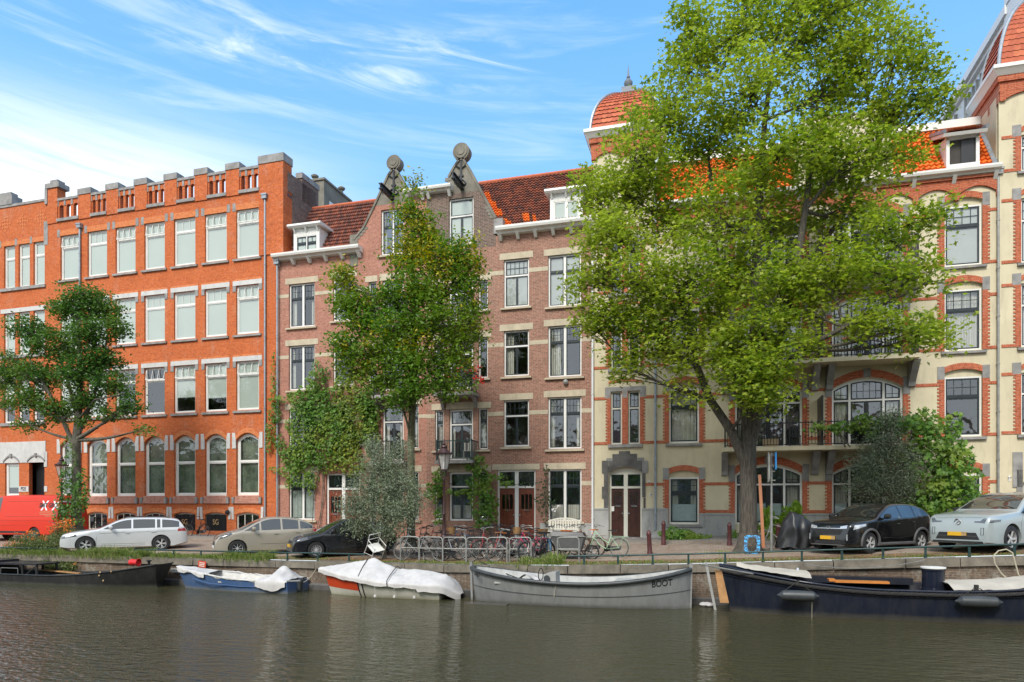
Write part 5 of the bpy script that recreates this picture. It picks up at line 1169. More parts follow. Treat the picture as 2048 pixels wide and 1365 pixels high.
mass('ivy', 'thick green creeper turning yellow, covering the salmon brick house above its brown doors', 'climber', [(610, 870, 40, 55), (645, 820, 50, 55), (640, 760, 25, 35), (610, 805, 35, 35), (675, 860, 45, 60), (720, 840, 40, 50, 1, 1), (700, 790, 35, 40, 1, 1), (740, 800, 30, 30, 1, 0), (650, 910, 50, 35), (700, 925, 45, 28, 1, 1), (745, 870, 22, 45), (740, 820, 25, 25), (600, 920, 30, 25), (590, 950, 25, 30, .8), (625, 960, 20, 30, .7), (690, 890, 40, 30, 1, 1), (720, 940, 18, 12, .8, 1), (570, 800, 30, 8, .8), (560, 940, 22, 8, .6)], 31.95, ['leaf_ivy', 'leaf_ivy_mix', 'leaf_yellow'], .15, 'lobed', dens=230, thick=.5, seed=2, stems=[[(625, 1070), (628, 1000), (640, 940), (640, 850)], [(640, 1075), (645, 1000), (650, 930)], [(632, 1075), (650, 990), (640, 900)]])
mass('ivy', 'narrow strand of bright ivy climbing the pipe between orange office and salmon house', 'climber', [(549, 740, 6, 40, .8), (550, 800, 9, 40), (545, 860, 14, 40), (560, 890, 14, 22), (572, 915, 12, 25), (585, 905, 22, 10), (600, 930, 18, 10), (555, 830, 10, 30), (538, 880, 8, 30, .7)], 31.88, 'leaf_ivy', .13, 'lobed', dens=200, thick=.2, seed=3)
mass('grape_vine', 'leafy vine framing the ground-floor window of the brown brick house behind the lamp post', 'climber', [(880, 960, 14, 25), (870, 985, 20, 20), (915, 985, 30, 6, .8), (960, 940, 18, 15), (955, 970, 20, 25), (975, 990, 18, 30), (985, 1020, 15, 30), (960, 1030, 14, 20, .8), (880, 1030, 10, 20, .6), (990, 955, 25, 7, .8), (1015, 968, 20, 5, .7), (970, 1050, 22, 8, .8), (945, 1000, 9, 16, .7), (940, 930, 10, 12), (960, 920, 12, 8)], 31.6, 'leaf_ivy', .17, 'lobed', dens=230, thick=.35, seed=4, stems=[[(984, 1070), (975, 1000), (968, 940), (945, 922)], [(882, 1065), (876, 1000), (878, 950)]])
mass('climbing_rose', 'small dark climber with pink roses beside the double brown doors', 'climber', [(1094, 975, 10, 25, .6), (1085, 1000, 16, 20, .7), (1100, 1005, 14, 12, .7), (1092, 1030, 8, 16, .5), (1060, 970, 25, 5, .6), (1094, 945, 5, 20, .5), (1110, 1020, 4, 4, 1, 1), (1120, 1012, 3, 3, 1, 1)], 31.8, ['leaf_ivy_dark', 'petal_white'], .12, 'oval', dens=170, thick=.3, seed=5, stems=[[(1094, 1070), (1090, 1000), (1094, 930)]])
mass('hanging_geraniums', 'balcony planting of bright red flowers on the brown brick house', 'flowers', [(930, 745, 35, 14, .7, 0), (935, 740, 32, 8, .6, 1), (960, 758, 12, 6, 1, 1), (905, 752, 14, 7, .6, 1), (925, 765, 35, 10, .5, 0), (968, 765, 5, 7, .9, 1)], 30.9, ['leaf_ivy_dark', 'petal_red'], .12, 'oval', dens=200, thick=.25, seed=6)
mass('vine_hedge', 'big bright green vine mound right of the silvery olive tree, behind the pale car', 'climber', [(1870, 880, 40, 45), (1860, 940, 50, 60), (1900, 950, 35, 50), (1880, 1000, 55, 40), (1845, 1010, 45, 30), (1830, 860, 30, 22), (1915, 985, 20, 25, .8), (1800, 850, 40, 14), (1840, 830, 15, 8, .6)], 31.0, 'leaf_ivy', .2, 'lobed', dens=160, thick=1.1, seed=7, stems=[[(1870, 1050), (1868, 960)]])
mass('balcony_vine', 'leafy vine trained along the first-floor railing of the cream house', 'climber', [(1740, 850, 45, 12), (1690, 858, 40, 10), (1650, 853, 30, 7, .7), (1780, 860, 30, 15), (1720, 842, 12, 14, .7), (1760, 870, 30, 10), (1620, 862, 14, 5, .5)], 30.6, 'leaf_ivy', .17, 'lobed', dens=170, thick=.35, seed=8, stems=[[(1700, 895), (1680, 870), (1672, 850)], [(1690, 895), (1675, 865)]], stemr=.03)
mass('flower_box', 'small pot of red and orange flowers hung on the second-floor iron balcony', 'flowers', [(1697, 681, 11, 3, 1, 0), (1697, 678, 10, 2, 1, 1)], 30.65, ['leaf_ivy', 'petal_orange'], .09, 'oval', dens=900, thick=.15, seed=9)
mass('trunk_ivy', 'dark ivy and suckers round the foot of the left street tree', 'climber', [(140, 960, 18, 25), (165, 990, 22, 28), (130, 1000, 14, 30), (150, 1025, 30, 30), (170, 960, 14, 18), (120, 1035, 12, 18, .7), (148, 920, 16, 20, .6), (176, 1000, 10, 15), (142, 890, 10, 14, .4)], 26.1, 'leaf_elm', .16, 'oval', dens=170, thick=.3, seed=10, s=1 / 42, nrm=(0, -.6, .5), stems=[[(150, 1062), (148, 1000), (150, 930)]])
mass('ground_cover', 'low spreading evergreen shrub at the foot of the cream house beside the bollards', 'shrub', [(1370, 1075, 40, 12), (1350, 1068, 25, 12), (1395, 1080, 25, 8), (1430, 1085, 25, 4, .7), (1340, 1080, 14, 10), (1465, 1072, 10, 12, .8)], 31.0, 'leaf_ivy', .11, 'oval', dens=900, thick=.7, seed=11)
mass('conifer_shrub', 'lime green feathery conifer behind the pole bicycle and the sign post', 'shrub', [(1545, 1060, 22, 25), (1560, 1045, 14, 14), (1585, 1045, 18, 32), (1572, 1065, 30, 20), (1535, 1040, 9, 22, .8), (1590, 1025, 8, 16, .8), (1540, 1030, 5, 14, .6)], 30.4, 'leaf_lime', .17, 'oval', dens=700, thick=.9, seed=12, nrm=(0, -.7, 0), tilt=.5, droop=-1.5)
# olive trees
def olive(name, label, px, Y, ells, ztop, seed, s):
    X, _ = at(px, 1012, Y); g = gz(X, Y); base = (X, Y, g); bl = []
    for q in ells: bl.append((rel(base, q[0], q[1], Y + (q[5] if len(q) > 5 else 0)), (q[2] * s, (q[2] + q[3]) * .45 * s, q[3] * s), q[4]))
    return tree(name, label, base, [(0, 0, 0, .07), (.03, 0, .5, .06), (0, .03, 1.0, .05), (.05, 0, ztop, .03)], bl, 'leaf_olive', .105, 'narrow', 'bark_grey', nclump=115, per=28, flat=1.0, seed=seed, tilt=.9, cr=.19, limbs=[[(0, 0, .5, .05), (-.3, 0, 1.1, .03), (-.5, .1, 1.6, .02)], [(0, 0, .6, .05), (.3, .1, 1.2, .03), (.6, 0, 1.7, .02)]], droop=-.3, cat='olive tree')
olive('olive_tree', 'round silvery olive tree beside the small black hatchback and the bicycles', 768, 23.1, [(765, 930, 45, 30, .9), (740, 975, 45, 35, 1.0), (795, 970, 40, 40, 1.1), (715, 1010, 35, 35, .8), (765, 1020, 50, 40, 1.3), (810, 1020, 35, 35, .8), (720, 1050, 28, 20, .4), (780, 1060, 35, 18, .5), (800, 900, 18, 20, .3), (835, 1000, 18, 30, .3), (745, 895, 16, 18, .2)], 2.0, 21, 1 / 55.)
olive('olive_tree', 'loose silvery olive tree behind the black crossover, in front of the cream house', 1772, 30.2, [(1780, 850, 28, 25, .5), (1770, 890, 45, 30, 1), (1735, 930, 38, 30, .9), (1800, 930, 42, 35, 1), (1765, 975, 55, 30, 1.2), (1725, 975, 35, 25, .6), (1815, 975, 30, 25, .6), (1790, 830, 15, 15, .15)], 2.6, 22, 1 / 50.)
# flowering shrubs at the left quay edge
def bush(name, label, pts, cat='shrub', seed=1):
    """upright stems with narrow leaves and flower heads: (px, py_top, py_base, Y, spread, flowercol)"""
    r2 = random.Random(seed); X0, _ = at(pts[0][0], 1012, pts[0][3]); root = empty(name, (X0, pts[0][3], gz(X0, pts[0][3])), 0, label, cat); m = MB(); L = []; Fl = []
    for px, t, b, Yp, sp, fl in pts:
        X, zt = at(px, t, Yp); _, zb = at(px, b, Yp)
        for i in range(34):
            dx, dy = r2.gauss(0, sp), r2.gauss(0, sp * .5); h = (zt - zb) * r2.uniform(.6, 1.02); p0 = Vector((X - X0 + dx * .5, Yp - pts[0][3] + dy * .5, zb - root.location.z)); p1 = p0 + Vector((dx * .8, dy * .6, h)); m.tube([p0, (p0 + p1) / 2 + Vector((dx * .1, 0, .05)), p1], [.008, .006, .003], 3, cap=False)
            for k in range(26): t_ = r2.uniform(.15, 1); q = p0.lerp(p1, t_); L.append((q.x + r2.gauss(0, .07), q.y + r2.gauss(0, .07), q.z + r2.gauss(0, .03)))
            if fl and r2.random() < fl:
                for k in range(9): Fl.append((p1.x + r2.gauss(0, .05), p1.y + r2.gauss(0, .05), p1.z + r2.gauss(0, .04)))
    m.build('stem', 'bark_green', root); leaves('foliage', L, .11, 'leaf_weed', 'narrow', root, None, .8, droop=-1)
    if Fl: tag(leaves('blossom', Fl, .07, 'petal_orange', 'oval', root, (0, -.5, .8), .5), kind='stuff')
    return root
leafmat('leaf_weed', [(.08, .12, .03), (.14, .19, .05), (.22, .25, .09)], None, 1, .25)
bush('montbretia_shrub', 'tall weedy clump with orange flowers on the quay edge before the red van', [(60, 1062, 1108, 22.9, .32, .28), (85, 1062, 1108, 22.8, .32, .15), (40, 1085, 1110, 22.8, .3, .35), (108, 1072, 1108, 22.8, .28, .03), (25, 1090, 1110, 23.2, .3, .3), (70, 1075, 1112, 22.5, .3, .06), (95, 1080, 1112, 22.5, .3, .04), (50, 1070, 1112, 22.6, .35, .05)], seed=2)
_ = bush('flower_plant', 'yellow flowering plant between red van and silver estate car', [(128, 1040, 1085, 25.0, .22, .9), (120, 1052, 1090, 24.8, .25, .3), (140, 1060, 1085, 24.6, .2, .1)], seed=3)
bush('wall_plant', 'dry weeds sprouting from the quay wall above the black barge', [(108, 1118, 1142, 22.0, .22, 0), (135, 1122, 1145, 21.95, .2, .08), (8, 1112, 1140, 21.95, .3, 0)], seed=4)
# grass
def grass(name, segs, seed, dens=900, hh=(.15, .45), mats='grass_blade'):
    r2 = np.random.default_rng(seed); vs = []; n = 0
    for px0, px1, Y, sp, hmul in segs:
        x0, x1 = at(px0, 1012, Y)[0], at(px1, 1012, Y)[0]; k = int((x1 - x0) * dens * hmul)
        for i in range(k):
            x = r2.uniform(x0, x1); y = Y + r2.normal(0, sp); tuft = .5 + .5 * math.sin(x * 4.1) * math.sin(x * 1.7 + 1); h = r2.uniform(*hh) * hmul * (.5 + .7 * tuft); z = gz(x, max(y, 22.35)) + (0 if y > 22.0 else -.1)
            lean = -abs(r2.normal(.0, .5)) * h if y < 22.45 else r2.normal(0, .3) * h; sx = r2.normal(0, .3) * h; w = .009
            dn = max(0, (22.3 - y)) * 1.2
            vs += [(x - w, y, z), (x + w, y, z), (x + w + sx * .4, y + lean * .5, z + h * .65), (x - w + sx * .4, y + lean * .5, z + h * .65), (x + sx, y + lean * 1.2, z + h * (.9 if lean > -.2 else .55))]
            n += 1
    V = np.array(vs); me = bpy.data.meshes.new(name); fs = []
    for i in range(n): b = i * 5; fs += [(b, b + 1, b + 2, b + 3), (b + 3, b + 2, b + 4)]
    me.from_pydata(V.tolist(), [], fs); me.materials.append(M_[mats]); o = bpy.data.objects.new(name, me); C.objects.link(o); return tag(o, kind='stuff')
g1 = grass('grass', [(0, 130, 22.5, .2, .7), (160, 300, 22.35, .22, 1.0), (160, 290, 22.1, .12, .9), (310, 430, 22.45, .2, .55), (450, 545, 22.35, .2, 1.0), (460, 540, 22.08, .1, .6), (545, 660, 22.7, .2, .2), (830, 1050, 22.6, .22, .22), (1040, 1125, 22.45, .2, 1.0), (0, 160, 22.1, .1, .7), (1640, 2040, 22.35, .04, .18), (700, 1040, 22.3, .05, .25), (300, 460, 22.1, .08, .5), (1100, 1300, 22.55, .18, .3), (1300, 1600, 22.55, .18, .25), (1600, 2040, 22.6, .15, .12), (1400, 1560, 25.2, .5, .18), (1310, 1460, 30.6, .4, .18)], 4, dens=420)
g1['label'] = 'tufts of green grass growing along the quay edge'
tag(leaves('fallen_leaves', [(x, y, gz(x, y) + .012) for x, y in [(rnd.uniform(-14, 12), 22.5 + abs(rnd.gauss(0, .5))) for _ in range(2600)] + [(rnd.uniform(-8, 3), rnd.uniform(23, 31)) for _ in range(400)]], .07, 'dry_leaf', 'oval', None, (0, 0, 1), .15), kind='stuff')

ot = []
for i in range(16):
    x = -75 + i * 8.5; [ot.append((x + a, -9 + b, 6.5 + c)) for a, b, c in rg_.normal(0, 1, (420, 3)) * np.array([2.2, 1.8, 2.0])]
tag(leaves('unseen_opposite_trees', ot, .8, 'leaf_elm', 'oval', None, None, .8), kind='stuff')  # unseen crowns, added to put greenery into the window reflections
# ================================================================ cars
def textproj(body, size, mat, parent, T, cx, cz, sx=1, slope=0, off=.008, name='lettering'):
    """letters painted on a curved side that faces -y"""
    cu = bpy.data.curves.new(name, 'FONT'); cu.body = body; cu.size = size; cu.align_x = 'CENTER'; cu.align_y = 'CENTER'; cu.resolution_u = 3; cu.offset = size * .022
    o = bpy.data.objects.new(name, cu); C.objects.link(o); dg = bpy.context.evaluated_depsgraph_get(); dg.update(); me = bpy.data.meshes.new_from_object(o.evaluated_get(dg)); bpy.data.objects.remove(o); bpy.data.curves.remove(cu)
    for v in me.vertices:
        x, z = cx + v.co.x * sx, cz + v.co.y + v.co.x * sx * slope; h = T.ray_cast(Vector((x, -4, z)), Vector((0, 1, 0))); v.co = (x, (h[0].y if h[0] else 0) - off, z)
    me.materials.clear(); me.materials.append(M_[mat]); o = bpy.data.objects.new(name, me); C.objects.link(o); o.parent = parent; return o
def paint(name, col, metal=.5, rough=.28):
    s = NT(name); n = s.noise(s.tex(), 60, 2); s.l(s.ramp(n, [(.3, tuple(x * .93 for x in c3(col))), (.7, c3(col))]), s.p.inputs['Base Color'])
    d = s.noise(s.tex(), 2.5, 5, .7); s.l(s.ramp(d, [(.3, rough), (.8, rough + .18)]), s.p.inputs['Roughness'])
    s.p.inputs['Metallic'].default_value = metal; s.p.inputs['Coat Weight'].default_value = .8 if rough < .5 else .15; s.p.inputs['Coat Roughness'].default_value = .04
paint('paint_silver', (.66, .67, .67), .3); paint('paint_beige', (.40, .36, .29), .3); paint('paint_black', (.006, .006, .007), 0, .12); paint('paint_blue', (.008, .009, .011), 0, .15); paint('paint_pale', (.42, .47, .47), .35); paint('paint_red', (.62, .028, .006), 0, .6)
P('car_glass', (.018, .022, .022), .04, var=0, spec=.9, coat=1); P('plastic_black', (.02, .02, .021), .6); P('tail_red', (.35, .01, .01), .2, coat=1); P('lamp_clear', (.55, .57, .60), .12, .4, coat=1); P('lamp_smoke', (.10, .11, .12), .12, .3, coat=1); P('plate_yellow', (.75, .42, .02), .5, var=.03); P('plate_smear', (.42, .28, .14), .6, var=.3, scale=12)
P('rim_metal', (.55, .55, .55), .3, .3, var=.05); P('plastic_grey', (.09, .09, .092), .6); P('orange_lens', (.7, .2, .02), .2)
class Body:
    def __init__(s, L, W, top, belt, bot, nose=.75, tail=.6, fw=.72, rw=.80, tumble=.42, zc=.10, roundr=.10):
        s.L, s.W, s.tp, s.bl, s.bt, s.nose, s.tail, s.fw, s.rw, s.tumble, s.r = L, W / 2, top, belt, bot, nose, tail, fw, rw, tumble, roundr
    def top(s, x):
        p = s.tp
        for i in range(len(p) - 1):
            if x <= p[i + 1][0]:
                (x0, a), (x1, b) = p[i], p[i + 1]; t = (x - x0) / (x1 - x0 + 1e-9)
                m0 = (b - p[i - 1][1]) / (x1 - p[i - 1][0]) * (x1 - x0) if i else (b - a); m1 = (p[i + 2][1] - a) / (p[i + 2][0] - x0) * (x1 - x0) if i + 2 < len(p) else (b - a)
                return (2 * t ** 3 - 3 * t * t + 1) * a + (t ** 3 - 2 * t * t + t) * m0 + (-2 * t ** 3 + 3 * t * t) * b + (t ** 3 - t * t) * m1
        return p[-1][1]
    def belt(s, x): return interp(x, s.bl)
    def plan(s, x):
        k = 1.0
        if x < s.nose: k = s.fw + (1 - s.fw) * math.sqrt(max(0, 1 - ((s.nose - x) / s.nose) ** 2.4))
        if x > s.L - s.tail: k = s.rw + (1 - s.rw) * math.sqrt(max(0, 1 - ((x - s.L + s.tail) / s.tail) ** 2.4))
        return s.W * k
    def hw(s, x, z):
        b = s.belt(x); w = s.plan(x); zb = interp(x, s.bt); zm = .42 * b + .2
        w *= 1 - .05 * abs((z - zm) / (b - zb)) ** 2 * (1 if z < zm else .8)
        if z > b: w -= (z - b) * s.tumble + .012
        return w
    def section(s, x):
        zb, T = interp(x, s.bt), s.top(x); r = min(s.r, (T - zb) * .3); pts = [(0, zb)]; pts.append((s.hw(x, zb) - .06, zb))
        for i in range(13): z = lerp(zb + .04, T - r, i / 12); pts.append((s.hw(x, z), z))
        w1 = s.hw(x, T - r)
        for i in range(1, 6): a = i / 5 * PI / 2; pts.append((w1 - r * 1.3 * (1 - math.cos(a)), T - r + r * .75 * math.sin(a)))
        we, ze = pts[-1]
        for i in range(1, 6): t = i / 5; pts.append((we * (1 - t), ze + (T - ze) * (1 - (1 - t) ** 2)))
        return pts
    def mesh(s, step=.055):
        n = int(s.L / step); xs_ = sorted({0, .012, .03, s.L - .03, s.L - .012, s.L, *[s.L * i / n for i in range(1, n)]}); m = MB(); S = []
        for x in xs_:
            p = s.section(x); S.append([(x, -y, z) for y, z in p] + [(x, y, z) for y, z in p[-2:0:-1]])
        k = len(S[0]); v = [q for q_ in S for q in q_]; f = [(i * k + j, i * k + (j + 1) % k, (i + 1) * k + (j + 1) % k, (i + 1) * k + j) for i in range(len(S) - 1) for j in range(k)]
        f += [tuple(range(k)), tuple(range(len(v) - 1, len(v) - k - 1, -1))]; m.idx(v, f); return m
def boolcut(o, cuts, matidx):
    """cut wheel wells out of a body and keep the plain mesh"""
    cm = MB()
    for x, z, r, y0, y1 in cuts: cm.lathe([(r, y0), (r, y1)], (x, 0, z), 32, 'y')
    co_ = cm.build('cut', 'plastic_black'); md = o.modifiers.new('b', 'BOOLEAN'); md.object = co_; md.solver = 'EXACT'; md.operation = 'DIFFERENCE'
    dg = bpy.context.evaluated_depsgraph_get(); dg.update(); me = bpy.data.meshes.new_from_object(o.evaluated_get(dg)); o.modifiers.clear(); old = o.data; o.data = me; bpy.data.meshes.remove(old); d = co_.data; bpy.data.objects.remove(co_); bpy.data.meshes.remove(d)
    for p in me.polygons:
        c = p.center; n = p.normal
        for x, z, r, y0, y1 in cuts:
            if y0 - .001 <= c.y <= y1 + .001 and math.hypot(c.x - x, c.z - z) < r + .003: p.material_index = matidx
def bvh(o): return BVHTree.FromPolygons([v.co.copy() for v in o.data.vertices], [tuple(p.vertices) for p in o.data.polygons])
def patch(tree_, poly, d, off=.004, cuts=4):
    """flat outline thrown onto the body along axis d ('-y','+y','front','rear')"""
    bm = bmesh.new(); vs = [bm.verts.new((a, 0, b)) for a, b in poly]; f = bm.faces.new(vs); bmesh.ops.triangulate(bm, faces=[f])
    for _ in range(2): bmesh.ops.subdivide_edges(bm, edges=[e for e in bm.edges if e.calc_length() > .07], cuts=2, use_grid_fill=True); bmesh.ops.triangulate(bm, faces=bm.faces)
    bm.verts.ensure_lookup_table(); V = []; 
    for v in bm.verts:
        a, b = v.co.x, v.co.z
        o_, dr = {'top': (Vector((a, b, 5)), Vector((0, 0, -1))), '-y': (Vector((a, -3, b)), Vector((0, 1, 0))), '+y': (Vector((a, 3, b)), Vector((0, -1, 0))), 'front': (Vector((-2, a, b)), Vector((1, 0, 0))), 'rear': (Vector((9, a, b)), Vector((-1, 0, 0)))}[d]
        h = tree_.ray_cast(o_, dr); V.append((h[0] + (h[1] if h[1].dot(dr) < 0 else -h[1]) * off) if h[0] else o_ + dr * 3)
    m = MB(); m.idx(V, [tuple(w.index for w in f.verts) for f in bm.faces]); bm.free(); return m
def band2(tree_, pts, d, w=.006, off=.003, r=None):
    V = []
    for a, b in pts:
        o_, dr = {'top': (Vector((a, b, 5)), Vector((0, 0, -1))), '-y': (Vector((a, -3, b)), Vector((0, 1, 0))), '+y': (Vector((a, 3, b)), Vector((0, -1, 0))), 'front': (Vector((-2, a, b)), Vector((1, 0, 0))), 'rear': (Vector((9, a, b)), Vector((-1, 0, 0)))}[d]
        h = tree_.ray_cast(o_, dr)
        if h[0]: V.append(h[0] - dr * (off - w * .5))
    return V
def wheel(parent, x, y, r, w, side, spokes=5, kind='alloy', tyre='rubber'):
    s = -1 if side < 0 else 1; m = MB(); m.lathe([(r * .62, -w / 2), (r * .9, -w / 2), (r, -w * .36), (r, w * .36), (r * .9, w / 2), (r * .62, w / 2), (r * .62, -w / 2)], (0, 0, 0), 32, 'y')
    o = m.build('wheel', tyre, parent, smooth=40, loc=(x, y, r)); k = MB(); yo = s * w / 2
    k.cur = 1; k.lathe([(r * .6, yo - s * .09), (r * .6, yo - s * .085)], (0, 0, 0), 24, 'y'); k.cur = 0
    k.lathe([(r * .66, yo - s * .10), (r * .66, yo - s * .0), (r * .60, yo - s * .005), (r * .58, yo - s * .10)], (0, 0, 0), 32, 'y', cap=False)
    k.lathe([(r * .15, yo - s * .06), (r * .14, yo - s * .012), (.01, yo - s * .008)], (0, 0, 0), 12, 'y')
    for i in range(spokes):
        a = 2 * PI * i / spokes; c, si = math.cos(a), math.sin(a); t = r * (.085 if kind == 'alloy' else .15 if kind == 'blade' else .05)
        for off in ((-.16, .16) if kind == 'alloy' else (0,)):
            c2, s2 = math.cos(a + off), math.sin(a + off); k.beam((c * r * .1, yo - s * .03, si * r * .1), (c2 * r * .61, yo - s * .02, s2 * r * .61), t, .02, up=(0, 1, 0))
    k.build('rim', ['rim_metal' if kind != 'plain' else 'galv', 'plastic_black'], o, smooth=30); return o
def car(name, label, L, W, wb, fo, r, top, belt, bot, pt, pillars, pos, ang, wfrac=(.62, .92), rim=('alloy', 5), group='cars parked at an angle along the quay', cat='car', glassm='car_glass', trim=None, xg=None, hl=None, tl=None, grille=(), plate='plate_yellow', platez=.42, seams=None, nose=.75, tail=.6, fw=.72, rw=.8, tumble=.42, arch='plastic_black', roofm=None, cladding=False, tw=.21, gm=.10, handle=None, ws=None, mirror=True, rr=.10, hm='lamp_smoke'):
    root = empty(name, (0, 0, 0), 0, label, cat, group); B_ = Body(L, W, top, belt, bot, nose, tail, fw, rw, tumble, roundr=rr); m = B_.mesh(); body = m.build('body', [pt, 'plastic_black'], root)
    x1, x2 = fo, fo + wb; ra = r * 1.13; cuts = [(x, r * 1.02, ra, y0, y1) for x in (x1, x2) for y0, y1 in ((-W, -W / 2 + tw + .12), (W / 2 - tw - .12, W))]
    boolcut(body, cuts, 1); body.data.materials.clear(); [body.data.materials.append(M_[q]) for q in (pt, 'plastic_black')]
    body.data.polygons.foreach_set('use_smooth', [True] * len(body.data.polygons)); body.data.set_sharp_from_angle(angle=R(32))
    T = bvh(body); W2 = W / 2; th = B_.top; bt_ = B_.belt
    # side windows
    gx0, gx1 = xg; ps_ = [gx0] + pillars + [gx1]
    for d, s in (('-y', -1), ('+y', 1)):
        for i in range(len(ps_) - 1):
            a, b = ps_[i] + (.035 if i else 0), ps_[i + 1] - (.035 if i < len(ps_) - 2 else 0); n = 10; xs_ = [lerp(a, b, k / n) for k in range(n + 1)]
            up = [(x, max(th(x) - gm, bt_(x) + .03)) for x in xs_ if th(x) - gm > bt_(x) + .02]
            if len(up) < 2: continue
            lo = [(x, bt_(x) + .02) for x, _ in up]; patch(T, lo + up[::-1], d).build('side_window', glassm, root, smooth=60)
        # door lines
        sm = MB()
        for ln in (seams or []):
            v = band2(T, ln, d, .008)
            if len(v) > 1: sm.tube(v, .006, 4, cap=False)
        if sm.v: sm.build('door_seam', 'plastic_black', root)
        for hx, hz in (handle or []):
            v = band2(T, [(hx - .08, hz), (hx + .08, hz)], d, .02, .025)
            if len(v) == 2: MB().tube(v, .014, 6).build('door_handle', pt if trim is None else trim, root)
        if cladding:
            for x in (x1, x2):
                v = band2(T, [(x + ra * 1.08 * math.cos(t), r * 1.02 + ra * 1.08 * math.sin(t)) for t in [PI * k / 14 for k in range(-1, 16)]], d, .02); MB().tube(v, .045, 6).build('wheel_arch_trim', 'plastic_grey', root, smooth=60)
            v = band2(T, [(x1 + ra, .30), (x2 - ra, .30)], d, .02); MB().tube(v, .05, 6).build('sill_trim', 'plastic_grey', root, smooth=60)
        if hl: patch(T, hl['side'], d).build('headlight', hm, root, smooth=60)
        if tl: patch(T, tl['side'], d).build('tail_light', 'tail_red', root, smooth=60)
        if mirror:
            mx = gx0 + .38; y = s * (B_.hw(mx, bt_(mx)) + .11); k = MB(); k.lathe([(.02, -.10), (.075, -.08), (.085, 0), (.07, .08), (.02, .10)], (mx, y, bt_(mx) + .10), 10, 'y'); k.box(mx - .02, mx + .04, min(y, y - s * .12), max(y, y - s * .12), bt_(mx) + .02, bt_(mx) + .06)
            k.build('mirror', pt if not isinstance(mirror, str) else mirror, root, smooth=50)
    if ws: patch(T, [(-ws[0], ws[2]), (ws[0], ws[2]), (ws[1], ws[3]), (-ws[1], ws[3])], 'front').build('windscreen', glassm, root, smooth=60)
    if hl and 'front' in hl:
        for s in (-1, 1): patch(T, [(s * a, b) for a, b in hl['front']], 'front').build('headlight', hm, root, smooth=60)
    if tl and 'rear' in tl:
        for s in (-1, 1): patch(T, [(s * a, b) for a, b in tl['rear']], 'rear').build('tail_light', 'tail_red', root, smooth=60)
    for nm, mt, poly, off in grille: patch(T, poly, 'front', off).build(nm, mt, root, smooth=60)
    if plate:
        v = band2(T, [(0, platez)], 'front'); x = v[0].x if v else 0; po = MB().box(x - .025, x - .005, -.26, .26, platez - .055, platez + .055).build('number_plate', plate, root)
        if plate == 'plate_yellow': MB().box(x - .027, x - .0255, -.259, -.13, platez - .054, platez + .054).build('plate_edge', 'plate_smear', po)
    for x in (x1, x2):
        for s in (-1, 1): wheel(root, x, s * (W2 - tw / 2 - .02), r, tw, s, rim[1], rim[0])
    c, si = math.cos(ang), math.sin(ang); px_, py_ = x1, -W2 + .1; root.location = (pos[0] - (c * px_ - si * py_), pos[1] - (si * px_ + c * py_), pos[2]); root.rotation_euler = (0, 0, ang)
    return root, T, B_
def spot(px, Y, dz=0): X, _ = at(px, 1012, Y); return (X, Y, gz(X, Y) + dz)
A45 = R(44)
# silver estate
r_, T, _ = car('estate_car', 'silver estate car with roof rails parked leftmost of the cars on the quay', 4.77, 1.83, 2.79, .92, .335,
    [(0, .52), (.05, .70), (.16, .80), (.6, .90), (1.15, .98), (1.42, 1.03), (2.1, 1.36), (2.5, 1.455), (3.2, 1.48), (4.0, 1.45), (4.36, 1.39), (4.45, 1.33), (4.66, 1.02), (4.73, .9), (4.77, .62)], [(0, .62), (1.4, .95), (4.77, 1.02)], [(0, .24), (.3, .19), (4.2, .2), (4.77, .36)], 'paint_silver', [2.62, 3.52, 3.72], spot(171, 22.95), A45, xg=(1.45, 4.42), rim=('alloy', 5), ws=(.70, .56, 1.0, 1.38),
    hl=dict(side=[(.08, .60), (.62, .70), (.58, .78), (.12, .70)], front=[(.45, .58), (.80, .60), (.80, .70), (.45, .68)]), tl=dict(side=[(4.35, .86), (4.74, .86), (4.66, 1.0), (4.38, 1.0)]), grille=[('grille', 'plastic_black', [(-.45, .56), (.45, .56), (.45, .68), (-.45, .68)], .004), ('bumper_intake', 'plastic_black', [(-.7, .28), (.7, .28), (.6, .40), (-.6, .40)], .005)],
    seams=[[(1.32, .3), (1.30, .6), (1.42, .95)], [(2.62, .3), (2.62, .95)], [(3.62, .55), (3.55, .75), (3.62, 1.0)], [(1.42, .80), (2.6, .84), (3.6, .86), (4.3, .88)], [(1.3, .29), (3.1, .29)], [(1.5, .36), (3.1, .37)]], handle=[(2.45, .80), (3.42, .84)])
for s in (-1, 1): MB().tube([(2.3, s * .60, 1.42), (2.4, s * .60, 1.48), (3.9, s * .60, 1.48), (4.05, s * .60, 1.43)], .016, 6).build('roof_rail', 'plastic_black', r_)
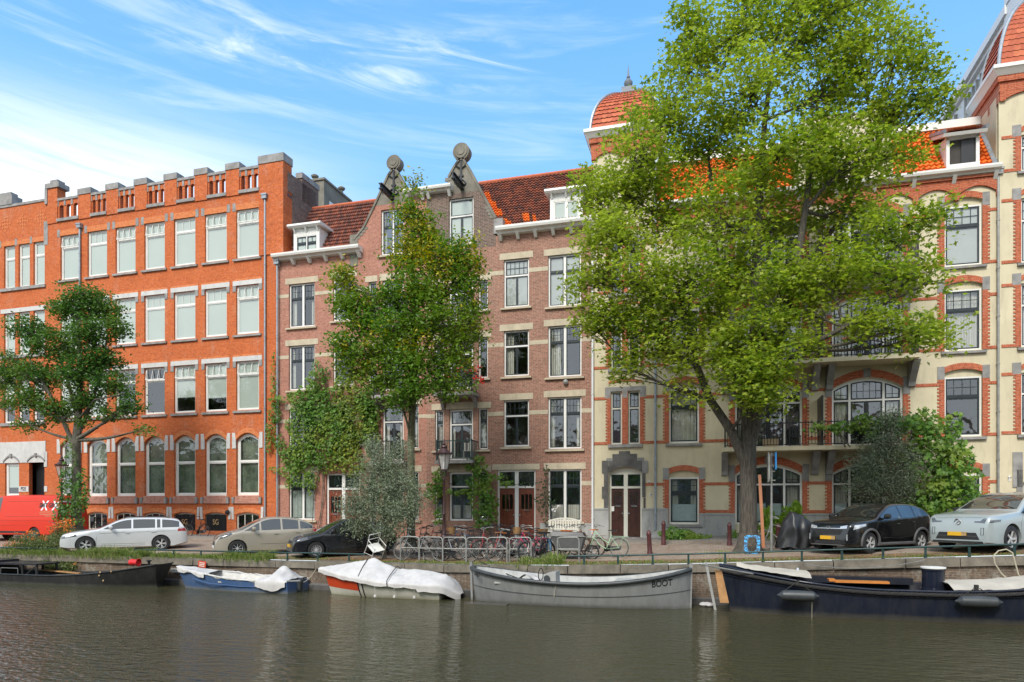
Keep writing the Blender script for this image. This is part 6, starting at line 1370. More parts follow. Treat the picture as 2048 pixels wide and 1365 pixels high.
# beige hatchback
car('hatchback_car', 'beige rounded hatchback parked between the silver estate car and the small black hatchback', 3.94, 1.73, 2.47, .78, .31,
    [(0, .48), (.05, .68), (.15, .80), (.5, .93), (.95, 1.04), (1.55, 1.36), (1.95, 1.50), (2.5, 1.52), (3.1, 1.45), (3.55, 1.28), (3.85, .98), (3.92, .8), (3.94, .6)], [(0, .7), (1.0, .96), (3.9, 1.04)], [(0, .22), (.3, .18), (3.5, .2), (3.94, .32)], 'paint_beige', [1.62, 2.42, 3.1], spot(474.6, 22.95), A45, xg=(.98, 3.62), rim=('steel', 8), ws=(.68, .50, 1.02, 1.42), nose=.9, fw=.62, gm=.09,
    hl=dict(side=[(.12, .66), (.62, .86), (.55, .95), (.2, .80)], front=[(.40, .66), (.62, .68), (.66, .84), (.45, .78)]), tl=dict(side=[(3.58, .98), (3.88, .88), (3.84, 1.02), (3.66, 1.12)]), grille=[('grille', 'plastic_black', [(-.4, .40), (.4, .40), (.35, .56), (-.35, .56)], .004)], plate='white_paint', platez=.36,
    seams=[[(1.0, .3), (.98, .7), (1.08, .95)], [(2.42, .3), (2.42, .95)], [(3.08, .6), (3.0, .75), (3.16, 1.02)], [(1.05, .42), (1.6, .47), (2.6, .48)]], handle=[(2.2, .86), (3.02, .9)])
# small black hatchback
car('hatchback_car', 'small black hatchback with yellow number plate, its rear behind the round olive tree', 3.97, 1.68, 2.47, .82, .31,
    [(0, .46), (.05, .62), (.15, .74), (.5, .86), (1.05, .97), (1.6, 1.27), (2.0, 1.43), (2.6, 1.45), (3.2, 1.40), (3.6, 1.25), (3.85, .98), (3.93, .8), (3.97, .6)], [(0, .62), (1.1, .91), (3.9, 1.0)], [(0, .22), (.3, .18), (3.5, .2), (3.97, .32)], 'paint_blue', [2.3, 3.1], spot(631.7, 22.95), A45, xg=(1.05, 3.6), rim=('thin', 14), ws=(.66, .50, .97, 1.36),
    hl=dict(side=[(.10, .60), (.52, .70), (.5, .80), (.2, .73)], front=[(.42, .58), (.62, .60), (.66, .72), (.45, .68)]), tl=dict(side=[(3.6, .85), (3.9, .82), (3.86, .98), (3.66, .98)]), grille=[('grille', 'plastic_black', [(-.4, .55), (.4, .55), (.4, .64), (-.4, .64)], .004), ('bumper_intake', 'plastic_grey', [(-.6, .25), (.6, .25), (.55, .36), (-.55, .36)], .005)],
    seams=[[(1.08, .3), (1.06, .7), (1.12, .9)], [(2.3, .3), (2.3, .9)], [(1.2, .42), (2.9, .44)]], handle=[(2.1, .80)], platez=.46)
# black crossover
r_, T, _ = car('crossover_car', 'glossy black crossover with grey wheel arches parked beside the pale blue-grey one', 4.18, 1.765, 2.56, .84, .335,
    [(0, .52), (.03, .80), (.10, .95), (.45, 1.03), (1.0, 1.09), (1.16, 1.13), (1.75, 1.43), (2.1, 1.545), (2.6, 1.575), (3.1, 1.55), (3.55, 1.43), (3.92, 1.14), (4.1, 1.0), (4.18, .72)], [(0, .84), (1.1, 1.04), (2.8, 1.08), (3.8, 1.19)], [(0, .26), (.3, .22), (3.7, .24), (4.18, .42)], 'paint_black', [2.35, 3.05], spot(1736.5, 23.65), A45, xg=(1.1, 3.42), hm='lamp_clear', rim=('alloy', 5), ws=(.72, .56, 1.13, 1.50), cladding=True, mirror='plastic_black', fw=.70, nose=.8,
    hl=dict(side=[(.14, .74), (.62, .86), (.6, .92), (.2, .88)], front=[(.40, .76), (.64, .78), (.64, .88), (.42, .84)]), tl=dict(side=[(3.75, .92), (4.1, .9), (4.05, 1.02), (3.8, 1.0)]),
    grille=[('grille', 'plastic_black', [(-.42, .58), (.42, .58), (.52, .76), (-.52, .76)], .004), ('bumper_intake', 'plastic_black', [(-.5, .28), (.5, .28), (.42, .40), (-.42, .40)], .005), ('chrome_strip', 'chrome', [(-.46, .765), (.46, .765), (.46, .785), (-.46, .785)], .010), ('bumper_lip', 'galv', [(-.6, .262), (.6, .262), (.6, .275), (-.6, .275)], .012)],
    seams=[[(1.12, .4), (1.1, .7), (1.2, 1.0)], [(2.32, .4), (2.35, 1.03)], [(3.05, .65), (3.0, .8), (3.2, 1.08)], [(1.3, .50), (2.2, .46), (2.9, .52)]], handle=[(2.15, .90), (2.95, .95)], platez=.49)
v = band2(T, [(0, .80)], 'front'); MB().tube([(v[0].x - .012, .07 * math.cos(a), .80 + .045 * math.sin(a)) for a in [2 * PI * i / 16 for i in range(16)]], .008, 5, closed=True).build('badge', 'chrome', r_)
for s in (-1, 1): v = band2(T, [(s * .66, .42), (s * .66, .60)], 'front'); len(v) == 2 and MB().tube(v, .02, 6).build('fog_lamp', 'lamp_clear', r_)
# pale blue-grey SUV
r_, T, _ = car('large_suv', 'large pale blue-grey electric sport utility car at the right edge with black roof', 5.04, 1.96, 2.985, .95, .385,
    [(0, .60), (.03, .88), (.10, 1.04), (.5, 1.11), (1.2, 1.18), (1.42, 1.22), (2.1, 1.57), (2.5, 1.70), (3.2, 1.75), (4.2, 1.72), (4.7, 1.60), (4.95, 1.15), (5.0, 1.0), (5.04, .7)], [(0, .9), (1.4, 1.08), (5.0, 1.18)], [(0, .26), (.3, .22), (4.6, .24), (5.04, .42)], 'paint_pale', [2.85, 3.9], spot(2018, 22.95), R(43), xg=(1.45, 4.75), rim=('blade', 5), ws=(.80, .62, 1.23, 1.66), mirror='plastic_black', fw=.76, nose=.7,
    hl=dict(side=[(.06, .84), (.40, .88), (.42, .94), (.1, .92)], front=[(.46, .85), (.74, .83), (.78, .96), (.70, .97), (.62, .89), (.46, .885)]), tl=dict(side=[(4.75, .9), (4.98, .9), (4.94, 1.3), (4.8, 1.3)]),
    grille=[('bumper_intake', 'plastic_black', [(-.62, .36), (.62, .36), (.52, .56), (-.52, .56)], .005), ('bumper_lip', 'plastic_black', [(-.72, .265), (.72, .265), (.70, .32), (-.70, .32)], .008), ('intake_bar', 'plastic_grey', [(-.55, .455), (.55, .455), (.55, .47), (-.55, .47)], .012), ('nose_seam', 'plastic_grey', [(-.66, .985), (.66, .985), (.66, .99), (-.66, .99)], .003)],
    seams=[[(1.4, .4), (1.38, .8), (1.5, 1.08)], [(2.85, .4), (2.85, 1.08)]], handle=[], platez=.52)
patch(T, [(2.55, -.60), (4.55, -.56), (4.55, .56), (2.55, .60)], 'top').build('glass_roof', 'car_glass', r_)
for s in (-1, 1):
    v = band2(T, [(s * .72, .50), (s * .72, .70)], 'front'); len(v) == 2 and MB().tube([v[0], v[1], v[1] + Vector((0, -.07 * s, 0)), v[0] + Vector((0, -.07 * s, 0))], .01, 5, closed=True).build('air_curtain', 'plastic_black', r_)
v = band2(T, [(0, .86)], 'front')[0]; k = MB(); k.tube([(v.x - .012, .085 * math.cos(a), .86 + .085 * math.sin(a)) for a in [2 * PI * i / 20 for i in range(20)]], .013, 6, closed=True); k.beam((v.x - .012, .07, .80), (v.x - .02, -.07, .92), .02); k.build('badge', 'chrome', r_)
# red van
X0, _ = at(136, 1012, 26.95); r_, T, _ = car('delivery_van', 'bright red delivery van with dark lettering near its rear, parked at the left edge', 6.4, 1.95, 4.0, 1.0, .35,
    [(0, .6), (.06, .9), (.2, 1.05), (.9, 1.2), (1.2, 1.35), (1.9, 2.05), (2.3, 2.28), (3.0, 2.34), (6.1, 2.32), (6.3, 2.26), (6.38, 1.9), (6.4, .8)], [(0, .9), (1.2, 1.15), (6.4, 1.15)], [(0, .3), (6.4, .34)], 'paint_red', [2.2], (X0 - 5.4 - .72, 27.0, gz(X0, 27.9)), R(0), xg=(1.3, 2.7), rim=('plain', 6), ws=(.8, .7, 1.25, 2.0), tumble=.10, rw=.9, tail=.25, rr=.14, group=None, cat='van', tl=dict(side=[(6.22, .9), (6.37, .9), (6.37, 1.5), (6.26, 1.5)]), seams=[[(2.75, .4), (2.75, 2.0)], [(1.5, .4), (1.45, 1.1)], [(2.8, 1.05), (6.2, 1.05)], [(3.1, 2.0), (6.0, 2.0), (6.05, 1.25), (3.1, 1.25)], [(2.8, .8), (6.25, .8)]], plate=None)
patch(T, [(1.5, .42), (4.5, .42), (4.5, .52), (1.5, .52)], '-y', .006).build('rubbing_strip', 'plastic_black', r_)
r_.location.x += 0
yv = -.99
def vx(px): return at(px, 1012, 26.95)[0] - r_.location.x
def vz(px, py): return at(px, py, 26.95)[1] - r_.location.z
for px in (86, 108):
    c, z = vx(px), vz(px, 1011.5)
    for e in (1, -1): patch(T, [(c - .22, z - .24 * e), (c - .12, z - .24 * e), (c + .22, z + .24 * e), (c + .12, z + .24 * e)][::e], '-y', .005 + .001 * e).build('cross_mark', 'letter_white', r_)
textproj('SMIT GROEP', .31, 'letter_dark', r_, T, vx(97), vz(97, 1011.5), .8, off=.016)
for i, wd in enumerate((.60, .66, .6, .26)): zz = vz(98, 1023 + i * 3.2); patch(T, [(vx(98) - wd, zz - .01), (vx(98) + wd, zz - .01), (vx(98) + wd, zz + .01), (vx(98) - wd, zz + .01)], '-y', .005).build('small_print', 'plate_smear', r_)
# ================================================================ boats
def boatpaint(name, c, dirt=(.22, .21, .17), hi=.22, rough=.4, metal=0, streak=.5):
    s = NT(name); v = s.tex(); sp = s.n('ShaderNodeSeparateXYZ'); s.l(v, sp.inputs[0]); n = s.noise(s.mapping(v, (2.5, 2.5, .5)), 2, 7, .7)
    col = s.mix(s.ramp(n, [(.42, 0), (.75, streak)]), c, tuple(lerp(a, b, .6) for a, b in zip(c, dirt)))
    h = s.math('ADD', sp.outputs['Z'], s.math('MULTIPLY', s.noise(v, 3, 6, .7), .16)); mr = s.n('ShaderNodeMapRange'); mr.inputs[1].default_value = .06; mr.inputs[2].default_value = hi; mr.inputs[3].default_value = .85; mr.inputs[4].default_value = 0; s.l(h, mr.inputs[0])
    col = s.mix(mr.outputs[0], col, dirt); s.l(col, s.p.inputs['Base Color']); s.p.inputs['Roughness'].default_value = rough; s.p.inputs['Metallic'].default_value = metal
boatpaint('hull_black', (.014, .014, .015), (.10, .105, .085), .2, .45); boatpaint('hull_blue', (.05, .11, .25), (.22, .22, .18), .22); boatpaint('hull_white', (.62, .60, .52), (.34, .32, .2), .2); boatpaint('hull_red', (.62, .06, .015), (.4, .1, .05), .14)
boatpaint('hull_grey', (.28, .285, .28), (.13, .13, .12), .2, .5, .2, .9); boatpaint('hull_navy', (.010, .014, .028), (.12, .11, .085), .26, .22, 0, .25); P('deck_grey', (.38, .38, .36), .7, stain=.3); P('inner_white', (.55, .53, .49), .7, stain=.3); P('rope_dark', (.03, .028, .026), .9, bump=.5); P('rope', (.42, .38, .28), .9); P('rope_blue', (.12, .16, .2), .9); P('fender', (.045, .05, .052), .45, var=.3); P('canister_red', (.62, .02, .02), .4)
P('hull_sheer', (.02, .022, .03), .3)
def hull(root, L, bg, bw, zs, rake=(0, 0), mats=('hull_grey', 'inner_white'), n=36, floor=.12, th=.05, gun=.035, gunm=None, shift=0, tum=0, mids=None, endf=0):
    """bg, bw, zs: functions of s in 0..1 giving half beam at gunwale, at the waterline, and sheer height; rake: overhang at each end"""
    S = []
    for i in range(n + 1):
        s = i / n; s = .5 - .5 * math.cos(PI * s); g, w, z = bg(s), bw(s), zs(s)
        def X(h, s=s, z=z): e = (s * 2 - 1); return s * L + (rake[1] if e > 0 else -rake[0]) * abs(e) ** 3 * max(-.3, h / z)
        prof = [(0, -.35), (w * .7, -.28), (w, -.02)] + [(lerp(w, g, (q / 6) ** .75), z * q / 6) for q in range(1, 7)]
        o_ = [(X(h), y, h) for y, h in prof]; gi = max(.001, g - th); wi = max(.001, w - th)
        inn = [(X(z), gi, z), (X(z * .5), lerp(wi, gi, .6), lerp(floor, z, .5)), (X(floor), wi * .92, floor), (X(floor), 0, floor)]; S.append((o_, inn))
    m = MB(); k = len(S[0][0]); ko = len(S[0][1])
    for sg in (-1, 1):
        v = [(x, y * sg, z) for o_, _ in S for x, y, z in o_]; m.cur = 0; m.idx(v, [(i * k + j, i * k + j + 1, (i + 1) * k + j + 1, (i + 1) * k + j) for i in range(n) for j in range(k - 1)])
        v = [(x, y * sg, z) for _, i_ in S for x, y, z in i_]; m.cur = 1; m.idx(v, [(i * ko + j, i * ko + j + 1, (i + 1) * ko + j + 1, (i + 1) * ko + j) for i in range(n) for j in range(ko - 1)])
        m.cur = 0
        for i in range(n): a, b = S[i], S[i + 1]; f = lambda p: (p[0], p[1] * sg, p[2]); m.face([f(a[0][-1]), f(b[0][-1]), f(b[1][0]), f(a[1][0])])
    for e in (S[0], S[-1]):
        m.face([(x, y, z) for x, y, z in e[0]] + [(x, -y, z) for x, y, z in e[0][::-1]])
    o = m.build('hull', list(mats), root, smooth=50)
    if gun:
        for sg in (-1, 1): MB().tube([(q[0][-1][0], q[0][-1][1] * sg, q[0][-1][2]) for q in S], gun, 7).build('gunwale', gunm or mats[0], root, smooth=60)
    return S
def boat(name, label, pxl, pxr, Yc, cat='boat', flip=False, yaw=0):
    """boat lying between two sight lines with its centre line at Yc; local x runs towards the right end"""
    a, b = at(pxl, 1012, Yc)[0], at(pxr, 1012, Yc)[0]; root = empty(name, (a, Yc, 0), yaw, label, cat, 'boats moored along the quay wall'); return root, b - a
def line(pts, r=.012, n=8): return pts
def sag(a, b, s, n=10): return [Vector(a).lerp(Vector(b), i / n) - Vector((0, 0, s * 4 * (i / n) * (1 - i / n))) for i in range(n + 1)]
# black barge
r_, L = boat('work_barge', 'long low black barge with a blunt bow and black table deck at the left edge', -60, 318, 21.15)
bs = lambda a, b, p=3: (lambda s: a + (b - a) * (abs(2 * s - 1) ** p))
hull(r_, L, lambda s: .78 if s < .75 else .78 - .38 * ((s - .75) / .25) ** 1.6, lambda s: .74 if s < .7 else .74 - .66 * ((s - .7) / .3) ** 1.5, lambda s: .36 + .50 * max(0, (s - .45) / .55) ** 2.2, (0, .25), ('hull_black', 'hull_black'), floor=.1, gun=.03, th=.08)
x_ = lambda px: at(px, 1012, 21.1)[0] - r_.location.x
MB().box(x_(-60), x_(10), -.5, .55, .1, .80).build('engine_box', 'hull_black', r_); k = MB(); k.box(x_(8), x_(94), -.5, .5, .70, .76); k.box(x_(-60), x_(9), -.52, .57, .80, .84); k.build('table_top', 'hull_sheer', r_)
for px in (62, 90): 
    for s in (-.42, .42): MB().box(x_(px), x_(px) + .07, s - .035, s + .035, .1, .70).build('table_leg', 'hull_black', r_)
MB().beam((x_(64), -.45, .2), (x_(88), -.45, .62), .04).build('brace', 'hull_black', r_)
k = MB(); k.tube([(x_(24), -.55, .12), (x_(27), -.55, .58), (x_(60), -.55, .58), (x_(61), -.55, .12)], .014, 6); k.build('handrail', 'galv', r_)
MB().box(x_(95), x_(205), -.62, .62, .24, .28).build('floor_board', 'wood_grey', r_)
k = MB(); k.beam((x_(70), .3, .45), (x_(135), .5, .34), .16, .04); k.build('plank', 'wood_plank', r_)
zt = MB(); zt.lathe([(.03, 0), (.05, .14), (.09, .15), (.09, .19)], (L - .45, 0, .78), 8); zt.build('mooring_post', 'iron', r_)
for a, z in ((234, .56), (254, .60), (232, .44), (240, .26)): k = MB(); k.lathe([(.035, 0), (.03, -.012), (.001, -.014)], (x_(a), -.80 if a < 250 else -.77, z), 8, 'y'); k.build('rust_spot', 'plate_smear', r_)
j = tag(MB().lathe([(.02, .0), (.10, .03), (.13, .12), (.10, .32), (.15, .42), (.13, .43), (.09, .34), (.02, .33)], (0, 0, 0), 14, 'x').build('bucket', 'canister_red', smooth=50), 'red plastic bucket lying on the bow of the black barge', 'bucket'); j.location = (at(259, 1012, 21.3)[0], 21.3, .86)
# blue boat
r_, L = boat('motor_boat', 'small blue open boat with a white tarpaulin bunched over bow and stern', 372, 596, 21.25)
hull(r_, L, lambda s: .04 + .66 * min(1, (s / .5)) ** .6 if s < .5 else .70 - .08 * (s - .5), lambda s: .02 + .58 * min(1, s / .55) ** .8, lambda s: .40 + .36 * (1 - s) ** 2.4, (.35, .0), ('hull_blue', 'inner_white'), floor=.1, gunm='inner_white', gun=.03)
x_ = lambda px: at(px, 1012, 21.2)[0] - r_.location.x
for s in (-1, 1): MB().tube([(x_(p), s * w, z) for p, w, z in ((400, .42, .38), (440, .62, .26), (500, .68, .20), (580, .64, .20))], .018, 5).build('spray_rail', 'hull_blue', r_)
def drape(fn, nu, nv, name, mat, root, amp=.02, seed=0, smooth=True):
    from mathutils import noise as mn
    m = MB()
    def f(u, v):
        p = Vector(fn(u, v)); k = mn.noise(p * 3.1 + Vector((seed, 0, 0))) * amp * 1.6 + mn.noise(Vector((p.x * 9, p.y * 2.5, p.z * 2.5 + seed))) * amp; return p + Vector((k * .3, k * -.6, k))
    m.grid(f, nu, nv); o = m.build(name, mat, root, smooth=70); return o
bgf = lambda s: .04 + .66 * min(1, (s / .5)) ** .6 if s < .5 else .70 - .08 * (s - .5)
zsf = lambda s: .40 + .36 * (1 - s) ** 2.4
def over(s, v, top=.06, hem=.14, bg=bgf, zs=zsf, ridge=0):
    """v -1..1 across the boat: over the gunwale and a short way down the side"""
    g, z = bg(s) + .045, zs(s)
    if abs(v) > .72: e = (abs(v) - .72) / .28; return (math.copysign(g + .01, v), z + top * .4 - e * hem)
    e = v / .72; return (e * g, z + top * .4 + ridge * (1 - abs(e)) ** .8 + top * (1 - e * e))
drape(lambda u, v: ((lambda s: (-.30 * (1 - s / .26) + s * L, *over(s, v * 2 - 1, .03, .12 + .05 * math.sin(u * 9))))(u * .26 + .001)), 22, 26, 'tarpaulin', 'cloth_white', r_, .025, 1)
drape(lambda u, v: (lambda s: (s * L, *over(s, v * 2 - 1, .05, .18 + .16 * math.sin(u * 3.1) , ridge=.42 * math.exp(-((s - .88) / .07) ** 2))))(.74 + u * .25), 22, 26, 'tarpaulin', 'cloth_white', r_, .03, 2)
for s in (-1, 1): drape(lambda u, v: (L * (.26 + u * .48), s * (bgf(.26 + u * .48) - .03 + .06 * v), zsf(.26 + u * .48) + .04 - .1 * abs(v - .4)), 24, 5, 'tarpaulin_edge', 'cloth_white', r_, .03, 3 + s)
MB().box(L * .40, L * .46, -.6, .6, .30, .34).build('thwart', 'inner_white', r_)
k = MB(); k.box(L, L + .14, -.08, .08, .05, .42); k.lathe([(.08, 0), (.10, .06), (.09, .14), (.03, .18)], (L + .1, 0, .30), 10); k.box(L + .06, L + .12, -.04, .04, -.3, .2); k.build('outboard_motor', 'fender', r_, smooth=40)
MB().tube([(L - .1, -.55, .42), (L + .35, -.4, .43)], .03, 6).build('grab_rail', 'galv', r_)
# covered boat
r_, L = boat('covered_boat', 'red and white boat under a peaked pale grey tarpaulin strapped with black ties', 664, 892, 21.2)
bgc = lambda s: .08 + .80 * min(1, s / .42) ** .62 if s < .42 else .88 - .16 * ((s - .42) / .58) ** 2
bwc = lambda s: .03 + .60 * min(1, s / .5) ** .8 if s < .5 else .63 - .1 * (s - .5)
zsc = lambda s: .46 + .34 * (1 - s) ** 2.2
S_ = hull(r_, L, bgc, bwc, zsc, (.25, .05), ('hull_white', 'inner_white'), floor=.1, gun=.03)
k = MB()
for sg in (-1, 1):
    for i in range(36):
        o1, o2 = S_[i][0], S_[i + 1][0]
        if o2[4][0] > L * .33: break
        for j in range(4, 8): k.face([(p[0] - .0, sg * (p[1] + .006), p[2]) for p in (o1[j], o2[j], o2[j + 1], o1[j + 1])])
k.build('red_panel', 'hull_red', r_, smooth=60, recalc=False)
for px_s in (.345, .385): i = min(range(37), key=lambda q: abs(S_[q][0][5][0] - L * px_s)); MB().tube([(p[0], -p[1] - .008, p[2]) for p in S_[i][0][2:]], .022, 5).build('dark_stripe', 'hull_navy', r_)
rid = lambda s: interp(s, [(-.1, .0), (.0, .06), (.38, .62), (.46, .50), (.6, .34), (.8, .38), (1.0, .26), (1.12, .0)])
def tarp(u, v):
    s = -.035 + u * 1.17; y, z = over(min(1, max(0, s)), v * 2 - 1, .02, .13 + .012 * math.sin(s * 40) + (.10 if s > .85 else 0), bgc, lambda q: zsc(q) + .02, rid(s)); e = max(0, s - 1) / .135
    return (-.27 * max(0, 1 - s / .3) + s * L, y * (1 - .8 * e ** 1.6), z - .34 * e ** 1.4)
drape(tarp, 70, 40, 'tarpaulin', 'cloth_white', r_, .016, 7)
for s in (.30, .56): MB().tube([(s * L - (v_ * .10 if True else 0) + .1, *(lambda q: (q[0] * 1.02, q[1] + .035))(over(s - v_ * 0 + 0, v_, .02, .2, bgc, lambda q: zsc(q) + .02, rid(s)))) for v_ in [-1 + i * .1 for i in range(21)]], .014, 5).build('strap', 'cloth_black', r_)
for s in (.50, .66, .82): k = MB(); k.lathe([(.01, 0), (.045, .02), (.045, .08), (.01, .1)], (s * L, -bgc(s) - .02, .04), 8); k.tube([(s * L, -bgc(s) - .03, .14), (s * L, -bgc(s) - .04, .4)], .006, 4); k.build('float_weight', 'inner_white', r_)
# grey sloop
r_, L = boat('open_sloop', 'large grey aluminium open boat with the word BOOT at its right end', 952, 1381, 21.0)
bgg = lambda s: .90 * (1 - abs(2 * s - 1) ** 3.2) ** .7 * 1.0 + .05 if 0 < s < 1 else .05
bwg = lambda s: .74 * (1 - abs(2 * s - 1) ** 2.6) ** .9 + .02 if 0 < s < 1 else .02
zsg = lambda s: .74 + .32 * (1 - s * 2) ** 2 * (1 if s < .5 else 1.35) * (1.0 if s < .5 else 1)
S_ = hull(r_, L, bgg, bwg, zsg, (.12, .0), ('hull_grey', 'deck_grey'), n=48, floor=.3, gun=0, th=.06)
for sg in (-1, 1): MB().tube([(q[0][-1][0], (q[0][-1][1] + .02) * sg, q[0][-1][2] - .04) for q in S_], .062, 8).build('rubbing_strake', 'fender', r_, smooth=60); MB().tube([(q[0][-4][0], (q[0][-4][1] + .003) * sg, q[0][-4][2] - .04) for q in S_], .008, 4).build('hull_seam', 'fender', r_)
for q, sx in ((S_[0], -1), (S_[-1], 1)):
    x, z = q[0][-1][0], q[0][-1][2]; MB().prism([(x - .03, -.1), (x + .03, -.1), (x + .03 + sx * .03, z + .15), (x - .06 + sx * .03, z + .13)][::1], -.04, .04).build('stem_post', 'hull_grey', r_)
x_ = lambda px: at(px, 1012, 20.9)[0] - r_.location.x
k = MB(); k.hexa([(x_(1087), -.3, .3), (x_(1115), -.3, .3), (x_(1115), .3, .3), (x_(1087), .3, .3), (x_(1092), -.3, .90), (x_(1114), -.3, .98), (x_(1114), .3, .98), (x_(1092), .3, .90)]); co_ = k.build('console', 'deck_grey', r_)
MB().lathe([(.09, -.03), (.1, 0), (.09, .03)], (x_(1097), -.34, .78), 14, 'y').build('engine_gauge', 'fender', co_); MB().tube([(x_(1078), -.1 + .0 * math.cos(a), .9) if False else (x_(1080) + .1 * math.cos(a) * .35, .0 + .17 * math.cos(a), .86 + .19 * math.sin(a)) for a in [2 * PI * i / 18 for i in range(18)]], .016, 6, closed=True).build('steering_wheel', 'rubber', co_)
MB().box(x_(1000), x_(1060), -.7, .7, .62, .66).build('thwart', 'deck_grey', r_); MB().box(x_(1230), x_(1330), -.6, .6, .72, .76).build('fore_deck', 'deck_grey', r_)
drape(lambda u, v: (x_(1030) + u * .8, -.5 + v * .9, .68 + .2 * math.exp(-((u - .5) / .3) ** 2)), 12, 12, 'cloth', 'cloth_white', r_, .05, 9)
yv = -.78
textproj('BOOT', .26, 'letter_dark', r_, bvh([c for c in r_.children if c.name.startswith('hull') and 'seam' not in c.name][0]), at(1324, 1012, 20.35)[0] - r_.location.x, at(1324, 1168, 20.35)[1], .78, .10)
for i in range(3):
    for j in range(3): MB().box(x_(955 + i * 5), x_(955 + i * 5) + .07, -.44 - i * .10, -.40 - i * .10, .92 - j * .045 - i * .015, .94 - j * .045 - i * .015).build('air_slot', 'letter_dark', r_)
MB().box(x_(948), x_(1030), -1.05, -.75, -.02, .035).build('rudder_board', 'hull_navy', r_)
MB().tube(sag((x_(1125), -.96, .72), (x_(1120), -.95, .3), -.02, 6), .01, 4).build('loose_rope', 'rope', r_)
# navy barge
r_, L = boat('steel_tender', 'long dark navy steel boat with thick rope fender and blue funnel, at the right', 1459, 2230, 21.0)
bgn = lambda s: .98 * min(1, (s / .22) + .06) ** .62 if s < .22 else .98 * min(1, ((1 - s) / .22) + .06) ** .62 if s > .78 else .98 * 1.035
bgn = (lambda f: (lambda s: min(1.0, f(s))))(bgn)
bwn = lambda s: bgn(s) * .86 - .02
zsn = lambda s: .80 + .48 * max(0, 1 - s / .42) ** 1.7 + .5 * max(0, (s - .55) / .45) ** 1.8
S_ = hull(r_, L, bgn, bwn, zsn, (.27, .2), ('hull_navy', 'hull_sheer'), n=54, floor=.35, gun=.035, th=.07)
for sg in (-1, 1):
    MB().tube([(q[0][-2][0], (q[0][-2][1] + .02) * sg, q[0][-2][2] - .02) for q in S_], .02, 6).build('rubbing_strake', 'hull_navy', r_)
    ax = [Vector((q[0][-2][0] * .45 + q[0][-1][0] * .55, (lerp(q[0][-2][1], q[0][-1][1], .5) + .045) * sg, lerp(q[0][-2][2], q[0][-1][2], .42))) for q in S_]
    Lr = MB(); P2 = []; 
    for i in range(len(ax) - 1):
        for k in range(14): P2.append(ax[i].lerp(ax[i + 1], k / 14))
    for st in range(3): Lr.tube([p + Vector((0, sg * .028 * math.cos(i * .55 + st * 2.09), .028 * math.sin(i * .55 + st * 2.09))) for i, p in enumerate(P2[10:-10])], .026, 5)
    Lr.build('rope_fender', 'rope_dark', r_, smooth=60)
x_ = lambda px, Yq=20.9: at(px, 1012, Yq)[0] - r_.location.x
k = MB(); fx, fz = x_(1871), .8; k.lathe([(.30, 0), (.30, .06), (.27, .07), (.27, .52), (.29, .53), (.29, .58), (.02, .60)], (fx, .1, .72), 28); k.build('funnel', 'hull_navy', r_, smooth=35); MB().lathe([(.30, 0), (.30, .035), (.02, .05)], (fx, .1, 1.31), 28).build('funnel_lid', 'white_paint', r_)
drape(lambda u, v: (lambda s: (s * L, (v * 2 - 1) * (bgn(s) - .05), zsn(s) + .03 + .10 * (1 - (v * 2 - 1) ** 2) + .10 * u))(.02 + u * .205), 24, 14, 'cover', 'cloth_cream', r_, .015, 4)
drape(lambda u, v: (lambda s: (s * L, (v * 2 - 1) * (bgn(s) - .06), zsn(s) + .03 + .16 * (1 - (v * 2 - 1) ** 2)))(.585 + u * .33), 24, 14, 'cover', 'cloth_cream', r_, .02, 5)
k = MB(); k.box(x_(1665), x_(1775), -.35, -.05, .90, .95); k.box(x_(1655), x_(1668), -.38, -.02, .93, .985); k.build('bench', 'wood_orange', r_)
MB().box(x_(1600), x_(1840), .55, .90, .80, .98).build('coaming', 'hull_sheer', r_)
for px in (1596, 1957):
    X = x_(px, 19.9); k = MB(); k.lathe([(.02, -.52), (.05, -.47), (.135, -.38), (.15, 0), (.135, .38), (.05, .47), (.02, .52)], (X, -1.12, .60), 14, 'x'); fo_ = k.build('fender', 'fender', r_, smooth=40)
    k = MB(); k.tube([(X - .5, -1.12, .60), (X - .05, -1.0, .92)], .012, 5); k.tube([(X + .5, -1.12, .60), (X + .05, -1.0, .92)], .012, 5); k.box(X - .04, X + .04, -1.0, -.9, .86, 1.0); k.build('fender_line', 'rope_dark', fo_)
MB().tube([(x_(1624, 19.9), -1.1, .5), (x_(1624, 19.9), -1.08, .0)], .006, 4).build('loose_rope', 'rope', r_)
k = MB(); k.lathe([(.06, 0), (.06, .12), (.03, .2)], (x_(1596), -.0, 1.05), 8); k.build('deck_cap', 'chrome', r_)
k = MB(); k.tube([(x_(1400), -.9, 1.36), (x_(1505), -.6, 1.10)], .022, 6); k.build('boat_hook', 'galv', r_)
# pole, timber board, ladder, bag
X, _ = at(1432, 1012, 20.9); k = MB(); 
p0, p1 = Vector((0, 0, -.1)), Vector((-.28, .0, 1.36)); k.beam(p0 + Vector((.18, 0, 0)), p1 + Vector((.18, 0, 0)), .07)
tag(k.build('mooring_pole', 'plinth', loc=(X - .18, 20.9, 0)), 'pale upright pole standing in the water beside the navy boat', 'pole')
X, _ = at(1452, 1012, 21.0); tag(MB().prism([(0, .28), (.24, .28), (.05, 1.16), (-.14, 1.2)], -.03, .03).build('timber_board', 'wood_plank', loc=(X - .17, 20.35, 0)), 'yellow weathered board hanging at the left end of the navy boat', 'board')
k = MB(); [k.lathe([(.02, -.02), (.10, 0), (.13, .05), (.09, .11), (.02, .13)], (dx, dy, 0), 10) for dx, dy in ((0, 0), (.10, .03), (.17, -.04))]; X, _ = at(1407, 1012, 21.6)
tag(k.build('plastic_bag', 'cloth_white', loc=(X, 21.5, .0), smooth=60), 'crumpled white plastic bag floating by the quay between two boats', 'bag')
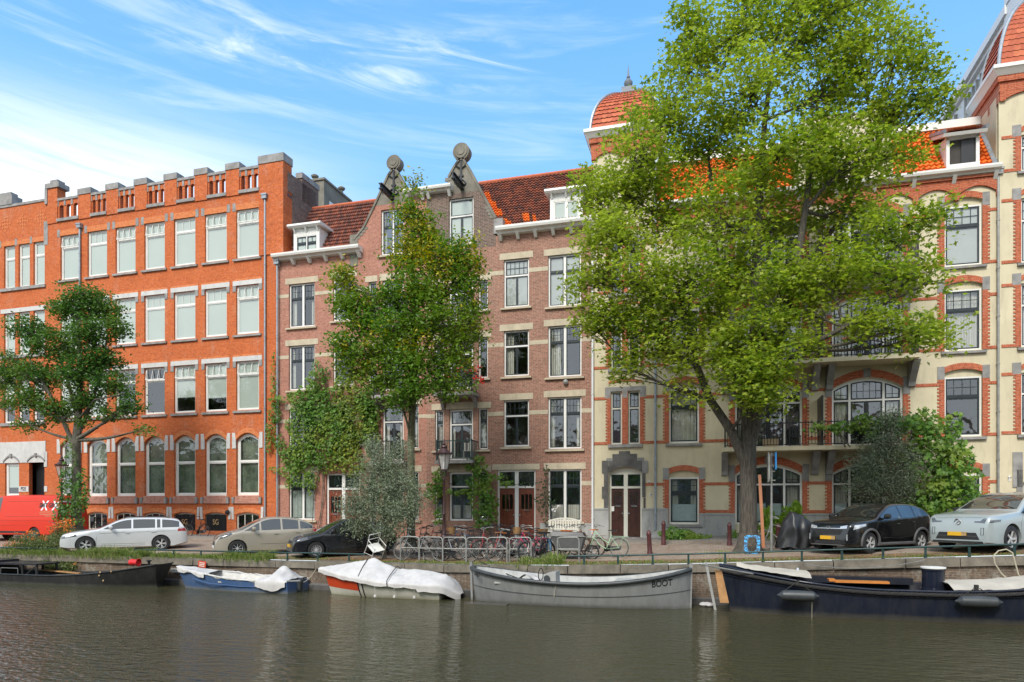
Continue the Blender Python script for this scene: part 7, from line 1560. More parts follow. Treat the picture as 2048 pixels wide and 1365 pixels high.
# mooring ropes
def rope(name, label, a, b, s, r=.012, mat='rope'):
    o = MB().tube(sag(a, b, s, 14), r, 5).build(name, mat); return tag(o, label, 'rope')
def wp(px, py, Y): X, Z = at(px, py, Y); return (X, Y, Z)
rope('mooring_rope', 'pale rope slung from the railing down to the stern of the blue boat', wp(638, 1127, 22.0), wp(592, 1165, 21.3), .25)
rope('mooring_rope', 'dark rope tying the grey open boat to the bank by the bicycles', wp(958, 1122, 22.3), wp(1046, 1160, 21.2), .04, .016, 'rope_dark')
rope('mooring_rope', 'thin pale line drooping along the quay wall above the navy boat', wp(1610, 1128, 21.8), wp(1850, 1120, 21.8), .18, .01, 'galv')
o = MB().tube([wp(1985 + x * 1.0, y, 21.4) for x, y in ((38, 1165), (18, 1148), (5, 1128), (2, 1112), (12, 1102), (28, 1099), (40, 1106), (46, 1128), (52, 1150), (66, 1162))], .018, 6).build('mooring_rope', 'rope'); tag(o, 'big loop of pale rope hanging from railing to navy boat at the right', 'rope')
# ================================================================ bicycles and street furniture
def pnt(name, c, rough=.35, metal=.1): P(name, c, rough, metal, var=.1, coat=.3)
pnt('bike_black', (.015, .015, .016)); pnt('bike_mint', (.42, .62, .40)); pnt('bike_pink', (.60, .04, .12)); pnt('bike_red', (.35, .03, .03)); pnt('bike_silver', (.45, .45, .45), .3, .7); pnt('bike_blue', (.04, .10, .16)); pnt('bike_green', (.03, .10, .05)); pnt('bike_brown', (.22, .09, .04)); pnt('saddle_tan', (.35, .13, .05)); pnt('saddle_orange', (.75, .20, .03)); P('tyre_grey', (.10, .095, .085), .85); P('crate_blue', (.02, .25, .62), .5); P('wicker', (.30, .17, .07), .85, bump=.6)
def bicycle(frame='bike_black', step=True, saddle='bike_black', rack=True, crate=None, basket=None, guards=True, tyre='rubber', wr=.34):
    """local x forward, wheels stand on z = 0"""
    r_ = empty('bicycle'); rear, front = Vector((-.54, 0, wr)), Vector((.54, 0, wr))
    for c in (rear, front):
        w = MB().tube([(c.x + wr * .955 * math.cos(a), 0, wr + wr * .955 * math.sin(a)) for a in [2 * PI * i / 28 for i in range(28)]], .019, 6, closed=True).build('wheel', tyre, r_, smooth=60)
        k = MB(); k.tube([(c.x + wr * .90 * math.cos(a), 0, wr + wr * .90 * math.sin(a)) for a in [2 * PI * i / 28 for i in range(28)]], .010, 4, closed=True); k.lathe([(.03, -.04), (.03, .04)], tuple(c), 8, 'y')
        for i in range(20): a = 2 * PI * i / 20; k.tube([c + Vector((.02 * math.cos(a + .8), .02 * (-1) ** i, .02 * math.sin(a + .8))), c + Vector((wr * .9 * math.cos(a), 0, wr * .9 * math.sin(a)))], .0025, 3, cap=False)
        k.build('spokes', 'galv', w)
    bb = Vector((-.08, 0, .29)); st = Vector((-.26, 0, .80)); ht = Vector((.34, 0, .90)); hb = Vector((.40, 0, .66)); f = MB()
    f.tube([bb, st], .016, 6); f.tube([ht + Vector((-.01, 0, .05)), hb], .018, 6)
    f.tube([hb, (hb + bb) / 2 + Vector((0, 0, -.05)), bb] if step else [hb, bb], .018, 6); f.tube([ht, (ht * .55 + st * .45) + Vector((-.02, 0, -.24)), bb.lerp(st, .42)] if step else [ht, st - Vector((0, 0, .06))], .014, 6)
    for s in (-1, 1):
        f.tube([bb + Vector((0, s * .03, 0)), rear + Vector((0, s * .06, 0))], .009, 5); f.tube([bb.lerp(st, .85), rear + Vector((0, s * .06, 0))], .008, 5); f.tube([hb + Vector((.01, s * .03, 0)), hb + Vector((.03, s * .055, -.1)), front + Vector((0, s * .055, 0))], .010, 5)
    f.build('frame', frame, r_, smooth=60)
    k = MB(); k.tube([st, st + Vector((-.02, 0, .12))], .012, 6); k.hexa([(-.42, -.09, .92), (-.42, .09, .92), (-.14, .02, .93), (-.14, -.02, .93), (-.44, -.10, .97), (-.44, .10, .97), (-.13, .015, .96), (-.13, -.015, .96)]); k.build('saddle', saddle, r_, smooth=40)
    k = MB(); t = ht + Vector((-.02, 0, .16)); k.tube([ht, t], .012, 6); k.tube([t + Vector((-.20, -.30, .05)), t + Vector((-.08, -.27, .07)), t + Vector((.04, -.14, .03)), t, t + Vector((.04, .14, .03)), t + Vector((-.08, .27, .07)), t + Vector((-.20, .30, .05))], .012, 6); k.tube([t + Vector((-.22, -.305, .05)), t + Vector((-.10, -.275, .07))], .019, 6); k.tube([t + Vector((-.22, .305, .05)), t + Vector((-.10, .275, .07))], .019, 6); k.build('handlebar', 'galv' if frame != 'bike_black' else 'iron', r_)
    k = MB(); k.lathe([(.095, -.035), (.095, -.03)], tuple(bb), 16, 'y'); k.beam(bb + Vector((0, -.05, 0)), bb + Vector((.12, -.06, -.11)), .02); k.beam(bb + Vector((0, .05, 0)), bb + Vector((-.12, .06, .11)), .02); k.box(.0, .08, -.15, -.06, .165, .19); k.box(-.24, -.16, .06, .15, .39, .415); k.hexa([(-.6, -.05, .27), (.02, -.05, .20), (.02, -.03, .20), (-.6, -.03, .27), (-.6, -.05, .40), (.02, -.05, .38), (.02, -.03, .38), (-.6, -.03, .40)]); k.build('chain_case', 'bike_black', r_)
    if guards:
        for c, a0, a1 in ((rear, 10, 190), (front, 5, 140)):
            k = MB()
            q = [(c.x + (wr + .03) * math.cos(R(a)), wr + (wr + .03) * math.sin(R(a))) for a in range(a0, a1, 12)]
            for (x0, z0), (x1, z1) in zip(q, q[1:]): k.hexa([(x0, -.028, z0), (x0, .028, z0), (x1, .028, z1), (x1, -.028, z1), (x0, -.028, z0 + .006), (x0, .028, z0 + .006), (x1, .028, z1 + .006), (x1, -.028, z1 + .006)])
            k.build('mudguard', frame, r_)
    if rack:
        k = MB()
        for y in (-.06, 0, .06): k.tube([(-.30, y, .74), (-.86, y, .74)], .007, 4)
        for s in (-1, 1): k.tube([(-.70, s * .06, .74), (-.54, s * .07, wr)], .006, 4)
        k.tube([(-.86, -.06, .74), (-.86, .06, .74)], .007, 4); k.build('luggage_rack', 'iron' if frame == 'bike_black' else frame, r_)
    MB().tube([(-.3, .05, .28), (-.36, .20, .0)], .010, 5).build('kick_stand', 'galv', r_)
    if crate:
        k = MB(); x0, x1, y0, y1, z0, z1 = .36, .72, -.22, .22, .80, 1.02
        for z in (z0, z0 + .07, z0 + .14, z1 - .03): k.box(x0, x1, y0, y0 + .012, z, z + .04); k.box(x0, x1, y1 - .012, y1, z, z + .04); k.box(x0, x0 + .012, y0 + .012, y1 - .012, z, z + .04); k.box(x1 - .012, x1, y0 + .012, y1 - .012, z, z + .04)
        for x in (x0, x1 - .02):
            for y in (y0 + .001, y1 - .021): k.box(x, x + .02, y, y + .02, z0, z1)
        k.box(x0, x1, y0, y1, z0 - .01, z0); k.build('front_crate', crate, r_)
    if basket: MB().lathe([(.13, .0), (.18, .24), (.185, .25), (.16, .24), (.12, .02)], (.56, 0, .80), 12).build('basket', basket, r_)
    return r_
def put(b, px, Y, deg, label, group='bicycles parked at the metal stands', lean=0, cat='bicycle'):
    X, _ = at(px, 1012, Y); b.location = (X, Y, gz(X, Y) + .006); b.rotation_euler = (R(lean), 0, R(deg)); return tag(b, label, cat, group)
K1 = bicycle('bike_black'); K2 = bicycle('bike_mint', basket=None, tyre='tyre_grey'); K3 = bicycle('bike_pink', saddle='bike_black'); K4 = bicycle('bike_silver', step=False, tyre='tyre_grey'); K5 = bicycle('bike_black', saddle='saddle_tan', crate='bike_black'); K6 = bicycle('bike_red', saddle='saddle_tan'); K7 = bicycle('bike_blue', step=False, basket='wicker'); K8 = bicycle('bike_brown', saddle='saddle_orange', tyre='rubber')
put(K2, 1208, 24.6, 172, 'mint green bicycle standing free at the right end of the bicycle row', None, 5)
put(K3, 1058, 24.0, 160, 'bright pink bicycle with black saddle among the dark bicycles', lean=6)
put(K4, 832, 22.9, 182, 'silver diamond-frame bicycle leaning on the leftmost metal stand', lean=6)
put(K1, 905, 24.0, 10, 'black bicycle under the lamp post, pointing right', lean=-5)
put(K5, 1035, 24.6, 200, 'black bicycle with a big front crate and tan saddle', lean=5)
put(K6, 985, 23.9, 230, 'dark red bicycle with tan saddle between the metal stands', lean=4)
put(K7, 1095, 23.9, 112, 'blue-grey bicycle with wicker basket left of the cargo bicycle', lean=-4)
put(K8, 1172, 25.2, 150, 'brown bicycle with an orange saddle behind the mint green one', lean=4)
lst = [(K1, 858, 23.6, 188, 'black bicycle whose wheel stands beside the first metal hoop', 5), (K1, 948, 23.7, 215, 'black bicycle turned half towards the water, left of the red one', 5), (K1, 962, 24.6, 20, 'black bicycle in the rear row behind the dark red one', -5), (K5, 1005, 23.9, 105, 'black crate bicycle seen end on between two hoops', 4), (K4, 1018, 22.85, 178, 'silver bicycle with pale tyres in front of the black crate bicycle', 5), (K7, 925, 24.9, 165, 'blue-grey basket bicycle in the rear row right of the lamp post', 4), (K1, 1075, 23.1, 240, 'black bicycle leaning beside the grassy tuft at the kerb', 5), (K8, 1125, 24.9, 95, 'brown bicycle end on behind the grey cargo box', 5),
       (K6, 880, 25.2, 175, 'dark red bicycle in the rear row under the olive tree', 4), (K1, 870, 24.6, 200, 'black bicycle in the rear row directly left of the lamp post', 4), (K8, 1148, 24.7, 60, 'brown bicycle half turned behind the right end of the cargo box', 4), (K1, 1012, 25.4, 185, 'black bicycle in the back row in front of the brown double doors', 5), (K1, 975, 25.4, 10, 'black bicycle in the back row beneath the vine', -4), (K7, 1060, 25.0, 170, 'blue-grey basket bicycle behind the pink bicycle', 4), (K4, 910, 22.85, 3, 'silver bicycle against the third metal stand', -4), (K1, 790, 24.6, 0, 'black bicycle half hidden by the round olive tree', -4), (K1, 392, 30.9, 176, 'black bicycle leaning against the orange office by the gold lettered panels', 5), (K5, 200, 31.2, 165, 'black bicycle with crate standing by the orange office behind the silver car', 4), (K6, 112, 25.2, 150, 'dark red bicycle beside the red van behind the orange flowers', 3)]
for src, pxx, Yv, dg_, lb, ln in lst:
    c = copy_tree(src); put(c, pxx, Yv, dg_, lb, lean=ln)
    if pxx < 500: del c['group']
c = copy_tree(K4); put(c, 1562, 25.4, 170, 'silver bicycle leaning behind the big tree and sign post', None, 5); 
if 'group' in c: del c['group']
# cargo bicycle
cg = empty('cargo_bicycle', label='cargo bicycle with large grey covered box in front of the white bench', cat='cargo bicycle')
k = MB(); k.hexa([(-.05, -.33, .35), (.80, -.33, .35), (.80, .33, .35), (-.05, .33, .35), (-.22, -.36, .82), (.92, -.36, .80), (.92, .36, .80), (-.22, .36, .82)]); k.build('cargo_box', 'plastic_grey', cg)
k = MB(); k.hexa([(-.24, -.38, .82), (.94, -.38, .80), (.94, .38, .80), (-.24, .38, .82), (-.20, -.30, .98), (.86, -.30, .94), (.86, .30, .94), (-.20, .30, .98)]); k.build('box_cover', 'cloth_black', cg)
k = MB(); k.tube([(-.25, -.385, .83), (.95, -.385, .81), (.95, .385, .81), (-.25, .385, .83)], .018, 6, closed=True); k.tube([(-.02, -.35, .83), (.12, -.35, .34), (.80, -.34, .34)], .018, 6); k.build('box_rail', 'galv', cg)
for x, rr, y in ((-.85, .33, 0), (1.15, .25, 0)):
    w = MB().tube([(x + rr * .95 * math.cos(a), y, rr + rr * .95 * math.sin(a)) for a in [2 * PI * i / 26 for i in range(26)]], .024, 6, closed=True).build('wheel', 'rubber', cg, smooth=60); k = MB()
    for i in range(18): a = 2 * PI * i / 18; k.tube([(x, y, rr), (x + rr * .9 * math.cos(a), y, rr + rr * .9 * math.sin(a))], .003, 3)
    k.build('spokes', 'galv', w)
k = MB(); k.tube([(-.85, 0, .33), (-.4, 0, .30), (1.0, 0, .30), (1.15, 0, .25)], .022, 6); k.tube([(-.4, 0, .3), (-.55, 0, .85)], .018, 6); k.tube([(-.4, 0, .3), (-.2, 0, .95)], .018, 6); k.hexa([(-.70, -.09, .9), (-.70, .09, .9), (-.44, .02, .9), (-.44, -.02, .9), (-.72, -.1, .96), (-.72, .1, .96), (-.42, .02, .94), (-.42, -.02, .94)]); k.tube([(-.2, 0, .95), (-.22, 0, 1.12)], .014, 6); k.tube([(-.42, -.3, 1.14), (-.2, -.2, 1.16), (-.2, .2, 1.16), (-.42, .3, 1.14)], .013, 6); k.build('frame', 'iron', cg, smooth=50)
X, _ = at(1118, 1012, 24.0); cg.location = (X, 24.0, gz(X, 24)); cg.rotation_euler = (0, 0, R(3))
# metal bicycle stands
proto = None
for i, (a, b, Yv) in enumerate([(801, 838, 22.75), (839, 885, 22.72), (886, 932, 22.72), (933, 975, 22.72), (975, 1014, 22.72), (1019, 1062, 22.72), (1115, 1158, 22.72)]):
    x0, x1 = at(a, 1012, Yv)[0], at(b, 1012, Yv)[0]; w = x1 - x0; e = empty('bicycle_stand', (x0, Yv, gz(x0, Yv)), 0, ['first bicycle stand from the left, half behind the silver bicycle', 'second bicycle stand from the left', 'third bicycle stand from the left', 'middle one of the seven bicycle stands', 'fifth bicycle stand from the left', 'sixth bicycle stand, before the pink bicycle', 'lone bicycle stand in front of the grey cargo box'][i], 'bicycle stand', 'metal hoop stands for bicycles')
    z1 = gz(x1, Yv) - gz(x0, Yv); H = .86
    k = MB(); k.tube([(0, 0, -.05), (0, 0, H - .1), (.03, 0, H - .03), (.1, 0, H), (w - .1, 0, H + z1), (w - .03, 0, H + z1 - .03), (w, 0, H + z1 - .1), (w, 0, z1 - .05)], .024, 8); k.build('hoop', 'galv', e, smooth=60); MB().tube([(.02, 0, .47), (w - .02, 0, .47 + z1)], .02, 7).build('crossbar', 'galv', e, smooth=60)
# quay railings
def railing(name, label, pxa, pxb, n, H=.30, bend=0):
    xa, xb = at(pxa, 1012, 22.32)[0], at(pxb, 1012, 22.32)[0]; e = empty(name, (xa, 22.32, qz(xa)), 0, label, 'railing', 'low green railings on the quay edge'); m = MB(); N_ = 40
    m.tube([(lerp(0, xb - xa, i / N_), 0, qz(lerp(xa, xb, i / N_)) - qz(xa) + H) for i in range(N_ + 1)], .028, 8); m.build('rail', 'rail_green', e, smooth=60)
    for i in range(n):
        t = (i + .5) / n; x = lerp(xa, xb, t); k = MB(); k.box(x - xa - .03, x - xa + .03, -.012, .012, qz(x) - qz(xa) - .02, qz(x) - qz(xa) + H - .02); k.lathe([(.05, 0), (.05, .02)], (x - xa, 0, qz(x) - qz(xa)), 8); k.build('post', 'rail_green', e)
railing('quay_railing', 'low dark green pipe railing on the quay from the silver car to the covered boat', 268, 730, 8, .27)
railing('quay_railing', 'low dark green pipe railing above the grey sloop and navy boat', 1135, 2075, 12, .30)
railing('quay_railing', 'short thin pipe railing before the orange flowers at the left edge', -20, 115, 2, .24)
# street lamps
def lamp(px, Yv, label, rz=0):
    X, _ = at(px, 1012, Yv); e = empty('street_lamp', (X, Yv, gz(X, Yv)), rz, label, 'street lamp', 'old-fashioned crown lanterns on posts'); k = MB()
    k.lathe([(.16, 0), (.16, .12), (.12, .16), (.11, .75), (.13, .8), (.09, .9), (.06, 1.1), (.055, 1.6), (.07, 1.63), (.05, 1.68), (.042, 2.85), (.06, 2.88), (.04, 2.92), (.035, 3.0)], (0, 0, 0), 12); k.tube([(-.26, 0, 2.72), (.26, 0, 2.72)], .014, 6); k.lathe([(.001, -.03), (.03, 0), (.001, .03)], (-.27, 0, 2.72), 8, 'x'); k.lathe([(.001, -.03), (.03, 0), (.001, .03)], (.27, 0, 2.72), 8, 'x')
    for s in (-1, 1): k.tube([(0, 0, 2.86), (s * .13, 0, 3.0), (s * .15, 0, 3.12), (s * .06, 0, 3.22)], .014, 6)
    for s in (-1, 1): k.tube([(0, 0, 2.86), (0, s * .13, 3.0), (0, s * .15, 3.12), (0, s * .06, 3.22)], .014, 6)
    k.build('post', 'lamp_iron', e, smooth=40); h0, h1, a, b = 3.22, 3.78, .13, .26; k = MB()
    for i in range(6):
        t = 2 * PI * i / 6; k.tube([(a * math.cos(t), a * math.sin(t), h0), (b * math.cos(t), b * math.sin(t), h1)], .012, 5)
    k.lathe([(a + .02, -.02), (a + .02, .02)], (0, 0, h0), 6); k.lathe([(b + .04, 0), (b + .05, .03), (b - .02, .05), (.12, .20), (.10, .22), (.13, .26), (.10, .32), (.05, .34), (.07, .38), (.04, .44), (.015, .56), (.0, .62)], (0, 0, h1), 12)
    for i in range(12): t = 2 * PI * i / 12; k.lathe([(.02, 0), (.025, .03), (.004, .08)], ((b + .03) * math.cos(t), (b + .03) * math.sin(t), h1 + .02), 5)
    l = k.build('lantern', 'lamp_iron', e); g = MB()
    for i in range(6):
        t, u = 2 * PI * i / 6, 2 * PI * (i + 1) / 6; g.face([(a * math.cos(t), a * math.sin(t), h0), (a * math.cos(u), a * math.sin(u), h0), (b * math.cos(u), b * math.sin(u), h1), (b * math.cos(t), b * math.sin(t), h1)])
    g.build('lantern_glass', 'lampglass', l, recalc=False); MB().lathe([(.03, 0), (.04, .1), (.035, .25), (.01, .3)], (0, 0, h0), 8).build('bulb', 'white_paint', l)
    return e
s = NT('lampglass'); tr = s.n('ShaderNodeBsdfTransparent'); gl = s.n('ShaderNodeBsdfPrincipled'); gl.inputs['Base Color'].default_value = (.6, .58, .55, 1); gl.inputs['Roughness'].default_value = .1; mx = s.n('ShaderNodeMixShader'); mx.inputs[0].default_value = .45; s.l(tr.outputs[0], mx.inputs[1]); s.l(gl.outputs[0], mx.inputs[2]); s.l(mx.outputs[0], s.out.inputs[0])
lamp(123.5, 26.6, 'crown lantern on a dark post in front of the orange office portal')
lamp(888, 23.6, 'crown lantern on a dark red post before the brown brick house')
# bollards
bp = None
for px, Yv, lean, lb in ((1300, 25.0, -3, 'dark red bollard left of its twin near the cream house door, nearest the water'), (1327, 29.0, 0, 'dark red bollard before the drainpipe of the cream house'), (1459, 28.0, 0, 'dark red bollard just left of the big tree trunk'), (1556, 26.2, 0, 'dark red bollard behind the silver bicycle by the sign post')):
    X, _ = at(px, 1012, Yv)
    if bp is None: bp = MB().lathe([(.095, -.1), (.095, .10), (.085, .14), (.075, .66), (.088, .68), (.088, .72), (.07, .78), (.03, .84), (.0, .85)], (0, 0, 0), 12).build('bollard', 'bollard_red', smooth=40); o = bp
    else: o = bp.copy(); C.objects.link(o)
    o.location = (X, Yv, gz(X, Yv) + (.1 if Yv > 28.5 else 0)); o.rotation_euler = (0, R(lean), 0); o.scale = (1, 1, 1.05); tag(o, lb, 'bollard', 'dark red bollards on the pavement')
# sign post
X, _ = at(1543, 1012, 25.0); e = empty('sign_post', (X, 25.0, gz(X, 25)), 0, 'grey sign pole with two panels seen edge on, right of the big tree', 'sign'); z = lambda py: at(1543, py, 25)[1] - e.location.z
MB().tube([(0, 0, 0), (0, 0, 1.6)], .045, 8).build('sleeve', 'galv', e); MB().tube([(0, 0, 1.6), (0, 0, z(906))], .032, 8).build('pole', 'galv', e)
k = MB(); k.box(-.12, -.09, -.28, .28, z(965), z(906)); k.box(-.09, -.06, -.27, -.20, z(960), z(910)); k.build('sign_panel', 'galv', e); MB().box(.10, .14, -.28, .28, z(940), z(906)).build('sign_panel', 'crate_blue', e)
k = MB(); [k.box(-.12, .12, -.04, .04, z(q), z(q) + .03) for q in (912, 932, 944, 962)]; k.build('clamp', 'galv', e)
# leaning timber, blue frame
X, _ = at(1527, 1012, 25.0); p = MB(); q0 = Vector(wp(1527, 1096, 25.0)); q1 = Vector(wp(1519, 950, 25.35)); p.beam((0, 0, 0), q1 - q0, .10, .05); tag(p.build('timber_post', 'saddle_tan', loc=q0), 'long pinkish timber leaning against the big tree trunk', 'timber')
X, Z = at(1497, 1107, 24.6); e = MB()
W_f, H_f, t = .50, .62, .05; out = [(-W_f / 2, 0), (W_f / 2, 0), (W_f / 2, H_f), (-W_f / 2, H_f)]; N_ = 20; inn = [(.15 * math.copysign(abs(math.cos(a)) ** .6, math.cos(a)), H_f / 2 + .23 * math.copysign(abs(math.sin(a)) ** .6, math.sin(a))) for a in [2 * PI * i / 20 + PI / 20 for i in range(20)]]
def outp(a): 
    c, s_ = math.cos(a), math.sin(a); k = min((W_f / 2) / max(1e-6, abs(c)), (H_f / 2) / max(1e-6, abs(s_))); return (c * k, H_f / 2 + s_ * k)
ou = [outp(2 * PI * i / 20 + PI / 20) for i in range(20)]
for i in range(20):
    j = (i + 1) % 20; a, b, c_, d = ou[i], ou[j], inn[j], inn[i]; e.idx([(a[0], -t, a[1]), (b[0], -t, b[1]), (c_[0], -t, c_[1]), (d[0], -t, d[1]), (a[0], 0, a[1]), (b[0], 0, b[1]), (c_[0], 0, c_[1]), (d[0], 0, d[1])], [(0, 1, 2, 3), (7, 6, 5, 4), (0, 4, 5, 1), (2, 6, 7, 3)])
s = NT('blue_pattern'); v = s.tex(); s.l(s.ramp(s.noise(v, 16, 3, .6), [(.42, (.01, .05, .12)), (.5, (.02, .36, .75))], 'CONSTANT'), s.p.inputs['Base Color']); s.p.inputs['Roughness'].default_value = .4
o = tag(e.build('picture_frame', 'blue_pattern', loc=(at(1504, 1012, 24.6)[0], 24.6, gz(X, 24.6) + .01)), 'bright blue frame with an oval opening leaning at the foot of the tree', 'frame'); o.rotation_euler = (R(-12), 0, R(-4))
# cable round the trunk
# covered scooter
X, _ = at(1612, 1012, 25.3); e = empty('covered_scooter', (X, 25.3, gz(X, 25.3)), R(12), 'motor scooter under a loose black cover left of the black crossover', 'scooter')
def cov(u, v):
    x = (u - .5) * 1.9; h = interp(x, [(-.95, .30), (-.75, .95), (-.5, 1.28), (-.25, 1.22), (.2, .95), (.6, .86), (.95, .45)]); a = (v - .5) * 2; w = interp(x, [(-.95, .12), (-.5, .40), (0, .34), (.95, .16)])
    e_ = abs(a); y = math.copysign(w * min(1, e_ * 1.6) ** .8 * (1 + .25 * max(0, e_ - .6)), a); z = h * (1 - max(0, (e_ - .25) / .75) ** 1.3) + .12 * max(0, (e_ - .25)) + .0; return (x + .04 * math.sin(a * 14) * e_, y + .035 * math.sin(x * 17) * e_, max(.10 + .05 * math.sin(x * 9), z))
drape(cov, 46, 40, 'cover', 'cloth_black', e, .03, 11)
for x in (-.68, .68): MB().lathe([(.14, -.05), (.22, -.06), (.25, -.02), (.25, .02), (.22, .06), (.14, .05), (.14, -.05)], (x, 0, .25), 22, 'y').build('wheel', 'rubber', e, smooth=50)
# bench
X, _ = at(1127, 1012, 30.4); e = empty('garden_bench', (X, 30.4, gz(X, 30.4) + .1), 0, 'pale slatted garden bench against the brown brick house behind the cargo bicycle', 'bench'); k = MB()
for x in (-.72, .66): k.box(x, x + .06, -.25, -.19, 0, .62); k.box(x, x + .06, .19, .25, 0, .9); k.box(x, x + .06, -.25, .25, .6, .64)
k.build('leg', 'cream_paint', e); k = MB(); [k.box(-.74, .74, -.25 + i * .09, -.18 + i * .09, .42, .45) for i in range(5)]; k.build('seat', 'cream_paint', e); k = MB()
k.box(-.72, .72, .20, .24, .50, .55)
for i in range(12): x = lerp(-.64, .64, i / 11); k.box(x - .035, x + .035, .205, .235, .55, 1.0 - .10 * (x / .7) ** 2)
for i in range(10): x0, x1 = lerp(-.75, .75, i / 10), lerp(-.75, .75, (i + 1) / 10); f = lambda x: 1.04 - .14 * (x / .75) ** 2; k.hexa([(x0, .195, f(x0) - .06), (x1, .195, f(x1) - .06), (x1, .245, f(x1) - .06), (x0, .245, f(x0) - .06), (x0, .195, f(x0)), (x1, .195, f(x1)), (x1, .245, f(x1)), (x0, .245, f(x0))])
k.build('backrest', 'cream_paint', e)
# toppled wire chair
e = empty('metal_chair', (*[at(745, 1012, 22.9)[0], 22.9], 1.06), 0, 'white metal chair lying tilted beside the black hatchback', 'chair'); k = MB(); w = .24
for s_ in (-1, 1): k.tube([(-.22, s_ * w, 0), (-.20, s_ * w, .46), (-.26, s_ * w, .9)], .013, 5); k.tube([(.22, s_ * w, 0), (.2, s_ * w, .46)], .013, 5); k.tube([(-.25, s_ * w, .68), (.22, s_ * w, .66), (.21, s_ * w, .46)], .013, 5); k.tube([(-.21, s_ * w, .1), (.21, s_ * w, .3)], .008, 4)
k.tube([(-.26, -w, .9), (-.26, w, .9)], .013, 5); k.tube([(-.25, -w, .68), (-.25, w, .68)], .01, 5); k.build('frame', 'white_paint', e); MB().box(-.21, .21, -.24, .24, .45, .465).build('seat', 'white_paint', e); e.rotation_euler = (R(12), R(38), R(-20)); e.location.z = gz(e.location.x, 22.9) + .10
# balcony things
def on_bal(px, Yq, z): X, _ = at(px, 1012, Yq); return (X, Yq, z)
zb1, zb2 = zf[1], zf[2]
o = tag(MB().box(-.3, .3, -.2, .2, 0, .34).build('cardboard_box', 'cardboard', loc=on_bal(1541, 31.2, zb2)), 'cardboard box on the first-floor balcony left of the sign post top', 'box')
def bchair(px, Yq, z, label, mat='iron', rz=0):
    e = empty('balcony_chair', on_bal(px, Yq, z), R(rz), label, 'chair'); k = MB()
    for x in (-.2, .2):
        for y in (-.2, .2): k.tube([(x, y, 0), (x, y, .45 if y < 0 else .88)], .014, 5)
    k.build('frame', mat, e); MB().box(-.22, .22, -.22, .22, .44, .47).build('seat', mat, e); k = MB(); [k.box(x - .02, x + .02, .19, .215, .5, .86) for x in (-.16, -.08, 0, .08, .16)]; k.build('backrest', mat, e)
bchair(1590, 31.4, zb2, 'dark chair on the first-floor balcony between cardboard box and divider'); bchair(1585, 31.5, zb1, 'pale chair on the second-floor balcony behind the branch', 'cream_paint', 20); bchair(1648, 31.5, zb1, 'orange chair on the second-floor balcony beside the divider', 'wood_orange'); bchair(1740, 31.5, zb1, 'dark chair on the second-floor balcony at the wide window', 'iron', 30); bchair(1790, 31.5, zb1, 'dark chair at the right end of the second-floor balcony', 'iron', -20); bchair(936, 31.5, Bz := (b_z if 'b_z' in globals() else D_.z(905, 921, -.9)), 'pale wicker chair on the green railed balcony of the brown house', 'cream_paint', 15)
# notice boards on the quay wall
X, Z = at(405, 1129.5, 21.9); o = tag(MB().box(-.17, .17, -.01, .01, -.13, .13).build('warning_sign', 'sign_red', loc=(X, 21.86, Z)) if 'sign_red' in M_ else None, '', '') if False else None
s = NT('sign_red'); s.p.inputs['Base Color'].default_value = (.55, .06, .02, 1)
X, Z = at(405, 1129, 21.86); o = tag(MB().box(-.17, .17, -.01, .01, -.12, .12).build('warning_sign', 'sign_red', loc=(X, 21.84, Z)), 'small tilted red board hung on the quay wall above the blue boat', 'sign'); o.rotation_euler = (0, R(6), 0)
k = MB(); [k.box(-.12, .12, -.014, -.0105, z_, z_ + .03) for z_ in (.04, -.02, -.08)]; k.build('worn_lettering', 'cream_paint', o)
X, Z = at(352, 1141, 21.9); o = tag(MB().prism([(-.22, 0), (-.16, -.07), (.22, -.07), (.22, .07), (-.16, .07)], -.01, .01).build('arrow_sign', 'white_paint', loc=(X, 21.86, Z)), 'little white arrow plate on the quay wall beside the black barge bow', 'sign'); k = MB(); [k.box(x, x + .035, -.014, -.0105, -.03, .03) for x in (-.1, -.03, .04, .11)]; k.build('worn_lettering', 'galv', o)
CLOUDCOL = (4.9, 5.2, 5.4)
# ================================================================ camera, light
cam = bpy.data.cameras.new('camera'); co = bpy.data.objects.new('camera', cam); C.objects.link(co); bpy.context.scene.camera = co
cam.sensor_width = 36; cam.lens = 36 * F / 2048; cam.shift_y = (1012 - 682.5) / 2048; cam.clip_end = 3000; cam.clip_start = .1
co.location = (0, 0, EYE); co.rotation_euler = (PI / 2, 0, ALPHA)
SE, SAZ = R(44), R(187)    # sun elevation; direction it comes from, clockwise from +Y
sd = Vector((math.sin(SAZ) * math.cos(SE), math.cos(SAZ) * math.cos(SE), math.sin(SE)))
sun = bpy.data.lights.new('sun', 'SUN'); sun.energy = 2.0; sun.angle = R(18); sun.color = (1, .95, .87)
so = bpy.data.objects.new('sun', sun); C.objects.link(so); so.rotation_euler = (-sd).to_track_quat('-Z', 'Y').to_euler()
w = bpy.data.worlds.new('World'); bpy.context.scene.world = w; w.use_nodes = True; t = w.node_tree; t.nodes.clear()
N = lambda ty, **k: (lambda n: ([setattr(n, a, b) for a, b in k.items()], n)[1])(t.nodes.new(ty))
sky = N('ShaderNodeTexSky', sky_type='NISHITA', sun_disc=False, sun_elevation=SE, sun_rotation=SAZ, air_density=1.3, dust_density=.3, ozone_density=3.0, altitude=0)
hs = N('ShaderNodeHueSaturation'); hs.inputs['Saturation'].default_value = 1.15; hs.inputs['Value'].default_value = 1.25; t.links.new(sky.outputs[0], hs.inputs['Color'])
tc = N('ShaderNodeTexCoord'); sep = N('ShaderNodeSeparateXYZ'); t.links.new(tc.outputs['Generated'], sep.inputs[0])
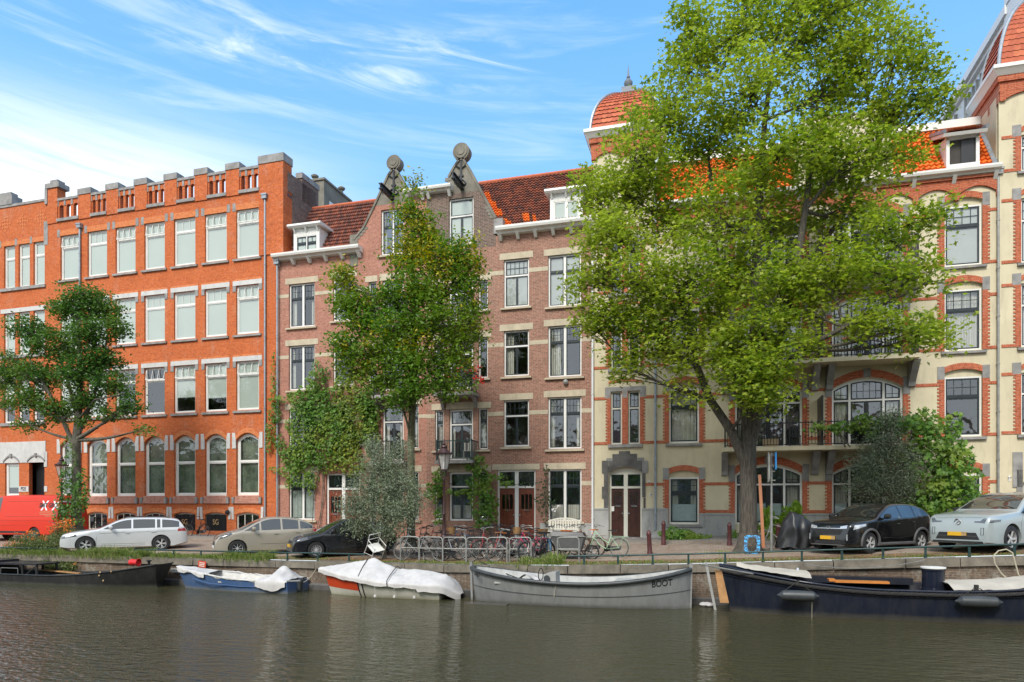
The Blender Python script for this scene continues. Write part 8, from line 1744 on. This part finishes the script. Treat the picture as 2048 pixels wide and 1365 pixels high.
# thin cirrus, laid out by compass bearing and height above the horizon
def lk(v, sock):
    if isinstance(v, (int, float)): sock.default_value = v
    else: t.links.new(v, sock)
def M2(op, a, b=0, clamp=False):
    n = N('ShaderNodeMath', operation=op, use_clamp=clamp); lk(a, n.inputs[0]); lk(b, n.inputs[1]); return n.outputs[0]
def SS(v, a, b, lo=0, hi=1):
    r = N('ShaderNodeMapRange', interpolation_type='SMOOTHSTEP'); lk(v, r.inputs[0]); r.inputs[1].default_value = a; r.inputs[2].default_value = b; r.inputs[3].default_value = lo; r.inputs[4].default_value = hi; return r.outputs[0]
nm = N('ShaderNodeVectorMath', operation='NORMALIZE'); t.links.new(tc.outputs['Generated'], nm.inputs[0]); sp = N('ShaderNodeSeparateXYZ'); t.links.new(nm.outputs[0], sp.inputs[0])
az = M2('MULTIPLY', M2('ARCTAN2', sp.outputs['X'], sp.outputs['Y']), 57.2958); el = M2('MULTIPLY', M2('ARCSINE', sp.outputs['Z']), 57.2958)
def fibres(sx, sy, shear, detail, dist, off):
    c = N('ShaderNodeCombineXYZ'); t.links.new(M2('MULTIPLY', az, sx), c.inputs[0]); t.links.new(M2('MULTIPLY', M2('ADD', el, M2('MULTIPLY', az, shear)), sy), c.inputs[1]); c.inputs[2].default_value = off
    n = N('ShaderNodeTexNoise'); n.inputs['Scale'].default_value = 1; n.inputs['Detail'].default_value = detail; n.inputs['Roughness'].default_value = .62; n.inputs['Distortion'].default_value = dist; t.links.new(c.outputs[0], n.inputs[0]); return n.outputs[0]
f1 = fibres(.07, .38, .10, 9, .9, 0); f2 = fibres(.045, .55, .05, 8, .5, 7.3); f3 = fibres(.03, .09, 0, 4, .3, 2.2)
band_c = M2('ADD', 31.9, M2('MULTIPLY', M2('SUBTRACT', f3, .5), 7))
w1 = M2('MULTIPLY', SS(M2('ABSOLUTE', M2('SUBTRACT', el, band_c)), 2.9, .2), M2('MULTIPLY', SS(az, -48, -41), SS(az, -12, -20)))
w1 = M2('MULTIPLY', w1, SS(f1, .44, .70))
w2 = M2('MULTIPLY', M2('MULTIPLY', SS(az, -18, -38), SS(f2, .44, .68)), .75)
w3 = M2('MULTIPLY', M2('MULTIPLY', SS(az, -21, -44), SS(el, 29, 21)), SS(f2, .26, .6, .35, .92))
w4 = M2('MULTIPLY', SS(f2, .50, .75), .22)
w5 = SS(el, 14, 2, 0, .55)
w6 = M2('MULTIPLY', SS(sp.outputs['Y'], .1, -.5), .9)
cov = M2('MAXIMUM', M2('MAXIMUM', M2('MULTIPLY', w1, .75), M2('MULTIPLY', w2, .38)), M2('MAXIMUM', M2('MAXIMUM', w3, w4), M2('MAXIMUM', w5, w6)))
cr = N('ShaderNodeValToRGB'); e = cr.color_ramp.elements; e[0].position = 0; e[0].color = (2.5, 3.8, 4.8, 1); e[1].position = .62; e[1].color = (.62, 1.95, 4.45, 1); k = e.new(.33); k.color = (1.30, 2.75, 4.6, 1); t.links.new(sp.outputs['Z'], cr.inputs[0])
bm_ = N('ShaderNodeMix', data_type='RGBA'); bm_.inputs[0].default_value = .7; t.links.new(hs.outputs[0], bm_.inputs[6]); t.links.new(cr.outputs[0], bm_.inputs[7])
mix = N('ShaderNodeMix', data_type='RGBA'); mix.inputs[7].default_value = (*CLOUDCOL, 1); t.links.new(cov, mix.inputs[0]); t.links.new(bm_.outputs[2], mix.inputs[6])
bg = N('ShaderNodeBackground'); bg.inputs['Strength'].default_value = .15; t.links.new(mix.outputs[2], bg.inputs[0]); ow = N('ShaderNodeOutputWorld'); t.links.new(bg.outputs[0], ow.inputs[0])
s = bpy.context.scene; s.view_settings.view_transform = 'Standard'; s.view_settings.look = 'None'; s.view_settings.exposure = .80; s.view_settings.gamma = 1
s.cycles.max_bounces = 6; s.cycles.diffuse_bounces = 3; s.cycles.glossy_bounces = 3; s.cycles.transparent_max_bounces = 16; s.cycles.transmission_bounces = 3; s.cycles.caustics_reflective = False; s.cycles.caustics_refractive = False
